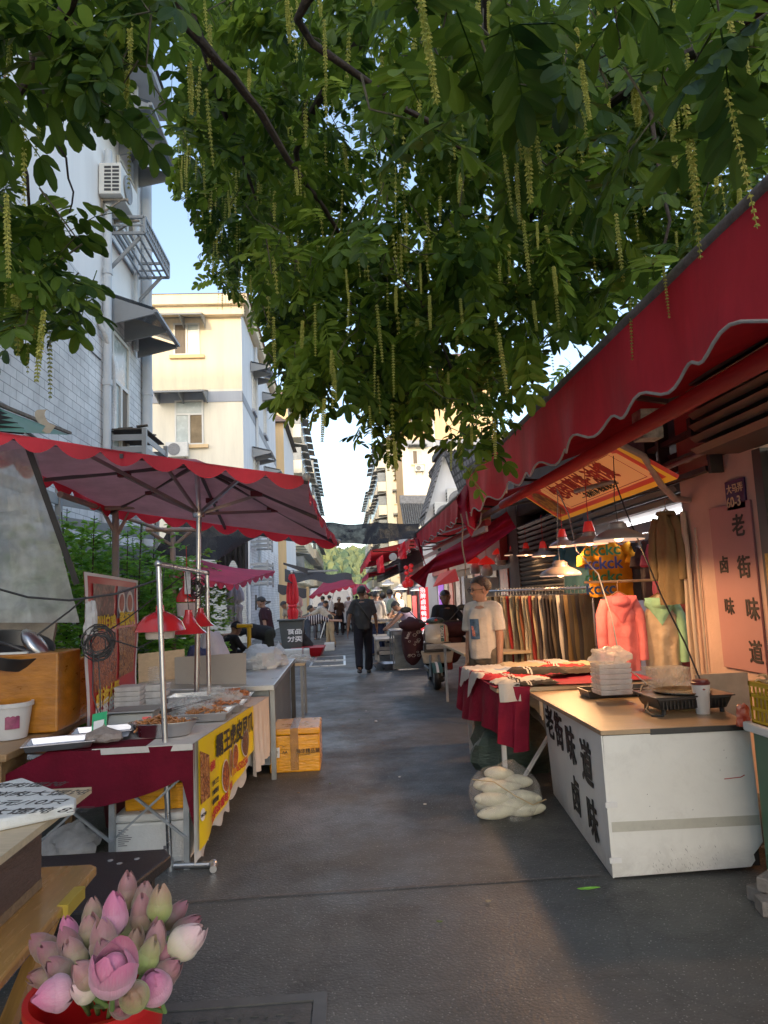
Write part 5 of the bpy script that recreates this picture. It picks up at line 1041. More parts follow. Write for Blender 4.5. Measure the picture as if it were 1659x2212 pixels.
# grey low table with bench for the seated man
folding_table('grey_table','small grey table in front of the seated man in black',-2.15,-1.25,10.4,11.2,.62,mat('grey_top',(.22,.23,.23),.6,.2,6),GREYF,cross=False)
bag('heap of purple red vegetables under the small grey table',(-1.7,10.7,.05),(.38,.3,.2),foodmat('purple_veg',[(.16,.03,.06),(.08,.02,.03),(.02,.01,.01)],18),31,.35,name='vegetable_heap')
solo('yellow_black_rail',B().tube([aY(512,1352,12),aY(545,1352,12)],.035,8).tube([aY(538,1350,12),aY(538,1400,12)],.035,8),mat('barrier_yellow',(.6,.35,.01),.4,.1),'yellow and black crowd barrier rail beside the seated man','barrier')
# foreground: pallet, boards, tables --------------------------------------------
t=thing('black_pallet','black plastic platform on the road in front of the stall','platform',(-1.35,3.35,0)); 
pb=[(-1.85,3.25),(-1.06,3.20),(-.91,3.83),(-.96,3.93),(-1.9,3.95)]; part('deck',B().pris(pb,.19,.25),mat('black_plastic',(.018,.018,.02),.45,.3,12,.25,140),t,bv=.012)
q=B()
for x,y in ((-1.07,3.6),(-1.14,3.55),(-1.2,3.6),(-1.45,3.1),(-1.36,3.07),(-1.28,3.12),(-1.42,3.05),(-1.5,3.55)): q.lathe((x,y+.2,.2501),[(0,.002),(.012,.002),(.014,0)],10)
part('studs',q,mat('stud_grey',(.3,.3,.3),.5),t)
for x,y in ((-1.8,3.35),(-1.12,3.3),(-1.02,3.8),(-1.8,3.85)): part('leg',B().bar((x,y,0),(x,y,.189),.06),BLK,t)
t=thing('folding_table','low ochre wooden folding table with yellow corner tape at the left edge','table',(-1.4,2.4,0)); zl=.5
VARN=mat('varnished_wood',(.42,.22,.06),.25,.18,5,stretch=(8,1,1),coat=.5)
k=[aZ(215,1865,zl),aZ(205,1858,zl),aZ(58,2037,zl),aZ(68,2030,zl)]
tp=[(-1.8,2.08),(k[2].x-.02,2.08),(k[2].x+.02,2.12),(k[0].x,k[0].y-.03),(k[0].x-.03,k[0].y),(-1.8,k[0].y+.02)]
part('tabletop',B().pris(tp,zl-.035,zl),VARN,t,bv=.008)
part('corner_tape',B().box(k[2].x-.012,k[2].x+.026,2.62,2.78,zl-.038,zl+.003),mat('yellow_tape',(.50,.36,.04),.4),t)
[part('leg',B().bar(a_,b_,.045),VARN,t) for a_,b_ in (((-1.12,2.15,zl-.05),(-1.0,2.5,0)),((-1.5,2.15,zl-.05),(-1.4,2.5,0)),((-1.06,2.75,zl-.05),(-1.12,2.2,0)),((-1.5,2.75,zl-.05),(-1.5,2.2,0)))]; part('apron',B().box(-1.6,-1.06,2.18,2.22,zl-.09,zl-.036).box(-1.6,-1.04,2.3,2.34,.14,.19),VARN,t)
t=thing('wooden_box','worn dark brown wooden box carrying the plywood board','box',(-1.5,2.5,zl)); part('body',B().box(-1.9,-1.13,2.22,2.80,zl+.002,.775),mat('worn_brown_box',(.085,.055,.05),.6,.4,4,.3,30,stretch=(1,1,5)),t,bv=.004); part('scuffed_edge',B().box(-1.131,-1.127,2.22,2.8,zl+.002,zl+.035),mat('raw_wood_edge',(.22,.15,.09),.9,.4,30),t)
pl=[(-2.0,2.05),(aZ(0,1852,.8).x,2.12),(aZ(198,1700,.8).x,aZ(198,1700,.8).y),(-2.0,3.0)]
solo('plywood_board',B().pris(pl,.777,.80),PLY,'pale plywood board on top of the brown box at the left edge','board')
t=thing('foam_price_board','white foam lid with handwritten wonton prices on the plywood board','foam lid',(-1.4,2.7,.8)); fz=.84
fk=[aZ(-40,1778,fz),aZ(162,1736,fz),aZ(165,1722,fz),aZ(50,1679,fz),aZ(35,1682,fz),aZ(-40,1700,fz)]
part('lid',B().pris([(p.x,p.y) for p in fk],.8015,fz),FOAM,t,bv=.01); 
for i,s in enumerate(('菜肉馄饨','鲜肉大馄饨','6元/10只','大馄饨 8元')):
    o=aZ(2,1700+19*i,fz+.001); part('lettering',B().text(s,(o.x-.06,o.y,fz+.0015),(1,-.12,0),(.25,1,0),.075,.0,ext=.0003),INK,t)
solo('blue_crate',B().box(-1.05,-.96,2.62,2.75,.0,.30),mat('blue_plastic',(.01,.10,.32),.4,.2,20),'corner of a blue plastic crate below the ochre table','crate')
# red bucket and lotus ---------------------------------------------------------
bk=thing('red_bucket','red plastic bucket packed with lotus buds in the left foreground','bucket',(-.74,2.26,0)); BCx,BCy=-.74,2.24
part('bucket',B().lathe((BCx,BCy,0),[(0,0),(.14,0),(.185,.39),(.198,.392),(.198,.415),(.182,.415),(.178,.39),(.13,.02),(0,.02)],40),mat('bucket_red',(.50,.008,.008),.35,.08,4),bk,True)
def lotusmat(name,base,tip):
    m=bpy.data.materials.new(name); m.use_nodes=True; N=m.node_tree.nodes; L=m.node_tree.links; b=N['Principled BSDF']; b.inputs['Roughness'].default_value=.55; b.inputs['Sheen Weight'].default_value=.2
    tc=N.new('ShaderNodeTexCoord'); s=N.new('ShaderNodeSeparateXYZ'); L.new(tc.outputs['Generated'],s.inputs[0]); nz=N.new('ShaderNodeTexNoise'); nz.inputs['Scale'].default_value=9; nz.inputs['Detail'].default_value=6; mpp=N.new('ShaderNodeMapping'); mpp.inputs['Scale'].default_value=(3.2,3.2,.35); L.new(tc.outputs['Generated'],mpp.inputs[0]); L.new(mpp.outputs[0],nz.inputs[0]); oi=N.new('ShaderNodeObjectInfo'); oa=N.new('ShaderNodeMath'); oa.operation='MULTIPLY_ADD'; oa.inputs[1].default_value=.36; oa.inputs[2].default_value=-.18; L.new(oi.outputs['Random'],oa.inputs[0]); ob_=N.new('ShaderNodeMath'); ob_.operation='ADD'; L.new(oa.outputs[0],ob_.inputs[0]); L.new(s.outputs['Z'],ob_.inputs[1])
    ad=N.new('ShaderNodeMath'); ad.operation='MULTIPLY_ADD'; ad.inputs[1].default_value=.55; L.new(nz.outputs['Fac'],ad.inputs[0]); su=N.new('ShaderNodeMath'); su.operation='SUBTRACT'; su.inputs[1].default_value=.28; L.new(ob_.outputs[0],su.inputs[0]); bq=N.new('ShaderNodeBump'); bq.inputs['Strength'].default_value=.35; bq.inputs['Distance'].default_value=.004; L.new(nz.outputs['Fac'],bq.inputs['Height']); L.new(bq.outputs[0],b.inputs['Normal']); L.new(su.outputs[0],ad.inputs[2])
    cr=N.new('ShaderNodeValToRGB'); cr.color_ramp.elements[0].position=.15; cr.color_ramp.elements[1].position=.85; cr.color_ramp.elements[0].color=base+(1,); cr.color_ramp.elements[1].color=tip+(1,); L.new(ad.outputs[0],cr.inputs[0]); L.new(cr.outputs[0],b.inputs['Base Color'])
    b.inputs['Subsurface Weight'].default_value=.12; b.inputs['Subsurface Radius'].default_value=(.02,.01,.01); b.inputs['Subsurface Scale'].default_value=.5
    return m
LMs=[lotusmat('bud_mauve',(.30,.28,.12),(.36,.15,.15)),lotusmat('bud_green',(.30,.36,.08),(.33,.18,.11)),lotusmat('bud_pink',(.62,.36,.42),(.56,.14,.26)),lotusmat('bud_white',(.60,.60,.36),(.66,.42,.42)),lotusmat('bud_dusky',(.20,.17,.08),(.28,.09,.11))]
LR=random.Random(5)
def petal(b,L_,W_,ang,open_,curl=.25):
    """petal hugging a bud; local z up"""
    def f(u,v):
        w_=W_*math.pow(sin(PI*min(1,max(0,.04+.92*v))),.62)*(1 if v<.6 else 1-.25*(v-.6)/.4); a=(u-.5)*w_/(W_*.55)*1.15
        rr=(.50*W_*math.pow(sin(PI*min(.97,.12+.82*v)),.8)+open_*v*v*L_); x=rr*cos(a); y=rr*sin(a); z=L_*v*(1-.12*open_*v)
        return (x*cos(ang)-y*sin(ang),x*sin(ang)+y*cos(ang),z)
    b.grid(f,8,12)
def lotus(px,py,Yd,L_,W_,m,tilt_,az,label,group=None,open_=0,np_=5):
    c=aY(px,py+2,Yd); t=thing('lotus_flower' if open_>.1 else 'lotus_bud',label,'flower',(0,0,0),group); b=B()
    b.ell((0,0,L_*.42),(W_*.40,W_*.40,L_*.46),14,10); 
    for k in range(np_): petal(b,L_*LR.uniform(.9,1.05),W_,2*PI*k/np_+LR.uniform(-.2,.2),LR.uniform(0,.05)+open_*(1 if k%2 else .3))
    for k in range(4): petal(b,L_*.78,W_*1.12,2*PI*k/4+.5+LR.uniform(-.2,.2),LR.uniform(.0,.06)+open_*.5)
    d=V((sin(tilt_)*cos(az),sin(tilt_)*sin(az),cos(tilt_))); rot=d.to_track_quat('Z','Y')
    o_=part('petals',b,m,t,True,sharp=80); s=V((BCx+(c.x-BCx)*.35,BCy+(c.y-BCy)*.25,.39)); base=c-d*L_*.45
    t.location=base; t.rotation_euler=rot.to_euler()
    iv=rot.inverted(); pts=[V((0,0,0)),iv@(d*-.05),iv@((s-base)*.55),iv@(s-base)]
    part('stem',B().tube(pts,.0055,7),mat('lotus_stem',(.12,.20,.05),.6,.2,20),t,True); return t
SPEC=[(248,1975,2.12,.125,.062,2,.15,1.6,'pink bud standing upright at the back centre of the bucket',0),
(403,2030,2.05,.125,.075,3,.9,.05,'creamy white bud leaning out to the right of the bucket',0),
(245,2100,1.80,.13,.085,2,.35,-1.2,'wide open pink lotus bloom at the front of the bucket',.30),
(120,2145,1.90,.105,.072,2,1.5,-2.6,'bright pink bud drooping at the lower left of the bucket',0),
(335,2130,1.95,.11,.070,2,.5,-1.9,'blush pink bud facing down at the lower right of the bucket',.0),
(345,1955,2.15,.115,.060,1,.15,1.2,'pale green bud upright right of the tall pink one',0),
(310,1945,2.35,.12,.058,0,.2,1.4,None,0),(275,1925,2.4,.12,.055,0,.1,1.6,None,0),(305,1975,2.2,.12,.055,0,.12,1.6,None,0),(200,1975,2.25,.11,.052,0,.25,2.0,None,0),(195,2010,2.15,.10,.058,0,.2,2.2,None,0),(225,2035,2.05,.115,.066,0,.35,2.2,None,0),
(150,2015,2.2,.10,.052,2,.3,2.6,'small rose pink bud at the left of the bunch, above the dusky ones',0),(160,2065,2.05,.10,.060,0,.5,2.8,None,0),(95,2045,2.15,.10,.060,4,1.0,2.9,None,0),(115,2065,2.1,.10,.058,4,.9,3.0,None,0),(130,2095,2.0,.09,.055,4,.8,3.3,None,0),(185,2105,1.9,.09,.055,0,.7,3.6,None,0),
(290,2045,2.1,.11,.05,1,.2,1.0,None,0),(335,2035,2.05,.12,.052,0,.25,.9,None,0),(320,2065,2.0,.10,.052,1,.4,.4,None,0),(350,2075,2.05,.11,.06,4,.7,.2,None,0),(360,2100,2.0,.10,.058,4,.9,0,None,0),(378,1975,2.35,.11,.05,4,.8,.3,None,0),(400,2000,2.3,.11,.045,4,1.1,.15,None,0),
(290,2150,1.85,.09,.06,1,.9,-1.4,None,0),(268,2165,1.88,.08,.058,4,1.2,-1.2,None,0),(180,2140,1.9,.08,.045,3,.8,-2.4,'half hidden white tipped bud beside the drooping pink one',0),(100,2110,2.1,.10,.05,4,1.3,-2.9,None,0),(215,1995,2.3,.1,.05,0,.15,1.8,None,0),(330,1990,2.3,.11,.05,4,.3,1,None,0),(265,2010,2.25,.11,.05,1,.1,1.5,None,0),(230,2070,1.98,.1,.058,4,.5,2.6,None,0),(150,2040,2.1,.1,.055,4,.6,2.7,None,0),(375,2060,2.15,.1,.05,4,.9,.1,None,0)]
GN={0:('mauve green closed lotus bud in the bucket bunch','closed mauve lotus buds'),1:('pale green closed lotus bud in the bucket bunch','closed green lotus buds'),4:('dusky lotus bud at the edge of the bunch','dusky lotus buds'),2:('pink','p'),3:('w','w')}
for px,py,yd,L_,W_,mi,ti,az,lab,op in SPEC:
    lotus(px,py,yd,L_*.88,W_*1.04,LMs[mi],ti,az,lab or GN[mi][0],None if lab else GN[mi][1],op,6 if op else 5)
# crates along left road further away
for i,(px0,px1,py,h,yv) in enumerate(((603,652,1418,.26,18.3),(655,668,1402,.24,18.9),(700,722,1385,.22,21),(588,603,1414,.22,18.8))):
    a=aY(px0,py,yv);c=aY(px1,py,yv); t=thing('foam_box',['ribbed cream foam box on the road edge below the bin, largest of the row','foam box pushed behind the largest ribbed one','white foam box on a sheet by the crouching trader','foam box with an orange band left of the ribbed one'][i],'box',(a.x,yv,0)); b=B().box(a.x,c.x,yv,yv+.45,0,h); 
    part('body',b,FOAM,t,bv=.015); q=B()
    for k in range(8): x=a.x+(c.x-a.x)*(k+.5)/8; q.box(x-.012,x+.012,yv-.012,yv-.001,.03,h-.06)
    part('ribs',q,FOAM,t)
solo('red_basin',B().hexa([(-1.25,19.2,0),(-.65,19.2,0),(-.6,19.9,0),(-1.25,19.9,0),(-1.4,19.0,.24),(-.55,19.0,.24),(-.5,20,.24),(-1.4,20,.24)]),mat('basin_red',(.5,.01,.02),.4),'low red tub between the foam boxes and the crouching trader','tub')
a=aZ(645,1400); t=thing('wheelie_bin','dark grey wheelie bin with pale stickers below the folded red umbrella','bin',(-1.4,19.5,0))
part('body',B().hexa([(-1.62,19.3,.02),(-1.16,19.3,.02),(-1.16,19.8,.02),(-1.62,19.8,.02),(-1.72,19.2,.95),(-1.06,19.2,.95),(-1.06,19.9,.95),(-1.72,19.9,.95)]),mat('bin_grey',(.05,.06,.062),.5,.15,5),t,bv=.02); part('lid',B().box(-1.76,-1.02,19.15,19.95,.952,1.0),mat('bin_lid',(.04,.05,.05),.5),t,bv=.02)
part('sticker',B().text('食品',(-1.5,19.22,.62),(1,0,0),(0,.05,1),.2,.03).text('分类',(-1.5,19.24,.42),(1,0,0),(0,.05,1),.2,.03),WINK,t)
# far left shop front bits
t=thing('wall_awning','dark grey shop awning frame on the brick wall behind the pink umbrella','awning',(-3.3,22,2)); a=aY(553,1300,22); part('frame',B().bar(aY(553,1300,21),aY(585,1300,21),.05).bar(aY(556,1312,21),aY(583,1301,21),.04).bar(aY(553,1285,21),aY(553,1318,21),.05),BLK,t)
# ================================================================ RIGHT SIDE
PINK=mat('pink_plaster',(.56,.40,.34),.75,.12,2.5,.15,30); SHUT=mat('roller_slats',(.13,.135,.14),.5,.25,3,metal=.3)
XR=2.9
sb=thing('shop_row','low shop building with pink wall, roller shutters and dark lattice behind the stalls','building',(6,12,0))
part('wall',B().box(XR,3.2,4.72,5.83,0,3.4),PINK,sb)
part('wall',B().box(XR+.02,3.2,8.05,8.35,0,3.4),mat('dark_pier',(.14,.13,.13),.8,.2,3),sb); part('wall',B().box(XR+.02,3.2,11.6,12.2,0,3.4),mat('dark_pier',(.14,.13,.13)),sb)
part('back_wall',B().box(4.6,4.8,3,12,0,3.4).box(3.2,4.6,8.4,8.5,0,3.4).box(3.2,4.6,5.1,5.2,0,3.4),mat('shop_inside',(.42,.40,.44),.8,.1,2),sb)
part('ceiling',B().box(3.2,4.6,3,12,3.0,3.1),mat('shop_ceiling',(.45,.45,.45),.8),sb)
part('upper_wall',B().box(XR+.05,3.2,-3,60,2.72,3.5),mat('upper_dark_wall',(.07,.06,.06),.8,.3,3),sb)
part('roof',B().hexa([(XR-.05,-3,3.4),(6.5,-3,3.4),(6.5,60,3.4),(XR-.05,60,3.4),(XR+.2,-3,3.55),(6.5,-3,4.3),(6.5,60,4.3),(XR+.2,60,3.55)]),GT,sb)
# shutter 1 (behind trousers)
q=B(); 
for k in range(34): z=.02+k*.075; q.hexa([(XR+.05,8.36,z),(XR+.07,8.36,z),(XR+.07,11.58,z),(XR+.05,11.58,z),(XR+.02,8.36,z+.035),(XR+.07,8.36,z+.07),(XR+.07,11.58,z+.07),(XR+.02,11.58,z+.035)])
part('roller_shutter',q,SHUT,sb)
# shutter box and half-open curtain over the clothes shop
q=B()
for k in range(5): z=2.2+k*.09; q.hexa([(XR-.02,5.84,z),(XR+.06,5.84,z),(XR+.06,8.04,z),(XR-.02,8.04,z),(XR-.05,5.84,z+.045),(XR+.06,5.84,z+.085),(XR+.06,8.04,z+.085),(XR-.05,8.04,z+.045)])
part('roller_shutter',q,SHUT,sb)
# near shutter box at right edge
q=B()
for k in range(7): z=2.42+k*.085; q.hexa([(XR-.32,2.2,z),(XR+.02,2.2,z),(XR+.02,4.9,z),(XR-.32,4.9,z),(XR-.36,2.2,z+.04),(XR+.02,2.2,z+.08),(XR+.02,4.9,z+.08),(XR-.36,4.9,z+.04)])
part('shutter_box',q,mat('shutter_brown',(.10,.085,.08),.5,.3,4,metal=.3),sb); part('door_frame',B().box(XR-.03,XR+.05,4.60,4.70,0,2.40),mat('dark_frame',(.05,.05,.05),.4),sb); part('door_leaf',B().box(XR+.02,XR+.06,3.0,4.59,0,2.38),mat('white_door',(.52,.52,.50),.5,.1,3),sb)
# dark lattice under the eaves
q=B(); DL=mat('dark_lattice',(.03,.027,.027),.6,.2,5)
for px0,px1,py0,py1 in ((1395,1412,880,1010),(1430,1442,870,1040),(1500,1512,905,940),(1538,1556,900,1020)):
    a=aX(px0,py0,XR-.05); c=aX(px1,py1,XR-.05); q.box(XR-.12,XR-.02,min(a.y,c.y),max(a.y,c.y),c.z,min(a.z,2.9))
for z in (2.35,2.5,2.68): q.box(XR-.10,XR-.04,5.2,6.5,z,z+.04)
for y,z in ((4.95,2.45),(5.25,2.45)): q.box(XR-.03,XR-.002,y,y+.05,z,z+.3)
q.box(XR-.03,XR-.002,4.95,5.3,2.45,2.49).box(XR-.03,XR-.002,4.95,5.3,2.73,2.77).box(XR-.03,XR-.002,5.06,5.2,2.57,2.61)
part('lattice',q,DL,sb); part('bracket_pipe',B().tube([(2.15,6.3,2.38),(2.6,5.4,2.42),(2.86,4.8,2.52)],.022,8).tube([(2.86,5.6,2.5),(2.86,4.6,2.62)],.02,8),GALV,sb,True)
# wall pipes along the pink wall edge
part('wall_pipe',B().tube([(XR-.04,5.80,.6),(XR-.05,5.78,1.2),(XR-.04,5.74,1.9),(XR-.04,5.74,2.1)],.025,8).tube([(XR-.05,5.70,.1),(XR-.05,5.70,1.9)],.018,8).tube([(XR-.02,5.62,.3),(XR-.02,5.6,1.95)],.008,6),mat('beige_pipe',(.42,.36,.30),.6,.1,5),sb,True)
part('curved_conduit',B().tube([aY(1340,960,5.0),aY(1390,985,5.1),aY(1430,1050,5.3),aY(1458,1078,5.5),aX(1490,1080,XR)],.025,10),mat('conduit_wrap',(.34,.28,.27),.6,.2,14,.3),sb,True)
# number plate and sign boards
def wallsign(name,label,y0,y1,z0,z1,m,d=.02): t=thing(name,label,'sign',(XR,(y0+y1)/2,z0)); part('board',B().box(XR-d,XR-.002,y0,y1,z0,z1),m,t,bv=.003); return t
def wt(t,s,y,z,sz,m,bold=.0,d=.023,name='lettering',sy=1): part(name,B().text(s,(XR-d,y,z),(0,-1,0),(0,0,sy),sz,bold),m,t)
ns=wallsign('house_number_plate','dark purple enamel house number plate above the calligraphy board',4.85,5.10,2.02,2.24,mat('purple_enamel',(.05,.02,.09),.3,.1,4)); GOLD=mat('plate_gold',(.62,.48,.30),.4)
wt(ns,'大马弄',5.075,2.15,.072,GOLD,.02); wt(ns,'60-3',5.09,2.045,.105,GOLD,.01)
cs=wallsign('calligraphy_board','tall pink board with black brush characters on the pink wall',4.80,5.36,.86,2.07,mat('board_pink',(.40,.20,.20),.6,.06,3))
for s,y,z,sz in (('老',5.05,1.84,.17),('街',5.03,1.54,.17),('味',4.98,1.24,.17),('道',4.99,.94,.17),('卤',5.28,1.58,.135),('味',5.26,1.27,.135)): wt(cs,s,y,z,sz,INK,.028)
solo('yellow_sticker',B().box(XR-.036,XR-.031,4.63,4.66,1.45,1.68).box(XR-.036,XR-.031,4.63,4.655,1.05,1.3),mat('sticker_gold',(.45,.30,.05),.5,.5,60),'small yellow and red stickers on the dark door frame','sticker')
# awnings -------------------------------------------------------------------
def awning(label,y0,y1,xf,zf,xw,zw,vh,ns_,valm=REDC,near=True,bar=True,text=None,trim=True,arm=True):
    t=thing('red_awning',label,'awning',(xw,(y0+y1)/2,zw)); 
    q=B().grid(lambda u,v:(xf+(xw-xf)*u,y0+(y1-y0)*v,zf+(zw-zf)*u-.05*sin(PI*u)+.012*sin(v*25)),10,30); q.k=1; q.grid(lambda u,v:(xw+(xf-xw)*u,y0+(y1-y0)*v,zf+(zw-zf)*(1-u)-.05*sin(PI*(1-u))-.012+.012*sin(v*25)),10,30)
    part('canopy',q,[clothmat('canopy_top_grime',(.34,.06,.07),.35),clothmat('canopy_underside',(.50,.03,.05),.4)],t,True)
    N_=ns_*12
    def low(v): s=v*ns_; f=s-math.floor(s); w_=.5-.5*cos(2*PI*f); return zf-vh*(.86+.14*w_)
    wv=lambda v,k: xf-.012-.03*k*sin(v*ns_*2*PI*.5+1)-.02*k*sin(v*31)
    q=B()
    for i in range(N_):
        a=i/N_;b=(i+1)/N_; ya=y0+(y1-y0)*a; yb2=y0+(y1-y0)*b
        for j in range(6):
            p,r=j/6,(j+1)/6; za=lambda v,k: zf+.02+(low(v)-zf-.02)*k
            q.poly([(wv(a,p),ya,za(a,p)),(wv(a,r),ya,za(a,r)),(wv(b,r),yb2,za(b,r)),(wv(b,p),yb2,za(b,p))])
    part('valance',q,valm,t,True,sharp=80)
    if trim: part('trim',B().tube([(wv(i/(ns_*8),1),y0+(y1-y0)*i/(ns_*8),low(i/(ns_*8))) for i in range(ns_*8+1)],.007,6),mat('trim_white',(.40,.36,.34),.7,.2,20),t,True)
    part('front_bar',B().tube([(xf,y0-.02,zf+.03),(xf,y1+.02,zf+.03)],.028,10),mat('dusty_bar',(.16,.13,.12),.7,.4,12,.4,60),t,True)
    if bar:
        part('roller_tube',B().tube([(xf+.42,y0+.3,zf-.30),(xf+.38,y1,zf-.28)],.045,12),mat('rolled_red_cloth',(.40,.02,.02),.7,.1,3),t,True)
    if arm:
        for yy in (y0+.5,(y0+y1)/2,y1-.4): part('arm',B().bar((xf+.05,yy,zf-.02),((xf+xw)/2,yy+.25,zf-.05),.03).bar(((xf+xw)/2,yy+.25,zf-.05),(xw,yy,zw-.25),.035),mat('arm_dark',(.06,.05,.05),.5,metal=.5),t)
    return t
awning('huge near red awning with white wavy trim over the white stall',.6,7.62,1.40,2.72,2.88,3.05,.41,17)
# grey gutter beam beneath near awning
t=thing('gutter_beam','grey metal beam with rusty end box beneath the near red awning','beam',(2.0,6,2.5)); part('beam',B().bar(aX(1385,920,1.98),aX(1040,1118,1.98),.07,.05),mat('beam_grey',(.22,.20,.19),.5,.3,8,metal=.4),t); e_=aX(1385,925,1.98); part('end_box',B().box(e_.x-.05,e_.x+.09,e_.y-.12,e_.y+.02,e_.z-.09,e_.z+.10),mat('painted_box',(.30,.29,.27),.6,.6,18,.4),t,bv=.004); e2=aX(1040,1118,1.98)
part('end_box',B().box(e2.x-.02,e2.x+.12,e2.y-.05,e2.y+.1,e2.z-.12,e2.z+.10),mat('rusty_box',(.28,.17,.07),.6,.5,18,.4),t)
a1=aZ(985,1076,2.72); a2=aZ(901,1157,2.72)
xx=(a1.x+a2.x)/2
awning('second red awning with fine white scallops and a phone number on its bar',a1.y,a2.y,xx,2.72,2.88,3.0,.30,22)
aw2=a1
part_t=thing('awning_bar','pale metal bar with printed phone number under the second awning','bar',(xx+.2,10,2.4)); b0=aX(1050,1142,xx+.3); b1=aX(915,1205,xx+.3)
part('bar',B().bar(b1,b0,.05,.07),mat('bar_pink',(.40,.27,.25),.5,.2,5),part_t); dd=(b1-b0).normalized(); part('lettering',B().text('139 228 34215',b1+V((-.028,.0,-.02))-dd*2.6,dd*-1,(0,0,1),.07,.01),INK,part_t)
for k,(p0,p1,z,vh,lab) in enumerate((((886,1165),(858,1187),2.72,.26,'third small red awning behind the second one'),)):
    q0_=aZ(*p0,z);q1_=aZ(*p1,z); awning(lab,q0_.y,q1_.y,q0_.x,z,2.88,3.0,vh,10,bar=False)
a=aY(846,1183,22); c=aY(772,1218,34); 
awning('distant red awning reaching farthest over the street',22,36,.95,2.95,2.9,3.4,.3,14,trim=False,bar=False)
awning('farthest pinkish awning at the end of the right side',37,50,1.4,2.75,3.2,3.2,.3,14,trim=False,bar=False,valm=mat('pink_canvas',(.4,.1,.1)))
# drooping red cloths at awning ends
def drape(label,pts,Yd,m=REDC):
    b=B(); n_=len(pts)//2
    def f(u,v):
        k=min(n_-2,int(u*(n_-1))); t_=u*(n_-1)-k; A=V(pts[2*k]+(0,)).lerp(V(pts[2*k+2]+(0,)),t_); C=V(pts[2*k+1]+(0,)).lerp(V(pts[2*k+3]+(0,)),t_); p=A.lerp(C,v); return aY(p.x,p.y,Yd[0]+(Yd[1]-Yd[0])*u+.10*sin(u*7+v*3)+.05*sin(v*11+u*5))
    return solo('awning_cloth',b.grid(f,30,20),m,label,'cloth',smooth=True)
drape('dark red awning end flap hanging loose between the first two awnings',[(985,1078),(998,1122),(1003,1050),(1018,1160),(1030,1030),(1040,1110)],(7.7,7.65),mat('wine_canvas',(.36,.014,.04),.75,.3,3,.2,30))
drape('big drooping dark red cloth ending in a point by the rider',[(1095,1105),(1115,1140),(1030,1150),(1010,1215),(950,1195),(925,1240),(885,1248),(918,1272)],(9.2,10.6),mat('wine_canvas',(.2,.015,.035)))
drape('small red flap hanging at the end of the second awning',[(892,1160),(906,1187),(905,1165),(925,1240)],(11.8,11.6),mat('wine_canvas',(.2,.015,.035)))
for k,(px,py,yv) in enumerate(((860,1180,15.5),(812,1210,20))): drape('red awning side curtain, %s'%('nearer one below the white disc' if k==0 else 'farther one in the row'),[(px,py),(px+4,py+28),(px+15,py-12),(px+19,py+26)],(yv,yv-.3))
solo('round_disc',B().lathe(aY(849,1203,13.5),[(0,-.01),(.075,-.01),(.075,.01),(0,.01)],20,ax=(0,-1,0)),WHT,'small white round disc on a pole between two awnings','disc')
# braided rope hanging
solo('hanging_rope',B().tube([aY(995,1110,7.4)]+[aY(996+.9*k+2*sin(k),1110+14*k,7.4) for k in range(1,11)],.008,6),mat('rope_tan',(.30,.22,.17),.9,.5,160),'twisted pull rope hanging above the man in the white tee','rope')
solo('awning_chain',B().tube([aY(1007,1105,7.3),aY(1012,1135,7.3),aY(1027,1145,7.3),aY(1038,1130,7.3),aY(1040,1108,7.3)],.008,6),mat('chain_tan',(.3,.22,.2),.7),'looped pull cord at the corner of the near awning','cord')
# tilted signboard
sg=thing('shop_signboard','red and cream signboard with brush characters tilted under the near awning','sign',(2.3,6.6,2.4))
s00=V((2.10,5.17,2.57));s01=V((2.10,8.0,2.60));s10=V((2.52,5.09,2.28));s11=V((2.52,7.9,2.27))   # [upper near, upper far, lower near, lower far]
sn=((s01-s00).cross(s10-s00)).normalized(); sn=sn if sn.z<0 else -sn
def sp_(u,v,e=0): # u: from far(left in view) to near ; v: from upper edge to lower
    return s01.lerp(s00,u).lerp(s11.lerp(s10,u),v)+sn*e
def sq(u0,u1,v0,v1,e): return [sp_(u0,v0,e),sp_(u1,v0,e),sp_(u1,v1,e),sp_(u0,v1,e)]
b=B().hexa(sq(0,1,0,1,-.03)+sq(0,1,0,1,0)); part('board',b,mat('sign_red',(.62,.03,.02),.4,.05,3,emit=.12),sg)  # slight emission in board and border stands in for bounced lamp light
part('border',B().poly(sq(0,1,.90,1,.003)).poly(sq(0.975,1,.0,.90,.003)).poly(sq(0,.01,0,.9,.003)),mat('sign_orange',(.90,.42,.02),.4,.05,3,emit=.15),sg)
part('panel',B().poly([sp_(.22,.05,.005),sp_(.93,.05,.005),sp_(.93,.12,.005),sp_(.95,.14,.005),sp_(.95,.70,.005),sp_(.93,.73,.005),sp_(.93,.80,.005),sp_(.22,.80,.005),sp_(.22,.73,.005),sp_(.20,.70,.005),sp_(.20,.14,.005),sp_(.22,.12,.005)]),mat('sign_cream',(.90,.36,.11),.5,.05,3,emit=.2),sg)  # panel is no lamp: its faint glow imitates light bounced up from below
q=B()
for (u0,u1,v0,v1) in ((.24,.91,.085,.10),(.24,.91,.75,.765),(.24,.244,.10,.75),(.906,.91,.10,.75)): q.poly(sq(u0,u1,v0,v1,.007))
part('panel_line',q,REDINK,sg)
def stext(s,u,v,sz,m,bold=.04,sx=1.0):
    q=B(); q.text(s,(0,0,0),(1,0,0),(0,1,0),1,bold); Lu=(s00-s01).length; Lv=(s10-s00).length
    for i,(a,b_,c) in enumerate(q.v): q.v[i]=tuple(sp_(u+a*sz*sx/Lu,v-b_*sz/Lv,.009+c))
    part('lettering',q,m,sg)
stext('炮肉煎饼·油馍',.27,.50,.235,REDINK,.05,1.05); stext('— 非遗传承·现做现卖 —',.42,.70,.085,INK,.02,1.0)
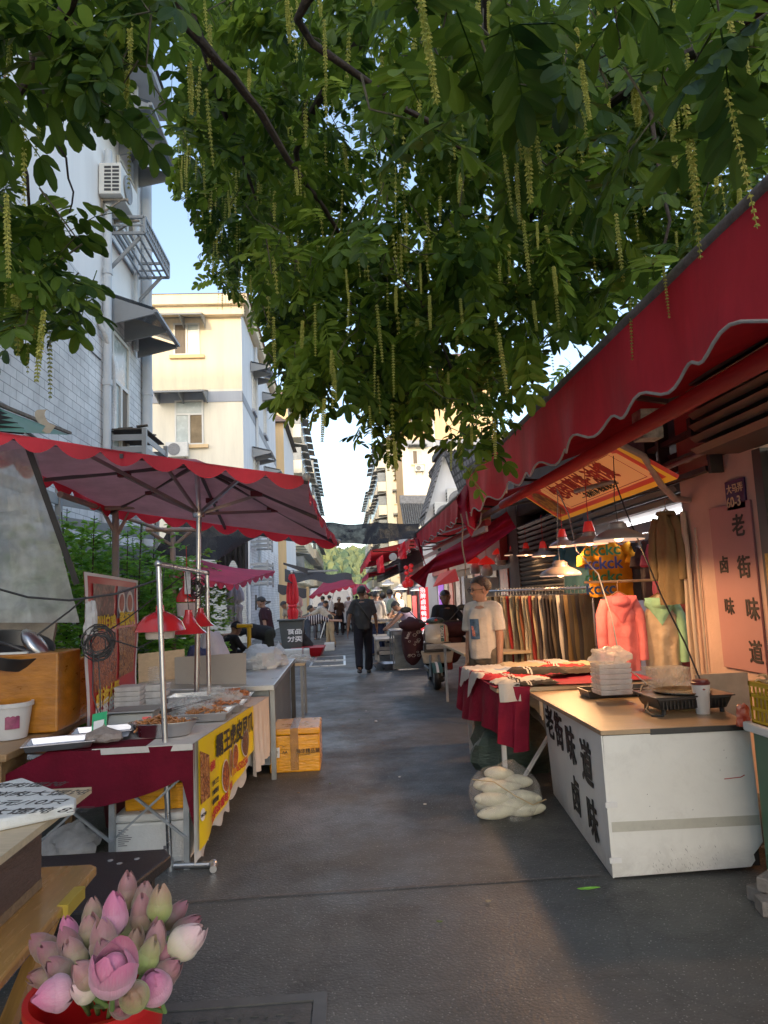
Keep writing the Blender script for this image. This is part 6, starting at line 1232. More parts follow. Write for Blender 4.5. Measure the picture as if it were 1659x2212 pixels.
q=B(); c_=(.11,.48)
for k in range(26): a=2*PI*k/26;b2=2*PI*(k+1)/26; q.poly([sp_(*c_,.006),sp_(c_[0]+.075*cos(a),c_[1]+.38*sin(a),.006),sp_(c_[0]+.075*cos(b2),c_[1]+.38*sin(b2),.006)])
part('pancake_picture',q,foodmat('pancake_print',[(.70,.45,.06),(.55,.28,.03),(.20,.06,.01)],14,.1),sg)
# lamps ------------------------------------------------------------------------
CAPR=mat('red_cap',(.75,.02,.015),.4,.1,4,emit=.15); GSH=mat('grey_lamp_enamel',(.30,.24,.23),.35,.15,4,metal=.2)  # caps get a slight painted glow so their red shows
def bulb(power,col=(1,.50,.20)):
    def f(t,c):
        part('bulb',B().ell(c+V((0,0,.02)),.035,12,8),mat('bulb_glow',(1,.50,.2),.4,emit=14),t,True)
        ld=bpy.data.lights.new('lamp_light','SPOT'); ld.energy=power; ld.color=col; ld.spot_size=R(168); ld.spot_blend=.35; ld.shadow_soft_size=.05
        lo=bpy.data.objects.new('lamp_light',ld); COL.objects.link(lo); lo.parent=t; lo.location=(0,0,-.02)
    return f
LP=[(1108,1199,12.1,.150,4,'farthest left of the grey pendant lamps with red caps'),(1137,1199,10.6,.150,6,'second from the left of the small pendant lamps with red caps'),(1174,1201,8.9,.150,55,'third from the left of the small pendant lamps with red caps'),(1216,1180,7.5,.150,75,'second nearest pendant lamp with red cap, left of the nearest'),(1274,1175,5.7,.150,55,'nearest pendant lamp with red cap above the striped clothes')]
for px,py,yv,r,pw,lab in LP:
    c=aY(px,py,yv); top=V((c.x,c.y,2.6 if c.x<2.05 else 2.45))
    cone_lamp(lab,c,r,GSH,'shade',None,([top],REDINK),(.75,.45,.28),1.2,bulb(pw),CAPR)
g1=aY(1337,1166,4.9); cone_lamp('wide grey pendant lamp on a black cord, nearest over the griddle',g1,.178,GSH,'shade',None,([g1+V((-.01,0,.3)),aY(1327,1035,4.95),aY(1325,985,5.0)],BLK),(.6,.45,.35),.6,bulb(34))
g2=aY(1211,1243,6.0); cone_lamp('lower grey pendant lamp on a grey cord above the table of clothes',g2,.178,GSH,'shade',None,([g2+V((-.01,0,.3)),aY(1205,1075,6.0),aY(1203,1055,6.05)],mat('grey_cord',(.3,.3,.3),.6)),(.6,.45,.35),.6,bulb(50))
solo('power_cable',B().tube([aY(1327,1035,5.0),aY(1350,1100,4.9),aY(1380,1170,4.8),aY(1430,1290,4.5),aY(1480,1390,4.3),aY(1518,1482,4.12)],.0055,8),BLK,'black cable running from the lamp cord down to the white cup','cable',smooth=True)
solo('power_cable',B().tube([aY(1205,1060,6.0),aY(1228,1110,5.9),aY(1245,1190,5.7),aY(1292,1240,5.3),aY(1320,1330,5.0),aY(1340,1430,4.8),aY(1400,1480,4.6),aY(1452,1500,4.5)],.005,8),mat('grey_cord',(.3,.3,.3)),'grey cable looping from the lamp down past the pink shirt to the griddle','cable',smooth=True)
# red mushroom lamps
for px,py,yv,lab in ((1025,1217,13.5,'leftmost of the red mushroom lamps with milky bulbs'),(1051,1219,12.0,'middle and largest of the red mushroom lamps with milky bulbs'),(1081,1197,12.6,'rightmost of the red mushroom lamps with milky bulbs')):
    c=aY(px,py,yv); t=thing('mushroom_lamp',lab,'lamp',tuple(c)); part('lamp_shade',B().lathe(c,[(.15,0),(.14,.035),(.09,.09),(.03,.12),(.02,.14),(0,.14)],20),mat('lamp_red_glow',(.65,.015,.01),.4,emit=.35),t,True)
    part('bulb_cover',B().lathe(c,[(0,-.20),(.07,-.20),(.095,-.17),(.098,-.09),(.07,-.03),(.035,.0)],20),mat('milky_bulb',(.62,.52,.44),.3),t,True); part('cord',B().tube([c+V((0,0,.14)),c+V((0,0,.6))],.005,6),REDINK,t)
# white stall ------------------------------------------------------------------
wsl=thing('white_stall','white panelled food stall with black brush lettering and wooden top','stall',(1.8,4.5,0))
SH=.75; WPN=dirtpanel('white_panel',(.80,.80,.77))
PA,PBt,PC,PD=(1.345,3.79),(2.13,3.76),(2.46,5.28),(1.50,5.35)
q=B(); n_=30; zz=lambda u:.0 
q.poly([(PA[0],PA[1],.012),(PA[0]+.72,PA[1]-.027,.03),(PA[0]+.745,PA[1]-.028,.06),(PA[0]+.74,PA[1]-.028,.09),(PA[0]+.77,PA[1]-.029,.12),(PBt[0]+.01,PBt[1],.15),(PBt[0],PBt[1],SH-.03),(PA[0],PA[1],SH-.03)]); q.poly([(PA[0],PA[1]+.004,SH-.03),(PBt[0],PBt[1]+.004,SH-.03),(PBt[0]+.01,PBt[1]+.004,.15),(PA[0]+.77,PA[1]-.025,.12),(PA[0]+.74,PA[1]-.024,.09),(PA[0]+.745,PA[1]-.024,.06),(PA[0]+.72,PA[1]-.023,.03),(PA[0],PA[1]+.004,.012)])
part('front_panel',q,dirtpanel('scuffed_white_panel',(.80,.80,.76)),wsl)
spn=lambda u,v,e=0:(PA[0]+(PD[0]-PA[0])*u-.004-(.008*(1-u)+.036*u)*v-e,PA[1]+(PD[1]-PA[1])*u-.002,.01+(SH-.038)*v); part('side_panel',B().grid(lambda u,v:spn(1-u,v),24,12).grid(lambda u,v:spn(u,v,-.008),24,12).poly([spn(0,0),spn(0,0,-.008),spn(0,1,-.008),spn(0,1)]),WPN,wsl)
part('inner_frame',B().pris([(PA[0]+.012,PA[1]+.012),(PBt[0]-.01,PBt[1]+.012),PC,(PD[0]+.012,PD[1])],.03,SH-.031),mat('inner_dark',(.04,.035,.03),.8),wsl)
WT=mat('stall_wood_top',(.34,.23,.13),.35,.22,4,.08,40,stretch=(1,5,1))
part('worktop',B().pris([(PA[0]-.014,PA[1]-.006),(PBt[0]+.004,PBt[1]-.008),(PC[0],PC[1]),(PD[0]-.14,PD[1])],SH-.026,SH),WT,wsl,bv=.003); part('edge_trim',B().bar((PA[0]+.25,PA[1]-.016,SH-.018),(PBt[0]+.004,PBt[1]-.012,SH-.016),.006,.03),BLK,wsl)
part('tape_seam',B().hexa([(PA[0]+.01,PA[1]-.003,.235),(PBt[0]+.0,PBt[1]-.003,.235),(PBt[0],PBt[1]-.001,.235),(PA[0]+.01,PA[1]-.001,.235),(PA[0]+.01,PA[1]-.003,.285),(PBt[0],PBt[1]-.003,.285),(PBt[0],PBt[1]-.001,.285),(PA[0]+.01,PA[1]-.001,.285)]),mat('seam_tape',(.50,.49,.42),.3,.08,20,coat=.5),wsl)
q=B()
for z in (.36,.085): q.box(PA[0]-.018,PA[0]+.045,PA[1]-.012,PA[1]-.004,z,z+.025)
part('hinge_tape',q,WINK,wsl)
q=B(); 
for k in range(60):
    u=.25+.45*U(0,1)**1; z=.04+.16*U(0,1)*U(0,1); x=PA[0]+(PBt[0]-PA[0])*u+.1*z; y=PA[1]-.004-.027*u; s=U(.002,.012); q.poly([(x,y-.001,z),(x+s*.6,y-.001,z-s*1.4),(x+s*.6+.0015,y-.001,z-s*1.4),(x+.0016,y-.001,z)])
for u,z in ((.8,.62),(.81,.58),(.76,.52),(.25,.42),(.26,.36),(.55,.33),(.7,.25),(.3,.3)): x=PA[0]+(PBt[0]-PA[0])*u; q.poly([(x,PA[1]-.034,z),(x+.005,PA[1]-.034,z),(x+.004,PA[1]-.034,z+.006)])
part('scuff_marks',q,mat('scuff_grey',(.16,.15,.15),.7),wsl); q=B().bar((PA[0]+.62,PA[1]-.030,.475),(PA[0]+.71,PA[1]-.032,.48),.002,.004).bar((PA[0]+.71,PA[1]-.032,.48),(PA[0]+.73,PA[1]-.033,.49),.002,.004); part('pen_mark',q,REDINK,wsl)
q=B(); dv=(V((PD[0],PD[1],0))-V((PA[0],PA[1],0))).normalized()
def wl(s,d,z,sz,sx=1.0): # d metres from far end towards near; text reads toward viewer
    o=V((PD[0],PD[1],0))-dv*d; lean=lambda z_: -.012*(z_/.7)
    p=B().text(s,(0,0,0),(1,0,0),(0,1,0),1,.03)
    for i,(a,b_,c) in enumerate(p.v):
        w_=o-dv*(a*sz*sx); zq=z+b_*sz; t_=(w_-V((PA[0],PA[1],0))).dot(dv)/((V((PD[0],PD[1],0))-V((PA[0],PA[1],0))).length); sp0=spn(t_,(zq-.01)/(SH-.038),.0045)
        q.v.append((sp0[0]-c,w_.y,zq))
    n0=len(q.v)-len(p.v)
    for f in p.f: q.fc([n0+i for i in f])
wl('老',.06,.47,.235,1.2); wl('街',.37,.46,.245,1.05); wl('味',.70,.44,.245,1.05); wl('道',1.08,.41,.26,1.0); wl('卤',.72,.14,.235,1.0); wl('味',1.12,.115,.24,1.0)
part('lettering',q,INK,wsl)
# things on the stall
tray('stack of black rimmed trays under the takeaway tubs on the white stall',1.95,4.95,.62,.22,.05,SH+.002)
for o_ in [o for o in bpy.data.objects if o.get('label','').startswith('stack of black rimmed')]:
    for c_ in o_.children: c_.data.materials[0]=mat('black_tray',(.03,.03,.032),.35,.2,8)
boxes('translucent rectangular takeaway tub, part of the tall bagged stack on the stall',1.76,4.72,SH+.05,.22,.18,.034,MILK,6,.006,group='bagged tubs on the white stall')
bag('loose clear bag over the top of the tub stack on the white stall',(1.76,4.72,SH+.25),(.12,.10,.07),sheermat('wrap',(.75,.74,.72),.6,.2),41,.5)
q=B()
for k in range(17):
    x=2.0+k*.0165; q.poly([(x,4.62,SH+.04),(x,4.80,SH+.04),(x+.004,4.815,SH+.20),(x+.004,4.605,SH+.20)]); q.bar((x+.004,4.605,SH+.20),(x+.004,4.815,SH+.20),.006)
solo('lid_stack',q,CLEAR,'row of upright clear lids nested behind the griddle','lid')
# griddle
gr=thing('electric_griddle','black electric griddle with round steel plate on the white stall','griddle',(2.02,4.28,SH)); gx0,gx1,gy0,gy1=1.79,2.24,4.1,4.42
part('housing',B().hexa([(gx0+.03,gy0+.02,SH+.025),(gx1-.03,gy0+.02,SH+.025),(gx1-.03,gy1-.02,SH+.025),(gx0+.03,gy1-.02,SH+.025),(gx0,gy0,SH+.095),(gx1,gy0,SH+.095),(gx1,gy1,SH+.095),(gx0,gy1,SH+.095)]),mat('griddle_black',(.018,.018,.018),.35,.2,9),gr,bv=.008)
q=B(); [q.box(gx0+.03+k*.022,gx0+.036+k*.022,gy0+.0,gy0+.012,SH+.035,SH+.08) for k in range(18)]; part('vents',q,BLK,gr)
part('rim',B().box(gx0-.012,gx1+.012,gy0-.012,gy1+.012,SH+.096,SH+.104),mat('griddle_rim',(.03,.03,.03),.3),gr,bv=.003)
part('hot_plate',B().lathe((2.015,4.26,SH+.104),[(0,.004),(.13,.004),(.15,.014),(.165,.016),(.165,.010),(.15,.0)],36).xf(M.Identity(4)),mat('plate_dark_steel',(.22,.19,.16),.25,.3,6,metal=.9),gr,True); 
[part('foot',B().lathe((x,y,SH),[(0,0),(.014,0),(.014,.026),(0,.026)],10),BLK,gr) for x in (gx0+.05,gx1-.05) for y in (gy0+.04,gy1-.04)]
part('power_lead',B().tube([(gx0-.01,4.2,SH+.06),(gx0-.05,4.15,SH+.03),(gx0-.04,4.1,SH+.006),(gx0+.02,4.07,SH+.006)],.006,6),BLK,gr,True); part('power_lead',B().tube([(gx0,4.35,SH+.08),(gx0+.04,4.4,SH+.13),(gx0+.12,4.5,SH+.12)],.006,6),BLK,gr,True)
cu=V((2.185,4.02,SH)); cu=aZ(1519,1541,SH); t=thing('travel_cup','white ribbed cup with dark red lid on the near corner of the stall','cup',tuple(cu)); part('cup',B().lathe(cu,[(0,0),(.037,0),(.045,.115),(.048,.12),(.050,.165),(0,.165)],28),WHT,t,True); part('lid',B().lathe(cu,[(.052,.165),(.053,.178),(.046,.182),(.044,.192),(0,.194)],28),mat('lid_red',(.12,.01,.012),.4),t,True); part('logo',B().ell(cu+V((-.005,-.0475,.142)),(.010,.002,.006),8,5),mat('dull_red_print',(.3,.06,.05),.6),t)
solo('carton_backboard',B().box(2.42,2.8,4.9,4.92,SH-.2,SH+.12),mat('faded_carton',(.36,.28,.22),.7,.2,6),'faded carton panel behind the cup at the back of the white stall','card sheet')
# green counter + crate with chicken feet
t=thing('green_counter','green counter with white top at the right edge of the picture','counter',(2.5,3.6,0)); g0=aZ(1617,1562,.78); part('body',B().box(2.065,3.0,2.7,3.62,0,.735),mat('green_paint',(.01,.10,.045),.35,.1,3),t,bv=.004); part('worktop',B().box(2.035,3.0,2.7,3.66,.738,.785),WHT,t,bv=.01)
t=thing('yellow_crate','yellow plastic crate on the green counter at the right edge','crate',(2.5,3.55,.787)); YC=mat('yellow_plastic',(.55,.36,.01),.35,.12,5); cx0,cx1,cy0,cy1=2.055,2.6,3.22,3.60; cz=.787
q=B(); 
for z in (0,.065,.13,.185): 
    for a in ((cx0,cx1,cy0,cy0+.012),(cx0,cx1,cy1-.012,cy1),(cx0,cx0+.012,cy0,cy1),(cx1-.012,cx1,cy0,cy1)): q.box(a[0]-(.004 if z>.18 else 0),a[1],a[2]-(.004 if z>.18 else 0),a[3],cz+z,cz+z+(.022 if z>.18 else .016))
for k in range(18): x=cx0+(cx1-cx0)*k/17; q.bar((x,cy0+.006,cz),(x,cy0+.006,cz+.19),.008)
for k in range(12): y=cy0+(cy1-cy0)*k/11; q.bar((cx0+.006,y,cz),(cx0+.006,y,cz+.19),.008)
q.box(cx0,cx1,cy0,cy1,cz,cz+.006); part('lattice_body',q,YC,t)
q=B().box(cx0+.02,cx1-.02,cy0+.02,cy1-.02,cz+.01,cz+.15); i0=0
for k in range(26):
    x=U(cx0+.03,cx1-.1);y=U(cy0+.03,cy1-.03); a=U(0,6.3); p=V((x,y,cz+.17)); d=V((cos(a)*.6,sin(a)*.6,U(.1,.7))).normalized(); L_=U(.07,.11); e=p+d*L_; q.tube([p,p+d*L_*.7,e],[.014,.008,.009],7)
    for j in (-.6,0,.6,2.8): a2=a+j; q.tube([e,e+V((cos(a2),sin(a2),.15))*.022,e+V((cos(a2),sin(a2),-.2))*.04],[.006,.005,.002],5)
solo('chicken_feet',q,mat('raw_chicken_feet',(.55,.36,.16),.4,.25,20,.3,60),'pale yellow raw chicken feet piled in the yellow crate','chicken feet',smooth=True)
bag('clear bag with red food hanging by the yellow crate',(2.06,3.69,.752),(.035,.03,.075),foodmat('red_food_bag',[(.6,.35,.28),(.55,.12,.07),(.35,.04,.02)],22,.3,.25),51,.35)
for k,(x,y,z,rz) in enumerate(((1.97,3.45,0,.3),(1.93,3.31,0,-.2),(1.98,3.40,.067,.6))):
    b=B().box(-.09,.09,-.05,.05,0,.065); b.jit(.004,12); b.xf(M.Translation(V((x,y,z)))@M.Rotation(rz,4,'Z')); solo('concrete_brick',b,mat('brick_grey',(.24,.22,.20),.9,.25,12,.5,60),['grey concrete brick at the right edge, back one on the ground','grey concrete brick at the right edge, front one on the ground','grey concrete brick lying on top of the two others'][k],'brick',bv=.006)
# clothes table ----------------------------------------------------------------
tb=folding_table('clothes_table','folding table under the burgundy cloth and piled clothes',1.12,2.35,5.35,6.9,.78,PLY,WHT,cross=False)
def dc(u,v):
    P=[(1.10,6.95),(1.08,6.2),(1.14,5.36),(1.36,5.3)]; k=min(2,int(u*3)); t_=u*3-k; x=P[k][0]+(P[k+1][0]-P[k][0])*t_; y=P[k][1]+(P[k+1][1]-P[k][1])*t_; return (x-.03*sin(u*38)*v-.03*v,y-.02*sin(u*31)*v,.795-(.34+.05*sin(u*9)+.09*u)*v)
solo('table_cloth',B().grid(dc,70,12).grid(lambda u,v:(1.10+1.25*u,5.34+1.6*v,.795+.004*sin(u*9)),8,8),mat('crimson_cloth',(.22,.01,.03),.8,.25,4,.3,40),'crimson cloth draped over the clothes table','tablecloth',smooth=True)
def garment(label,cx,cy,z,w_,d_,rz,m,sd,th=.02,name='folded_garment',m2=None,hang=0):
    b=B(); n1=26; n2=18
    def f(u,v):
        x=(u-.5)*w_*(1+.12*noise.noise(V((sd,v*3,0))));y=(v-.5)*d_*(1+.12*noise.noise(V((sd,u*3,4)))); e=min(u,1-u,v,1-v); zz_=z+th*min(1,e*9)+.012*noise.noise(V((x*14,y*14,sd)))+.008*noise.noise(V((x*40,y*40,sd)))
        X=cx+x*cos(rz)-y*sin(rz);Y_=cy+x*sin(rz)+y*cos(rz)
        if hang and X<1.07: zz_-=(1.07-X)*1.3; X=1.07-(1.07-X)*.25
        return (X,Y_,max(zz_,z-.4))
    b.grid(f,n1,n2); 
    if m2:
        b.k=1; 
        for off in (.30,.36): b.grid(lambda u,v,off=off:(lambda p:(p[0],p[1],p[2]+.003))(f(off+.03*u,v)),1,n2)
    return solo(name,b,[m,m2] if m2 else m,label,'clothing','clothes piled on the crimson table',smooth=True)
CL=dict(w=mat('white_knit',(.55,.53,.50),.85,.08,9,.2,40),k=mat('black_knit',(.025,.022,.022),.85,.2,9,.2,40),r=mat('red_knit',(.45,.02,.03),.85,.1,9,.2,40),n=mat('brown_black',(.06,.045,.04),.85,.2,9,.2,40),b=mat('pale_blue_knit',(.25,.33,.48),.85,.1,9),y=mat('cream_knit',(.52,.42,.27),.85,.1,9,.2,40))
G=[('white shirt spread over the back left corner of the clothes pile',1.25,6.45,.80,.5,.42,.2,'w',1,.03,None,1),('red trimmed white shirt hanging over the table corner',1.16,6.05,.81,.34,.40,.5,'w',2,.03,'r',1),('pale blue sleeve peeking out of the clothes pile',1.40,6.2,.815,.4,.16,.3,'b',3,.02,None,0),('cream shirt in the middle of the back row',1.65,6.6,.80,.5,.34,-.1,'y',4,.035,None,0),('black shorts with white stripes in the middle of the pile',1.56,5.85,.835,.46,.30,-.1,'k',5,.03,'w',0),('red shirt layered under the black shorts',1.35,5.8,.81,.5,.36,.25,'r',6,.025,'w',0),('dark brown top right of the striped shorts',1.95,5.9,.82,.40,.28,.1,'n',7,.03,None,0),('red and white shirt at the right of the pile',1.9,6.2,.815,.44,.28,-.2,'r',8,.025,'w',0),('grey white shirt at the front edge of the pile',1.35,5.5,.81,.46,.22,.15,'w',9,.025,'k',0),('tan trousers folded at the far right of the pile',2.15,6.35,.81,.36,.36,.2,'y',10,.03,None,0),('dark folded clothes hanging at the front of the table',1.42,5.4,.80,.34,.14,.05,'k',11,.02,'w',0),('white top on the back right of the pile',1.9,6.65,.81,.4,.3,.15,'w',12,.03,'r',0)]
for (lab,cx,cy,z,w_,d_,rz,m,sd,th,m2,hg) in G: garment(lab,cx,cy,z+.0,w_,d_,rz,CL[m],sd,th,m2=CL[m2] if m2 else None,hang=hg)
q=B(); q.grid(lambda u,v:(1.13+.16*u,5.325-.015*sin(u*6)-.02*v,.82-.13*v),8,8); solo('white_tag_stack',q,CL['w'],'white and black garment dangling over the crimson cloth','clothing',smooth=True)
bag('dark green woven sack bulging under the clothes table',(1.38,6.15,0),(.34,.30,.34),mat('green_sack',(.05,.085,.07),.45,.3,14,.35,25,stretch=(1,1,3)),61,.3,name='woven_sack')
solo('table_strut',B().bar((1.20,5.35,.02),(1.55,5.5,.42),.03,.015),WHT,'pale slanted metal strut beside the white stall','strut')
# radishes in bag
for k,(dx,dy,dz,rz,L_) in enumerate(((-.06,-.11,.045,.02,.24),(.10,-.10,.045,-.10,.23),(-.08,.0,.05,.1,.2),(.07,-.02,.10,-.22,.23),(-.08,-.08,.12,.12,.23),(.09,-.09,.125,-.30,.21),(-.03,-.05,.185,.05,.22),(.08,.02,.20,-.45,.19),(-.10,.02,.19,.25,.18),(.02,-.09,.075,-.05,.2),(-.02,.05,.25,-.1,.16))):
    t=thing('white_radish','fat white radish with green shoulder packed in the clear bag','radish',(1.06+dx,5.0+dy,dz),'white radishes in the clear bag'); b=B(); 
    b.ell((1.06+dx,5.0+dy,dz),(L_*.66,.046,.046),18,12,f=lambda p:V((p.x,p.y*(1-.35*max(0,p.x)/.14),p.z*(1-.35*max(0,p.x)/.14))),rot=Euler((0,U(-.15,.15),rz+(PI if k%2 else 0))).to_matrix()); part('root',b,mat('radish_white',(.66,.62,.52),.35,.1,5,col2=(.62,.62,.45)),t,True)
bag('clear plastic bag full of white radishes on the road by the stall',(1.06,4.98,0),(.245,.19,.22),sheermat('radish_bag',(.80,.80,.76),.16,.12),71,.16)
solo('bag_string',B().tube([(.82,4.85,.27),(.95,4.80,.26),(1.08,4.79,.17),(1.2,4.80,.10),(1.3,4.84,.12)],.004,6),mat('string_tan',(.45,.35,.2),.8),'thin tan string around the radish bag','string')
# clothes racks ---------------------------------------------------------------
ra=V((1.95,9.1,1.51));rb_=V((2.68,7.55,1.50))
t=thing('clothes_rail','long steel clothes rail carrying the row of trousers','rail',(2.2,8.4,0)); part('rail',B().tube([ra+V((-.1,.2,0)),rb_+V((.15,-.3,0))],.014,8),STEEL,t,True)
for p in (ra,rb_): part('post',B().tube([(p.x,p.y,0),p],.014,8),STEEL,t,True)
TC=[(.50,.42,.27),(.36,.28,.16),(.05,.045,.045),(.48,.40,.25),(.20,.15,.10),(.55,.48,.34),(.42,.33,.2),(.35,.03,.03),(.5,.44,.3),(.12,.10,.08),(.45,.36,.2),(.30,.10,.05),(.52,.46,.34),(.46,.38,.24),(.3,.04,.04),(.44,.35,.22),(.07,.06,.07),(.4,.36,.3),(.05,.05,.06),(.04,.035,.04),(.12,.10,.08),(.03,.03,.035),(.5,.48,.45),(.04,.04,.05),(.18,.12,.06),(.05,.045,.04),(.10,.08,.05),(.04,.04,.04),(.09,.08,.06)]
CN={0:'cream',2:'black',7:'red',11:'rust',22:'white'}
NT=len(TC); lab_={}
def cname(c):
    r,g,b_=c
    if max(c)<.08: return 'black'
    if r>.28 and g<.12: return 'red brown'
    if r>.4: return 'cream tan'
    return 'dark brown'
import collections
names=[cname(c) for c in TC]
for k in range(NT):
    p=ra.lerp(rb_,(k+.5)/NT); w_=U(.34,.40); tt=thing('hanging_trousers','%s trousers clipped in the row on the long clothes rail'%names[k],'trousers',(p.x,p.y,p.z-.95),names[k]+' trousers on the clothes rail'); ax=(rb_-ra).normalized(); nx=V((ax.y,-ax.x,0)); nx=nx if nx.x<0 else -nx
    L_=U(.88,.96); th=.030; b=B(); ph=U(0,6)
    def f(u,v,p=p,ax=ax,nx=nx,L_=L_,th=th,ph=ph):
        a=2*PI*u; wv=.17*(1-.25*v)+.01*sin(v*9+ph); return p+V((0,0,-.07-L_*v))+(V((1,-.15,0)).normalized())*0+ (V((ax.y,-ax.x,0)))*(wv*cos(a))+ax*(th*(.6+.4*abs(cos(a*1.0)))*sin(a)+.008*sin(v*7+ph))
    b.grid(f,14,10); TC[k]=tuple(min(.8,c*1.3) if TC[k][0]>.3 else c for c in TC[k]); m=mat('trouser_%d'%(int(TC[k][0]*100)*100+int(TC[k][1]*100)),TC[k],.85,.18,5,.25,30,stretch=(3,3,1)); part('fabric',b,m,tt,True)
    part('hanger',B().tube([p+V((0,0,-.07)),p+V((0,0,-.005)),p+ax*.0+V((0,0,.02)),p+V((.012,0,.03)),p+V((.02,0,.015))],.003,5).bar(p+V((ax.y,-ax.x,0))*.15+V((0,0,-.065)),p-V((ax.y,-ax.x,0))*.15+V((0,0,-.065)),.012),STEEL,tt)
def shirt(label,c,w_,L_,yaw,m,sleeve=.5,hood=None,name='hanging_shirt',trim=None,long=True,openf=False,slm=None):
    """c = hanger hook point; faces -Y rotated by yaw"""
    t=thing(name,label,'clothing',(0,0,0)); b=B(); sdd=U(0,9)
    hw=w_/2*.9
    def body(u,v):
        a=2*PI*u; x=cos(a);y=sin(a); sh=.10*min(1,v*8); 
        W_=hw*(.55+.45*min(1,v*6))*(1+.06*v); z=-.03-L_*v-(.09*abs(x)**1.5 if v<.12 else .09*abs(x)**1.5*max(0,1-(v-.12)*4)*1)
        return V((x*W_,y*(.075+.02*sin(u*38+v*3+sdd)*v+.012*noise.noise(V((x*5,v*6,sdd)))),z))
    b.grid(body,40,22)
    for s in (-1,1):
        sl_=.52 if long else .2
        if slm: b=B()
        pts=[V((s*hw*.80,0,-.10)),V((s*(hw+.02),0,-.22)),V((s*(hw+.035),-.02,-.10-sl_*.6)),V((s*(hw+.03),-.03,-.10-sl_))]; b.tube(pts,[.045,.050,.046,.040] if long else [.06,.075,.08,.085],12)
    if slm: part('sleeve',b.jit(.01,14),slm,t,True,sharp=80); b=B(); b.grid(body,40,22)
    b.jit(.010,14); b.jit(.005,30); part('fabric',b,m,t,True,sharp=80)
    if hood is not None:
        h=B(); h.lathe((0,-.01,-.10),[(.10,.035),(.125,.0),(.12,-.04),(.085,-.06),(.07,-.02),(.065,.03)],20); h.grid(lambda u,v:(-.13+.26*u,-.085-.02*sin(v*3),-.06-.24*v*(1-abs(u-.5)*1.6)),12,10); part('hood',h.jit(.006,30),hood,t,True,sharp=80)
    else: part('collar',B().lathe((0,0,-.04),[(.075,0),(.085,-.02),(.08,-.035)],18),trim or m,t,True)
    part('hanger',B().tube([(0,0,-.03),(0,0,.05),(.02,0,.075),(.035,0,.05)],.004,6).tube([(-hw*.75,0,-.085),(0,0,-.02),(hw*.75,0,-.085)],.008,6),mat('hanger_wood',(.2,.08,.03),.5),t,True)
    t.location=c; t.rotation_euler=(0,0,yaw); return t
MS=lambda n,c,**k: mat(n,c,.85,.12,6,.9,11,**k)
shirt('pink hooded sun shirt on a hanger in front of the clothes shop',aY(1334,1272,6.2),.31,.68,R(-8),MS('pink_cotton',(.60,.15,.17)),hood=MS('pink_cotton_d',(.55,.12,.15)))
shirt('cream shirt with mint green hood and sleeves beside the pink one',aY(1420,1276,6.2),.32,.72,R(-14),MS('cream_cotton',(.55,.44,.31)),hood=MS('mint_cotton',(.30,.62,.40)),slm=MS('mint_cotton',(.3,.62,.4)))
shirt('dusty pink checked shirt half behind the mint one',aY(1470,1285,6.4),.30,.74,R(-10),MS('dusty_pink',(.34,.09,.10)))
shirt('long olive tan coat hanging high beside the pink wall',aY(1437,1095,5.9),.24,.80,R(-60),MS('olive_tan',(.16,.12,.065)),name='hanging_coat')
t=thing('clothes_rail','short steel rail carrying the pink and mint shirts','rail',(2.5,6.3,0)); part('rail',B().tube([aY(1262,1258,6.6),aY(1440,1252,6.3)],.012,8),mat('rail_warm',(.45,.36,.25),.35,metal=.7),t,True)
t=thing('clothes_rail','upper steel rail inside the lit clothes shop','rail',(3.3,7,1.9)); part('rail',B().tube([(3.1,8.0,2.02),(3.1,5.9,2.02)],.012,8),STEEL,t,True)
shirt('dark teal tee hanging at the left of the clothes shop',aX(1240,1165,2.75),.42,.66,R(-60),MS('teal_cotton',(.035,.10,.13)),long=False,name='hanging_tee')
ck=shirt('orange tee printed with large green and blue letters',aX(1312,1158,2.8),.48,.60,R(-35),MS('orange_cotton',(.72,.28,.015)),long=False,name='hanging_tee')
for j,(s,z,mm) in enumerate((('ckckc',-.20,(.03,.22,.09)),('kckck',-.34,(.05,.08,.30)),('ckckc',-.48,(.03,.22,.09)),('kckc',-.60,(.04,.12,.28)))):
    q=B().text(s,(-.24,-.100,z),(1,0,0),(0,0,1),.17,.03); ck['_o']=(0,0,0); part('lettering',q,mat('print_%d'%j,mm,.7),ck)
for k,(y,c,lab) in enumerate(((7.45,(.40,.06,.03),'rust floral tee on the upper rail of the shop'),(7.15,(.035,.04,.05),'charcoal tee with a star on the upper rail of the shop'),(6.85,(.06,.05,.06),'dark grey tee third on the upper rail of the shop'),(6.6,(.50,.10,.18),'bright pink garment on the upper rail of the shop'),(6.4,(.10,.13,.22),'slate blue garment last on the upper rail of the shop'))): shirt(lab,V((3.05,y,1.98)),.30,.60,R(-75),MS('rail_tee_%d'%k,c),long=False,name='hanging_tee')
# fluorescent tube in shop
t=thing('tube_light','bright white tube light along the top of the clothes shop opening','light',(3.2,7,2.15)); part('tube',B().tube([(3.15,5.95,2.17),(3.15,7.9,2.17)],.018,10),mat('tube_glow',(1,.97,.95),.4,emit=9),t,True); part('reflector',B().box(3.16,3.2,5.9,7.95,2.16,2.27),mat('reflector_white',(.75,.74,.76),.4,emit=.35),t)
ld=bpy.data.lights.new('tube_light','AREA'); ld.energy=16; ld.shape='RECTANGLE'; ld.size=.05; ld.size_y=1.9; ld.color=(1,.93,.98); lo=bpy.data.objects.new('tube_light',ld); COL.objects.link(lo); lo.location=(3.22,6.95,2.14); lo.rotation_euler=(0,R(10),0)
# board table beside scooter
folding_table('board_table','pale board on white trestle legs beside the standing man',1.38,2.3,8.3,10.2,.80,PLY,WHT,cross=False)
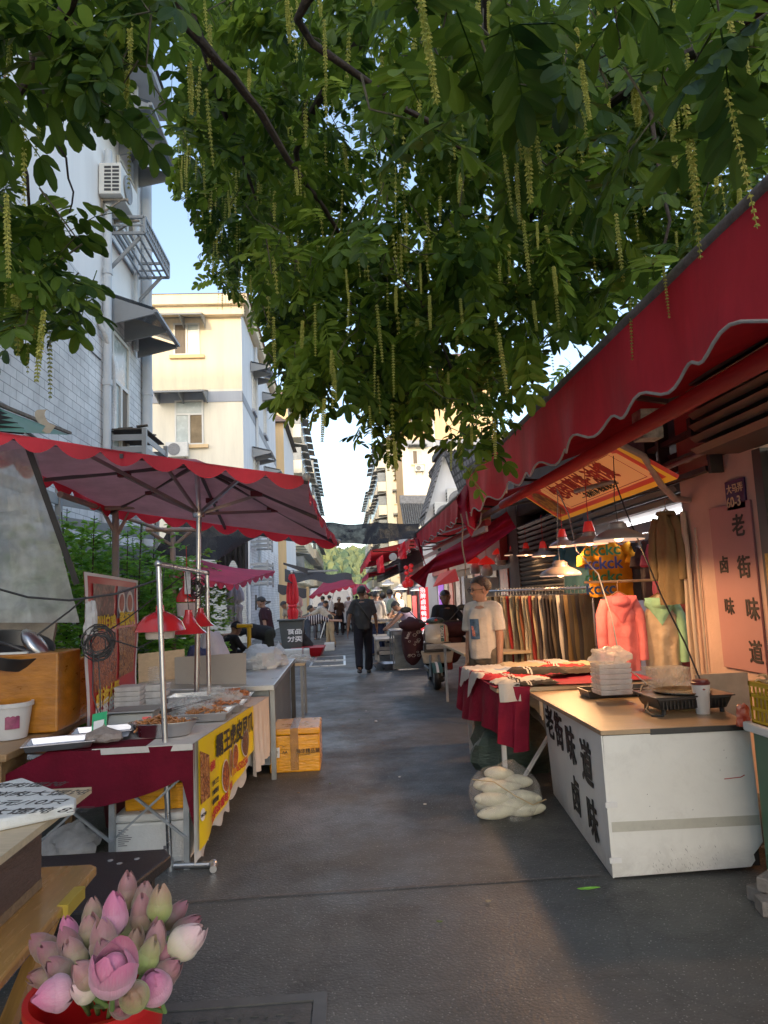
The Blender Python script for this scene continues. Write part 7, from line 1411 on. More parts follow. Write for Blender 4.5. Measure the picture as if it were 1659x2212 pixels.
# scooter ---------------------------------------------------------------------
sc=thing('electric_scooter','cream electric scooter facing the viewer with a padded maroon wind blanket','scooter',(1.49,11.9,0)); SX=1.50; SY=11.35
CREAM=mat('scooter_cream',(.55,.50,.42),.25,.05,4,coat=.7); DG=mat('scooter_dark',(.03,.03,.032),.4)
q=B(); q.lathe((SX-.05,SY+.12,.235),[(.17,-.05),(.215,-.045),(.235,-.015),(.235,.015),(.215,.045),(.17,.05),(.15,.0),(.17,-.05)],28,ax=(1,0,0)); part('front_tyre',q,BLK,sc,True); part('front_rim',B().lathe((SX-.05,SY+.12,.235),[(0,-.03),(.16,-.03),(.16,.03),(0,.03)],20,ax=(1,0,0)),DSTEEL,sc,True)
part('front_mudguard',B().grid(lambda u,v:(SX-.05+(u-.5)*.14,SY+.12-.26*cos(R(20)+v*R(110)),.235+.26*sin(R(20)+v*R(110))),4,12),mat('guard_teal',(.03,.11,.11),.3,coat=.5),sc,True)
part('guard_stripe',B().grid(lambda u,v:(SX-.05+(u-.5)*.035,SY+.12-.263*cos(R(22)+v*R(106)),.235+.263*sin(R(22)+v*R(106))),2,12),WINK,sc)
part('fork',B().tube([(SX-.13,SY+.12,.235),(SX-.11,SY+.2,.62)],.018,8).tube([(SX+.03,SY+.12,.235),(SX+.01,SY+.2,.62)],.018,8),DSTEEL,sc,True)
q=B().ell((0,0,0),(1,1,1),24,16,f=lambda p:V((max(-.78,min(.78,p.x*1.1)),p.y,max(-.93,min(.93,p.z*1.05))))); q.xf(M.Translation(V((SX,SY+.30,.98)))@M.Rotation(R(-12),4,'X')@M.Diagonal(V((.215,.10,.23,1)))); part('front_fairing',q,CREAM,sc,True,sharp=60)
part('leg_shield',B().hexa([(SX-.21,SY+.28,.45),(SX+.21,SY+.28,.45),(SX+.19,SY+.36,.45),(SX-.19,SY+.36,.45),(SX-.25,SY+.24,.70),(SX+.25,SY+.24,.70),(SX+.23,SY+.34,.70),(SX-.23,SY+.34,.70)]),CREAM,sc,bv=.025)
part('headlight',B().box(SX-.17,SX+.17,SY+.185,SY+.23,.72,.82),mat('headlight_glass',(.35,.36,.36),.1,.2,9,spec=1),sc,bv=.02); part('headlight_surround',B().box(SX-.20,SX+.20,SY+.20,SY+.26,.67,.85),DG,sc,bv=.02)
part('fairing_stripe',B().box(SX+.05,SX+.10,SY+.192,SY+.200,.86,1.16),mat('guard_teal',(.03,.11,.11)),sc); part('fairing_stripe',B().box(SX+.105,SX+.12,SY+.192,SY+.2,.86,1.16),REDINK,sc)
part('lettering',B().text('GREAT',(SX+.052,SY+.188,1.12),(0,0,-1),(1,0,0),.065,.02),WINK,sc)
part('handlebar_cowl',B().ell((SX,SY+.36,1.24),(.14,.10,.07),16,10),mat('cowl_teal',(.035,.06,.06),.25,coat=.5),sc,True); part('badge',B().ell((SX,SY+.262,1.26),(.025,.006,.02),12,8),REDINK,sc,True)
part('handlebar',B().tube([(SX-.36,SY+.45,1.22),(SX-.1,SY+.38,1.22),(SX+.1,SY+.38,1.22),(SX+.36,SY+.45,1.22)],.016,8),DG,sc,True)
for s in (-1,1):
    e=part('mirror_stem',B().tube([(SX+s*.22,SY+.4,1.24),(SX+s*.38,SY+.42,1.45)],.008,6),DG,sc); part('mirror',B().ell((SX+s*.42,SY+.42,1.47),(.085,.02,.06),16,8),DG,e,True)
part('frame',B().box(SX-.14,SX+.14,SY+.36,SY+1.0,.28,.36).box(SX-.12,SX+.12,SY+.85,SY+1.35,.36,.70),DG,sc,bv=.02); part('seat',B().ell((SX,SY+1.1,.76),(.14,.36,.07),16,8),DG,sc,True); part('red_panel',B().box(SX+.12,SX+.24,SY+.45,SY+.9,.3,.75),mat('panel_red',(.18,.01,.012),.4),sc,bv=.02)
part('rear_tyre',B().lathe((SX,SY+1.3,.235),[(.17,-.05),(.215,-.045),(.235,0),(.215,.045),(.17,.05),(.15,0),(.17,-.05)],24,ax=(1,0,0)),BLK,sc,True)
BLM=mat('blanket_maroon',(.055,.022,.028),.8,.2,5,.3,18)
def bl(label,c,r,sd):
    b=B(); b.ell((0,0,0),(1,1,1),26,18); b.v=[tuple(V((v[0]*r[0]*(1+.18*noise.noise(V(v)*2+V((sd,0,0)))),v[1]*r[1],v[2]*r[2]*(1+.12*noise.noise(V(v)*2.5))))+V(c)) for v in b.v]; return part('wind_blanket',b,BLM,sc,True)
bl('',(SX-.33,SY+.62,.86),(.16,.18,.46),1); bl('',(SX-.33,SY+.52,1.18),(.20,.15,.12),2); bl('',(SX+.28,SY+.60,1.06),(.26,.18,.17),3); bl('',(SX+.28,SY+.7,.75),(.16,.2,.35),5)
q=B(); PR=random.Random(4)
for k in range(16):
    x=SX-.33+PR.uniform(-.10,.10); z=PR.uniform(.55,1.15); y=SY+.62-.20*math.sqrt(max(.05,1-((x-SX+.33)/.17)**2-((z-.86)/.5)**2))-.012; r=PR.uniform(.012,.03)
    q.tube([(x+r*cos(a),y,z+r*sin(a)) for a in (0,1,2,3,4,5,6.28)],.003,4)
part('blanket_print',q,mat('print_pale',(.45,.38,.36),.8),sc); part('lettering',B().text('bear',(SX-.41,SY+.405,.92),(.35,0,1),(-1,0,.35),.07,0),WINK,sc)
sc.scale=(1.12,1,.86)
# mid tables / benches beyond
folding_table('steel_table','grey steel table behind the scooter on the right side',.95,1.75,14.6,15.5,.80,mat('grey_top',(.22,.23,.23)),GREYF,cross=False)
solo('grey_board',B().box(1.02,1.7,14.7,14.72,.02,.7),mat('steel_side',(.17,.2,.23)),'grey panel under the steel table behind the scooter','panel')
solo('steel_basin',B().lathe((.85,15.0,0),[(0,.01),(.2,.01),(.28,.13),(.29,.13),(.21,0),(0,0)],24),STEEL,'wide steel basin on the road under the low benches','basin',smooth=True)
for k in range(3):
    y=16.2+k*1.3; x=.72+.02*k; t=thing('low_bench',['low white wooden bench beside the food tables, nearest one','low white wooden bench beside the food tables, middle one','low white wooden bench beside the food tables, farthest one'][k],'bench',(x+.4,y,0)); part('seat',B().box(x,x+.8,y,y+1.1,.50,.55),mat('bench_white',(.40,.36,.31),.6,.2,6),t,bv=.01)
    for a in (x+.03,x+.77):
        for b_ in (y+.04,y+1.05): part('leg',B().bar((a,b_,0),(a,b_,.499),.06),mat('bench_white',(.4,.36,.31)),t)
    part('rail',B().box(x+.01,x+.79,y+.01,y+.05,.2,.28),mat('bench_white',(.4,.36,.31)),t)
t=folding_table('food_table','food table heaped with fried snacks under bright lamps',.55,1.6,18.2,23.5,.86,PLY,DSTEEL,cross=False)
for k in range(9):
    x=.75+.3*(k%3);y=18.6+1.1*(k//3); lab='steel tray of %s on the long food table, %s row'%(['golden fried snacks','pale dumplings','brown braised meat'][k%3],['nearest','middle','far'][k//3]); fm=[mat('golden_snack',(.55,.30,.07),.5,.3,20),mat('pale_snack',(.6,.52,.4),.5,.2,20),FM][k%3]
    tray(lab,x,y,.28,.7,.06,.862,0,.10,fm,None,40,.03)
solo('cooking_pot',B().lathe((1.25,17.6,.55),[(0,0),(.2,0),(.21,.3),(.225,.3),(.225,.32),(.2,.32),(.19,.02),(0,.02)],24),DSTEEL,'tall dull steel pot at the near end of the food table','pot',smooth=True)
# lit signs & lanterns
vs=thing('vertical_sign','glowing red vertical sign with white characters beside the rider','sign',tuple(aY(917,1400,14))); a=aY(910,1362,14);c=aY(924,1268,14); part('panel',B().box(a.x,c.x,13.98,14.02,a.z,c.z),mat('sign_glow_red',(.75,.03,.04),.4,emit=.9),vs); 
for k,s in enumerate('招牌卤味鸭脖凤爪'): part('lettering',B().text(s,(a.x+.01,13.97,c.z-.115*(k+1)+.02),(1,0,0),(0,0,1),.105,.03),mat('sign_white_glow',(1,.9,.9),.4,emit=1.2),vs)
for k,(x0,x1,y0,y1,yd,co,lab) in enumerate(((950,957,1250,1325,15,(.5,.2,.8),'thin purple lit strip sign behind the rider'),(893,899,1287,1340,19,(.8,.1,.1),'small red price sign beyond the food table'),(882,888,1285,1345,20,(.75,.55,.25),'warm yellow price sign beyond the food table'),(870,878,1280,1330,24,(.7,.6,.4),'pale lit menu strip farther down the right side'),(838,848,1283,1306,27,(.5,.65,.9),'small pale blue lit screen over the shoppers'))):
    a=aY(x0,y1,yd);c=aY(x1,y0,yd); solo('lit_sign',B().box(a.x,c.x,yd,yd+.03,a.z,c.z),mat('lit_%d'%k,co,.5,.3,30,emit=.8),lab,'sign')
for k,(px,py) in enumerate(((878,1238),(887,1232),(879,1250),(888,1246),(876,1262),(886,1260),(888,1222),(877,1226))):
    c=aY(px,py,16.5); solo('red_lantern',B().ell(c,(.055,.055,.05) if k not in (4,5) else (.085,.085,.09),10,7),mat('lantern_red',(.55,.01,.012),.4,emit=.25),'small red lantern in the hanging strings above the food tables','lantern','hanging red lanterns',smooth=True)
for k,(px,py,yd) in enumerate(((865,1273,19),(905,1275,16),(838,1262,22),(815,1275,27))):
    c=aY(px,py,yd); cone_lamp(['white lit pendant over the far food table','white lit pendant nearest the glowing red sign','grey pendant over the shoppers','tiny far pendant over the shoppers'][k],c,.2,WHT,'shade',None,([c+V((0,0,.6))],BLK),(.9,.85,.75),2.5,None)
for px,py,yd,e in ((865,1285,18.5,45),(905,1290,15.5,16),(830,1285,24,60)):
    ld=bpy.data.lights.new('stall_light','POINT'); ld.energy=e; ld.color=(1,.80,.62); ld.shadow_soft_size=.12; lo=bpy.data.objects.new('stall_light',ld); COL.objects.link(lo); lo.location=aY(px,py,yd)
# deep shop fronts of the right row
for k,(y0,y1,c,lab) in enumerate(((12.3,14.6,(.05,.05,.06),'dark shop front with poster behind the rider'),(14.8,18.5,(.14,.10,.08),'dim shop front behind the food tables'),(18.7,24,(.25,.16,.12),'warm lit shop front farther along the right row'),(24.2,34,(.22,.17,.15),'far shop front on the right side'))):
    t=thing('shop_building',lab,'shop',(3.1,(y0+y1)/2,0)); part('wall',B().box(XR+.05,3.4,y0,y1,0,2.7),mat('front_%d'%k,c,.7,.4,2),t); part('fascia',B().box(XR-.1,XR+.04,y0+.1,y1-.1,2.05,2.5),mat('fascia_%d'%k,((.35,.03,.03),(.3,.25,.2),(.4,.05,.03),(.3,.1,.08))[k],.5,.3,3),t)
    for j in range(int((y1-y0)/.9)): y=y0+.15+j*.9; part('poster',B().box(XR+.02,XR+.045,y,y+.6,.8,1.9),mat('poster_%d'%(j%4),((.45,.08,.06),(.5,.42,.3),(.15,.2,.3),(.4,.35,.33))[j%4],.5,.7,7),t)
p=aY(968,1300,11.9); solo('white_back_panel',B().box(2.1,2.7,12.2,12.23,.2,1.75),mat('panel_white',(.36,.40,.43),.5,.1,3),'pale panel with a hand symbol behind the scooter rider','panel')
# awning sign text far (red banner with white characters)
t=thing('shop_banner','red lit banner with white characters above the rider','banner',tuple(aY(975,1260,12.6))); a=aY(948,1232,12.8);b_=aY(985,1210,12.2);c=aY(990,1262,12.2) ; q0_=[aY(935,1268,12.9),aY(992,1255,12.2),aY(984,1228,12.2),aY(948,1240,12.9)]
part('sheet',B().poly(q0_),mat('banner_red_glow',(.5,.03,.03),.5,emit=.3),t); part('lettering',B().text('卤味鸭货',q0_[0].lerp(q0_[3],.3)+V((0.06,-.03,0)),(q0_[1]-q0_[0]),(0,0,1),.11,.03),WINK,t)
# vans / parked tuk at far centre
t=thing('white_van','white delivery van parked across the far end of the street','van',(-1.0,33,0)); a=aY(690,1330,33)
part('body',B().hexa([(-1.6,33,.35),(.55,33,.35),(.55,35.5,.35),(-1.6,35.5,.35),(-1.5,33.3,2.0),(.45,33.3,2.0),(.45,35.5,2.05),(-1.5,35.5,2.05)]),mat('van_white',(.55,.56,.56),.35,.05,3,coat=.4),t,bv=.06); part('windscreen',B().hexa([(-1.4,33.02,1.15),(.35,33.02,1.15),(.35,33.06,1.15),(-1.4,33.06,1.15),(-1.3,33.2,1.85),(.25,33.2,1.85),(.25,33.26,1.85),(-1.3,33.26,1.85)]),GLASS,t)
for x in (-1.3,.2): part('wheel',B().lathe((x,33.6,.33),[(0,-.1),(.3,-.1),(.33,-.06),(.33,.06),(.3,.1),(0,.1)],20,ax=(1,0,0)),BLK,t,True)
for x in (-1.35,.3): part('headlight',B().ell((x,33.0,.75),(.12,.05,.09),10,6),mat('lamp_lens',(.6,.6,.6),.2),t,True)
# ================================================================ PEOPLE
SKIN=mat('skin',(.36,.19,.125),.5,.08,6); SKIND=mat('skin_tan',(.24,.12,.075),.5,.08,6); HAIR=mat('black_hair',(.012,.010,.010),.5,.3,60,.4,90,stretch=(1,1,.3))
def rx(a): return M.Rotation(a,3,'X')
def person(label,loc,rz,H=1.70,lean=0,head=(0,0),th=(0,0),kn=(0,0),ab=(.06,.06),sh=(0,0),sab=(.12,.12),el=(.15,.15),shirt=(.05,.05,.05),pants=(.03,.03,.035),skin=SKIN,sleeve='short',bag=None,hair=HAIR,hz=None,vox=.016,hat=None,hands=True,belly=1.0,hips=None,female=False,tucked=False,shirtm=None,pantsm=None,shoe=(.02,.02,.02),hairlong=False,cuff=1.0,face=True,scarf=None):
    """faces +Y locally. angles in degrees: + th raises thigh forward, + kn flexes, + sh raises arm forward, lean bends torso forward"""
    k=H/1.70; t=thing('person',label,'person',(0,0,0)); D=R
    hipz=.90*k if hips is None else hips
    P0=V((0,0,hipz)); J={}
    tor=rx(-D(lean))
    up=lambda z,x=0,y=0: P0+tor@V((x*k,y*k,z*k))
    neck=up(.475); hm=tor@rx(-D(head[0]))@M.Rotation(D(head[1]),3,'Z'); hc=neck+hm@V((0,.015*k,.158*k))
    for i,s in ((0,-1),(1,1)):
        h=P0+tor@V((s*.085*k,0,-.02*k)); rt=M.Rotation(s*ab[i],3,'Y')@rx(D(th[i])) if False else rx(D(th[i]))
        d=rt@V((s*ab[i],0,-1)).normalized(); K=h+d*.42*k; d2=(rx(D(th[i]-kn[i]))@V((s*ab[i]*.4,0,-1))).normalized(); A=K+d2*.41*k; J['h',i]=h;J['k',i]=K;J['a',i]=A
        S=up(.435,s*.158*(.92 if female else 1)); da=(rx(D(sh[i]))@V((s*sab[i],0,-1))).normalized(); E_=S+da*.285*k; db=(rx(D(sh[i]+el[i]*57.3 if abs(el[i])<3.2 else sh[i]+el[i]))@V((s*sab[i]*.3,0,-1))).normalized(); W_=E_+db*.25*k; J['s',i]=S;J['e',i]=E_;J['w',i]=W_;J['d',i]=db
    b=B(); r=lambda x:x*k
    b.cap(up(.0),up(.18),r(.12),r(.11*belly)); b.cap(up(.18),up(.38),r(.115*belly),r(.125)); b.cap(J['s',0],J['s',1],r(.055),r(.055)); b.cap(up(.40),neck,r(.09),r(.052)); b.cap(neck,neck+hm@V((0,.01*k,.08*k)),r(.052),r(.05))
    for i in (0,1):
        b.cap(J['h',i],J['k',i],r(.085),r(.055)); b.cap(J['k',i],J['a',i],r(.055),r(.036)); b.cap(J['s',i],J['e',i],r(.048),r(.038)); b.cap(J['e',i],J['w',i],r(.038),r(.026))
        A=J['a',i]; 
        # hand: palm, five fingers
        W_=J['w',i]; d=J['d',i]; fw=V((0,1,0)); s=-1 if i==0 else 1; sidev=d.cross(V((s,0,0))).normalized()*(1 if True else 1)
        if sidev.y<0: sidev=-sidev
        pc=W_+d*.085*k; inn=V((-s,0,0))
        for q in range(-1,2): b.cap(W_+sidev*q*.018*k,W_+d*.085*k+sidev*q*.026*k,r(.017),r(.015),6)
        if hands:
            for q,L_ in enumerate((.075,.085,.08,.06)): o=W_+d*.088*k+sidev*(.036-.024*q)*k; m_=o+d*L_*.5*k+inn*.006*k; b.cap(o,m_,r(.0095),r(.009),6); b.cap(m_,m_+(d*.8+inn*.5)*L_*.45*k,r(.009),r(.0075),6)
            o=W_+d*.03*k+sidev*.03*k; m_=o+(d*.7+sidev*.7)*.04*k; b.cap(o,m_,r(.012),r(.010),6); b.cap(m_,m_+(d*.95+sidev*.1)*.035*k,r(.010),r(.008),6)
    kh=k*1.13
    def hp(x,y,z): return hc+hm@V((x*kh,y*kh,z*kh))
    HR=hm@M.Identity(3)
    b.ell(hp(0,-.008,.02),(r(.082),r(.100),r(.100)),16,12,rot=HR); b.ell(hp(0,.012,-.045),(r(.064),r(.075),r(.074)),14,10,rot=HR)
    b.ell(hp(0,.080,-.02),(r(.013),r(.020),r(.024)),8,6,rot=HR); b.ell(hp(0,.062,-.075),(r(.028),r(.02),r(.018)),8,6,rot=HR)
    for s in (-1,1): b.ell(hp(s*.077,-.005,-.01),(r(.010),r(.02),r(.032)),8,6,rot=HR)
    bo=remesh(b,vox*.62 if hands and vox<.014 else vox*.8,2); part('body',bo,skin,t,True,sharp=180)
    if face:
        for s in (-1,1):
            e=part('eye',B().ell(hp(s*.030,.074,.006),(r(.011),r(.006),r(.006)),8,6,rot=HR),mat('eye_dark',(.02,.015,.012),.2),t,True); part('eyebrow',B().ell(hp(s*.031,.079,.026),(r(.017),r(.005),r(.0035)),8,5,rot=HR),HAIR,t,True)
        part('mouth',B().ell(hp(0,.078,-.062),(r(.021),r(.005),r(.004)),10,5,rot=HR),mat('lips',(.25,.08,.06),.5),t,True)
    # hair
    if hair:
        hb=B()
        def hf(p):
            q=V(p); lim=-.045 if not hairlong else -.10
            if q.y>.045*k: lim=.052
            elif q.y>.0*k: lim=.01
            q.z=max(q.z,lim*k); return q+q.normalized()*.006*k*noise.noise(q*70)
        hb.ell(hp(0,-.012,.026),(r(.095),r(.114),r(.109)),24,18,f=hf,rot=HR); part('hair',hb,hair,t,True)
    if hat is not None:
        hb=B().ell(hp(0,-.008,.035),(r(.092),r(.108),r(.092)),20,12,f=lambda p:V((p.x,p.y,max(p.z,-.0*k))),rot=HR)
        if hat[1]: hb.ell(hp(0,.10,.035),(r(.07),r(.055),r(.008)),14,6,rot=HR)
        part('hat' if hat[1] else 'head_cover',hb,hat[0],t,True)
    # trousers
    b=B(); b.cap(up(-.02),up(.07),r(.145),r(.138),14)
    for i in (0,1):
        h,K,A=J['h',i],J['k',i],J['a',i]; e=K.lerp(A,cuff); b.cap(h,K,r(.108),r(.078),12); b.cap(K,K.lerp(A,.4),r(.078),r(.074),12); b.tube([K.lerp(A,.3),e],[r(.076),r(.068)],12)
    part('trousers',remesh(b,vox,2,.022*k,8),pantsm or mat('trs_%d%d%d'%tuple(int(c*250) for c in pants),pants,.85,.2,5,.7,12),t,True,sharp=180)
    # shirt
    b=B(); lo=.03 if tucked else -.06
    b.tube([up(lo),up(.05),up(.2),up(.36),up(.44)],[r(.158),r(.158),r(.152*belly),r(.158),r(.13)],16); b.cap(up(.40,-.09),up(.40,.09),r(.085),r(.085)); b.cap(J['s',0].lerp(neck,.1),J['s',1].lerp(neck,.1),r(.072),r(.072)); b.tube([up(.40),up(.50)],[r(.11),r(.070)],12)
    for i in (0,1):
        S,E_,W_=J['s',i],J['e',i],J['w',i]
        if sleeve=='short': b.cap(S,S.lerp(E_,.2),r(.072),r(.068)); b.tube([S,S.lerp(E_,.78)],[r(.072),r(.072)],12)
        elif sleeve=='long': b.cap(S,E_,r(.066),r(.058)); b.tube([E_,E_.lerp(W_,.95)],[r(.058),r(.044)],12)
        elif sleeve=='none': b.tube([S,S.lerp(E_,.25)],[r(.062),r(.062)],12)
    part('shirt',remesh(b,vox,2,.022*k,7),shirtm or mat('sht_%d%d%d'%tuple(int(c*250) for c in shirt),shirt,.85,.15,5,.7,12),t,True,sharp=180)
    for i in (0,1):
        A=J['a',i]; dd=(rx(D((th[i]-kn[i])*.4))@V((0,1,-.0))).normalized(); q=B(); hz_=A+V((0,0,-.045*k)); q.ell(hz_+dd*.06*k,(r(.048),r(.135),r(.045)),14,8,f=lambda p:V((p.x,p.y,max(p.z,-.032*k)))); part('shoe',q,mat('shoe_%d'%int(shoe[0]*250),shoe,.6),t,True)
    t.location=loc; t.rotation_euler=(0,0,rz); t['_J']=0
    return t,J,up,hp,k
F=PI  # facing the viewer = rotated half a turn
# 1 walking man
wm=aZ(787,1453); t,J,up,hp,k=person('man in grey tee and black trousers walking away down the middle of the street',(wm.x,14.3,0),.03,1.77,th=(-14,16),kn=(22,8),sh=(-8,6),sab=(.38,.34),el=(.25,.35),shirt=(.045,.047,.05),pants=(.016,.016,.022),skin=SKIND,vox=.013,belly=1.15,ab=(.04,.02),face=True)
part('crossbody_strap',B().tube([up(.47,-.12,-.11),up(.30,0,-.175),up(.10,.13,-.13)],.018,6).tube([up(.47,-.12,.10),up(.30,0,.165),up(.10,.13,.13)],.018,6),BLK,t,True)
# 2 standing man in white tee (three quarter facing left/viewer)
t,J,up,hp,k=person('man in white printed tee and glasses standing between the scooter and the clothes table',(1.42,7.2,0),PI*.74,1.70,head=(8,-30),hair=mat('brown_black_hair',(.05,.028,.016),.6,.4,40,.6,60),sh=(2,3),sab=(.10,.10),el=(.12,.10),shirt=(.60,.57,.52),pants=(.13,.11,.085),skin=mat('skin_warm',(.42,.22,.14),.5,.08,6),vox=.011,belly=1.0)
part('shirt_print',B().grid(lambda u,v:tuple(up(.14+.20*v,-.055+.11*u,.168-.02*abs(u-.5)+.01*v)),4,6),mat('print_blue',(.06,.13,.24),.6,.6,26),t)
part('shirt_print',B().grid(lambda u,v:tuple(up(.17+.10*v,-.01+.035*u+.01*v,.172)),2,4),mat('print_white_red',(.6,.2,.15),.6,.8,40),t)
gl=B(); 
for s in (-1,1): gl.tube([hp(s*.032+.026*cos(a),.092,.004+.017*sin(a)) for a in [x*PI/5 for x in range(11)]],.0025,5); gl.tube([hp(s*.058,.09,.008),hp(s*.078,.0,.008)],.0025,5)
gl.tube([hp(-.008,.094,.006),hp(.008,.094,.006)],.0025,5); part('glasses',gl,DG,t)
# 3 rider
t,J,up,hp,k=person('heavy man in black jacket and black helmet sitting on the electric scooter',(1.76,12.25,0),PI,1.72,hips=.80,th=(68,60),kn=(72,52),ab=(.5,.18),sh=(42,42),sab=(.35,.35),el=(.6,.6),shirt=(.022,.022,.025),pants=(.02,.02,.024),skin=SKIND,sleeve='long',belly=1.3,vox=.014,hair=None,hat=(mat('helmet_black',(.012,.012,.013),.3,coat=.3),True))
part('helmet_strap',B().tube([hp(-.085,.0,.03),hp(-.05,.03,-.09),hp(0,.04,-.12),hp(.05,.03,-.09),hp(.085,.0,.03)],.006,6),BLK,t)
q=aZ(915,1478)
# 4 group left
def pl_(px,py,yv): p=aY(px,py,yv); return p
P_=aZ(492,1405)
person('man in black shirt sitting bent over at the small grey table',(aY(487,1400,12.6).x,12.6,0),-.9,1.68,hips=.46,th=(85,80),kn=(80,85),lean=14,head=(22,0),sh=(35,38),el=(.8,.8),shirt=(.018,.018,.02),pants=(.02,.02,.025),skin=SKIND,sleeve='long',vox=.018,hands=False)
solo('plastic_stool',B().box(-2.25,-1.95,12.5,12.8,0,.36) if False else B().box(aY(487,1400,12.6).x-.16,aY(487,1400,12.6).x+.16,12.45,12.77,0,.36),mat('stool_blue',(.03,.06,.25),.4),'low blue stool under the seated man in black','stool')
person('person in black cap and black top bending far forward over the goods',(aY(580,1400,14.5).x,14.5,0),PI*.5,1.62,lean=78,head=(-20,0),sh=(78,70),el=(.15,.25),th=(-4,8),kn=(6,4),shirt=(.02,.02,.022),pants=(.03,.032,.025),vox=.018,hands=False,sleeve='short',hair=HAIR,hat=(mat('cap_black',(.01,.01,.01),.8),True))
person('woman in dark maroon tee standing sideways holding a plastic bag',(aY(578,1400,15.6).x,15.6,0),PI*.42,1.66,head=(18,0),lean=6,sh=(-14,10),sab=(.2,.2),el=(.1,.4),shirt=(.04,.018,.024),pants=(.02,.018,.022),vox=.018,hands=False,female=True)
bag('pale plastic bag full of shopping held low by the woman in maroon',(aY(603,1392,15.5).x,15.4,.30),(.13,.11,.20),MILK,81,.3,tie=True)
p=aZ(683,1392); person('woman in black crouching at the road edge with a blue cup',(p.x-.05,19.9,0),PI*.62,1.60,hips=.24,th=(118,112),kn=(140,138),lean=38,head=(20,0),sh=(50,48),el=(.5,.5),shirt=(.018,.018,.02),pants=(.016,.016,.018),vox=.02,hands=False,sleeve='long')
person('woman in striped black top bending over behind the bin',(aY(667,1380,21.3).x,21.3,0),-PI*.5,1.62,lean=80,head=(10,0),sh=(75,75),el=(.2,.2),shirtm=None,shirt=(.08,.07,.08),pants=(.05,.06,.08),vox=.02,hands=False)
st_=[o for o in bpy.data.objects if o.name.startswith('person') and o.get('label','').startswith('woman in striped')][0]
for c in st_.children:
    if c.name.startswith('shirt'):
        m=mat('striped_knit',(.03,.025,.03),.85); 
        N=m.node_tree.nodes;L=m.node_tree.links; wv=N.new('ShaderNodeTexWave'); wv.bands_direction='Y'; wv.inputs['Scale'].default_value=4.5; tc=N.new('ShaderNodeTexCoord'); L.new(tc.outputs['Object'],wv.inputs[0]); cr=N.new('ShaderNodeValToRGB'); cr.color_ramp.interpolation='CONSTANT'; cr.color_ramp.elements[0].color=(.03,.02,.03,1); cr.color_ramp.elements[1].position=.75; cr.color_ramp.elements[1].color=(.5,.47,.47,1); L.new(wv.outputs['Fac'],cr.inputs[0]); L.new(cr.outputs[0],N['Principled BSDF'].inputs['Base Color']); c.data.materials[0]=m
person('man in cream polo and khaki trousers bending over a tub',(aY(712,1375,22.6).x,22.6,0),PI*.55,1.70,lean=58,head=(10,0),sh=(62,58),el=(.3,.4),th=(-6,4),shirt=(.50,.44,.34),pants=(.34,.25,.15),vox=.02,hands=False,tucked=True)
person('woman in brown patterned jacket and pale headscarf facing the viewer',(aY(734,1352,30).x,30,0),PI,1.60,sh=(20,40),el=(.8,1.4),shirt=(.10,.06,.045),pants=(.03,.025,.03),sleeve='long',vox=.024,hands=False,hair=None,hat=(mat('scarf_pale',(.5,.52,.52),.8),False))
person('man in pale pink shirt and white cap pushing a cart away',(aY(757,1350,32).x,32,0),.3,1.66,lean=14,sh=(35,40),el=(.4,.4),shirt=(.52,.42,.40),pants=(.05,.05,.06),vox=.024,hands=False,hair=None,hat=(mat('cap_white',(.6,.6,.6),.8),True))
person('person in dark blue jacket crouched behind the folded red umbrella',(aY(652,1380,24).x,24,0),PI*.4,1.6,hips=.5,th=(90,90),kn=(90,90),lean=35,head=(20,0),sh=(40,40),shirt=(.02,.03,.07),sleeve='long',vox=.024,hands=False)
person('person in white shirt leaning over goods beside the van',(aY(682,1372,27).x,27,0),-PI*.5,1.62,lean=40,sh=(55,55),shirt=(.52,.52,.52),pants=(.05,.05,.06),vox=.024,hands=False)
# right group
person('girl in pale lilac sleeveless top leaning on the food table',(aY(897,1400,15.9).x,15.9,0),PI*.55,1.58,lean=38,head=(15,0),sh=(46,44),el=(.05,.05),th=(6,-4),shirt=(.42,.36,.52),pants=(.02,.02,.022),sleeve='none',vox=.018,hands=False,female=True,hairlong=True)
bp_,J,up,hp,k=person('young man in white tee with green backpack seen from behind',(aY(846,1385,21).x,21,0),.1,1.74,sh=(30,35),el=(.5,.5),shirt=(.60,.58,.52),pants=(.06,.06,.07),vox=.02,hands=False)
part('backpack',B().ell(up(.28,0,-.20),(.15,.10,.22),16,12),mat('pack_green',(.26,.33,.24),.8,.1,5,.2),bp_,True)
person('person in white shirt and blue trousers just right of the walking man',(aY(816,1390,18.5).x,18.5,0),-.2,1.68,sh=(30,20),el=(.6,.4),shirt=(.50,.47,.42),pants=(.03,.04,.09),sleeve='long',vox=.02,hands=False)
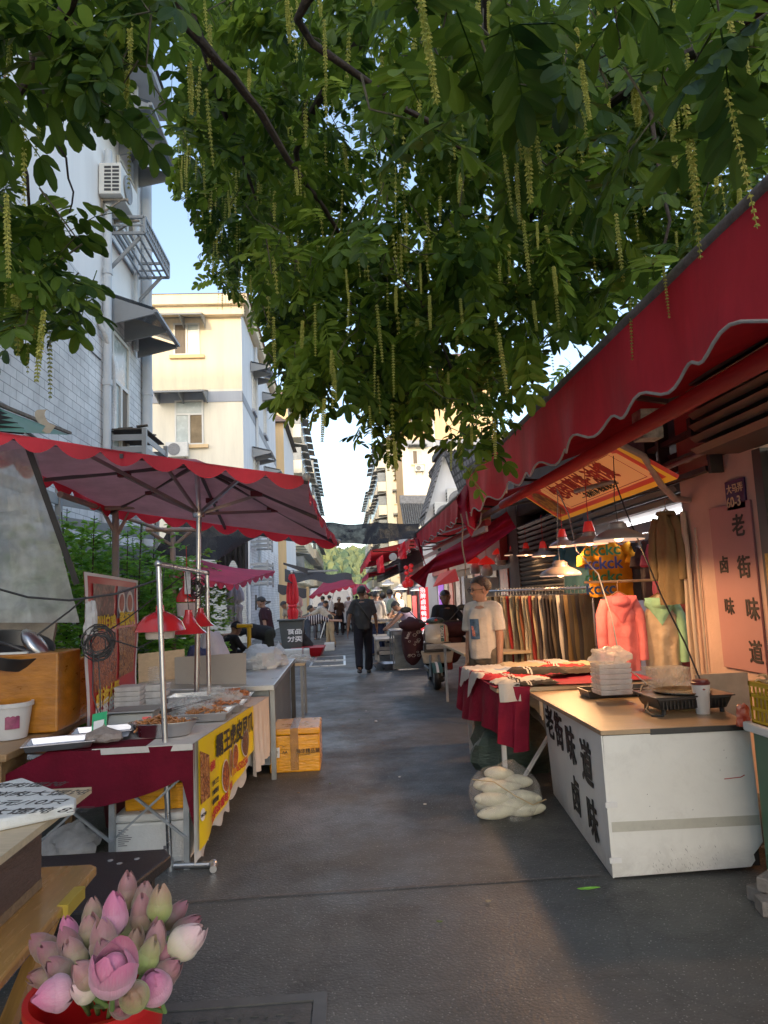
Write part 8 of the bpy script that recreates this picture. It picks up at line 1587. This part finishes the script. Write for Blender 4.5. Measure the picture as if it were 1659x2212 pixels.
person('dark haired woman in navy dress between the two shoppers in white',(aY(831,1385,22).x,22,0),0,1.66,shirt=(.02,.025,.06),pants=(.02,.025,.06),sleeve='long',vox=.024,hands=False,hairlong=True,female=True)
person('woman in rose blouse with hair tied up behind the lilac girl',(aY(874,1385,21.5).x,21.5,0),PI*.4,1.62,lean=10,sh=(30,30),shirt=(.42,.16,.15),pants=(.04,.03,.04),vox=.024,hands=False,female=True)
person('distant man in dark shirt behind the walking man',(aY(806,1360,26).x,26,0),0,1.72,shirt=(.05,.06,.05),pants=(.04,.04,.05),vox=.024,hands=False)
for i,(px,yv,c,lab) in enumerate(((748,38,(.02,.02,.025),'distant shopper in black, left of the far group'),(763,40,(.35,.2,.15),'distant shopper in light brown, centre of the far group'),(772,37,(.5,.48,.45),'distant shopper in white, right of the far group'),(725,41,(.1,.15,.3),'distant shopper in blue, leftmost by the van'),(795,30,(.55,.2,.2),'distant shopper in red, beside the far awning'))):
    person(lab,(aY(px,1340,yv).x,yv,0),U(-.5,3.5),U(1.58,1.74),shirt=c,pants=(.04,.04,.05),vox=.03,hands=False,face=False,sh=(U(-10,20),U(-10,20)),th=(U(-10,10),U(-10,10)))

for i,(px,yv,c,lab) in enumerate(((640,23.5,(.3,.25,.2),'stooping shopper in tan behind the folded red umbrella'),(700,29,(.12,.14,.2),'shopper in slate blue just left of the brown jacket'),(716,33,(.5,.45,.4),'shopper in cream far behind the bending man in khaki'),(744,34,(.06,.06,.07),'shopper in charcoal beside the pink shirted man'),(786,33,(.45,.12,.1),'shopper in brick red far beyond the walking man'),(822,29,(.5,.5,.52),'shopper in pale grey beyond the food tables'),(858,26,(.15,.2,.3),'shopper in denim blue between the lanterns'),(866,18.8,(.4,.38,.35),'seller in beige standing behind the food trays'))):
    person(lab,(aY(px,1340,yv).x,yv,0),U(-.5,3.5),U(1.58,1.74),lean=U(0,14) if i else 45,shirt=c,pants=(.04,.04,.05),vox=.03,hands=False,face=False,sh=(U(-10,30),U(-10,30)),th=(U(-10,10),U(-10,10)))
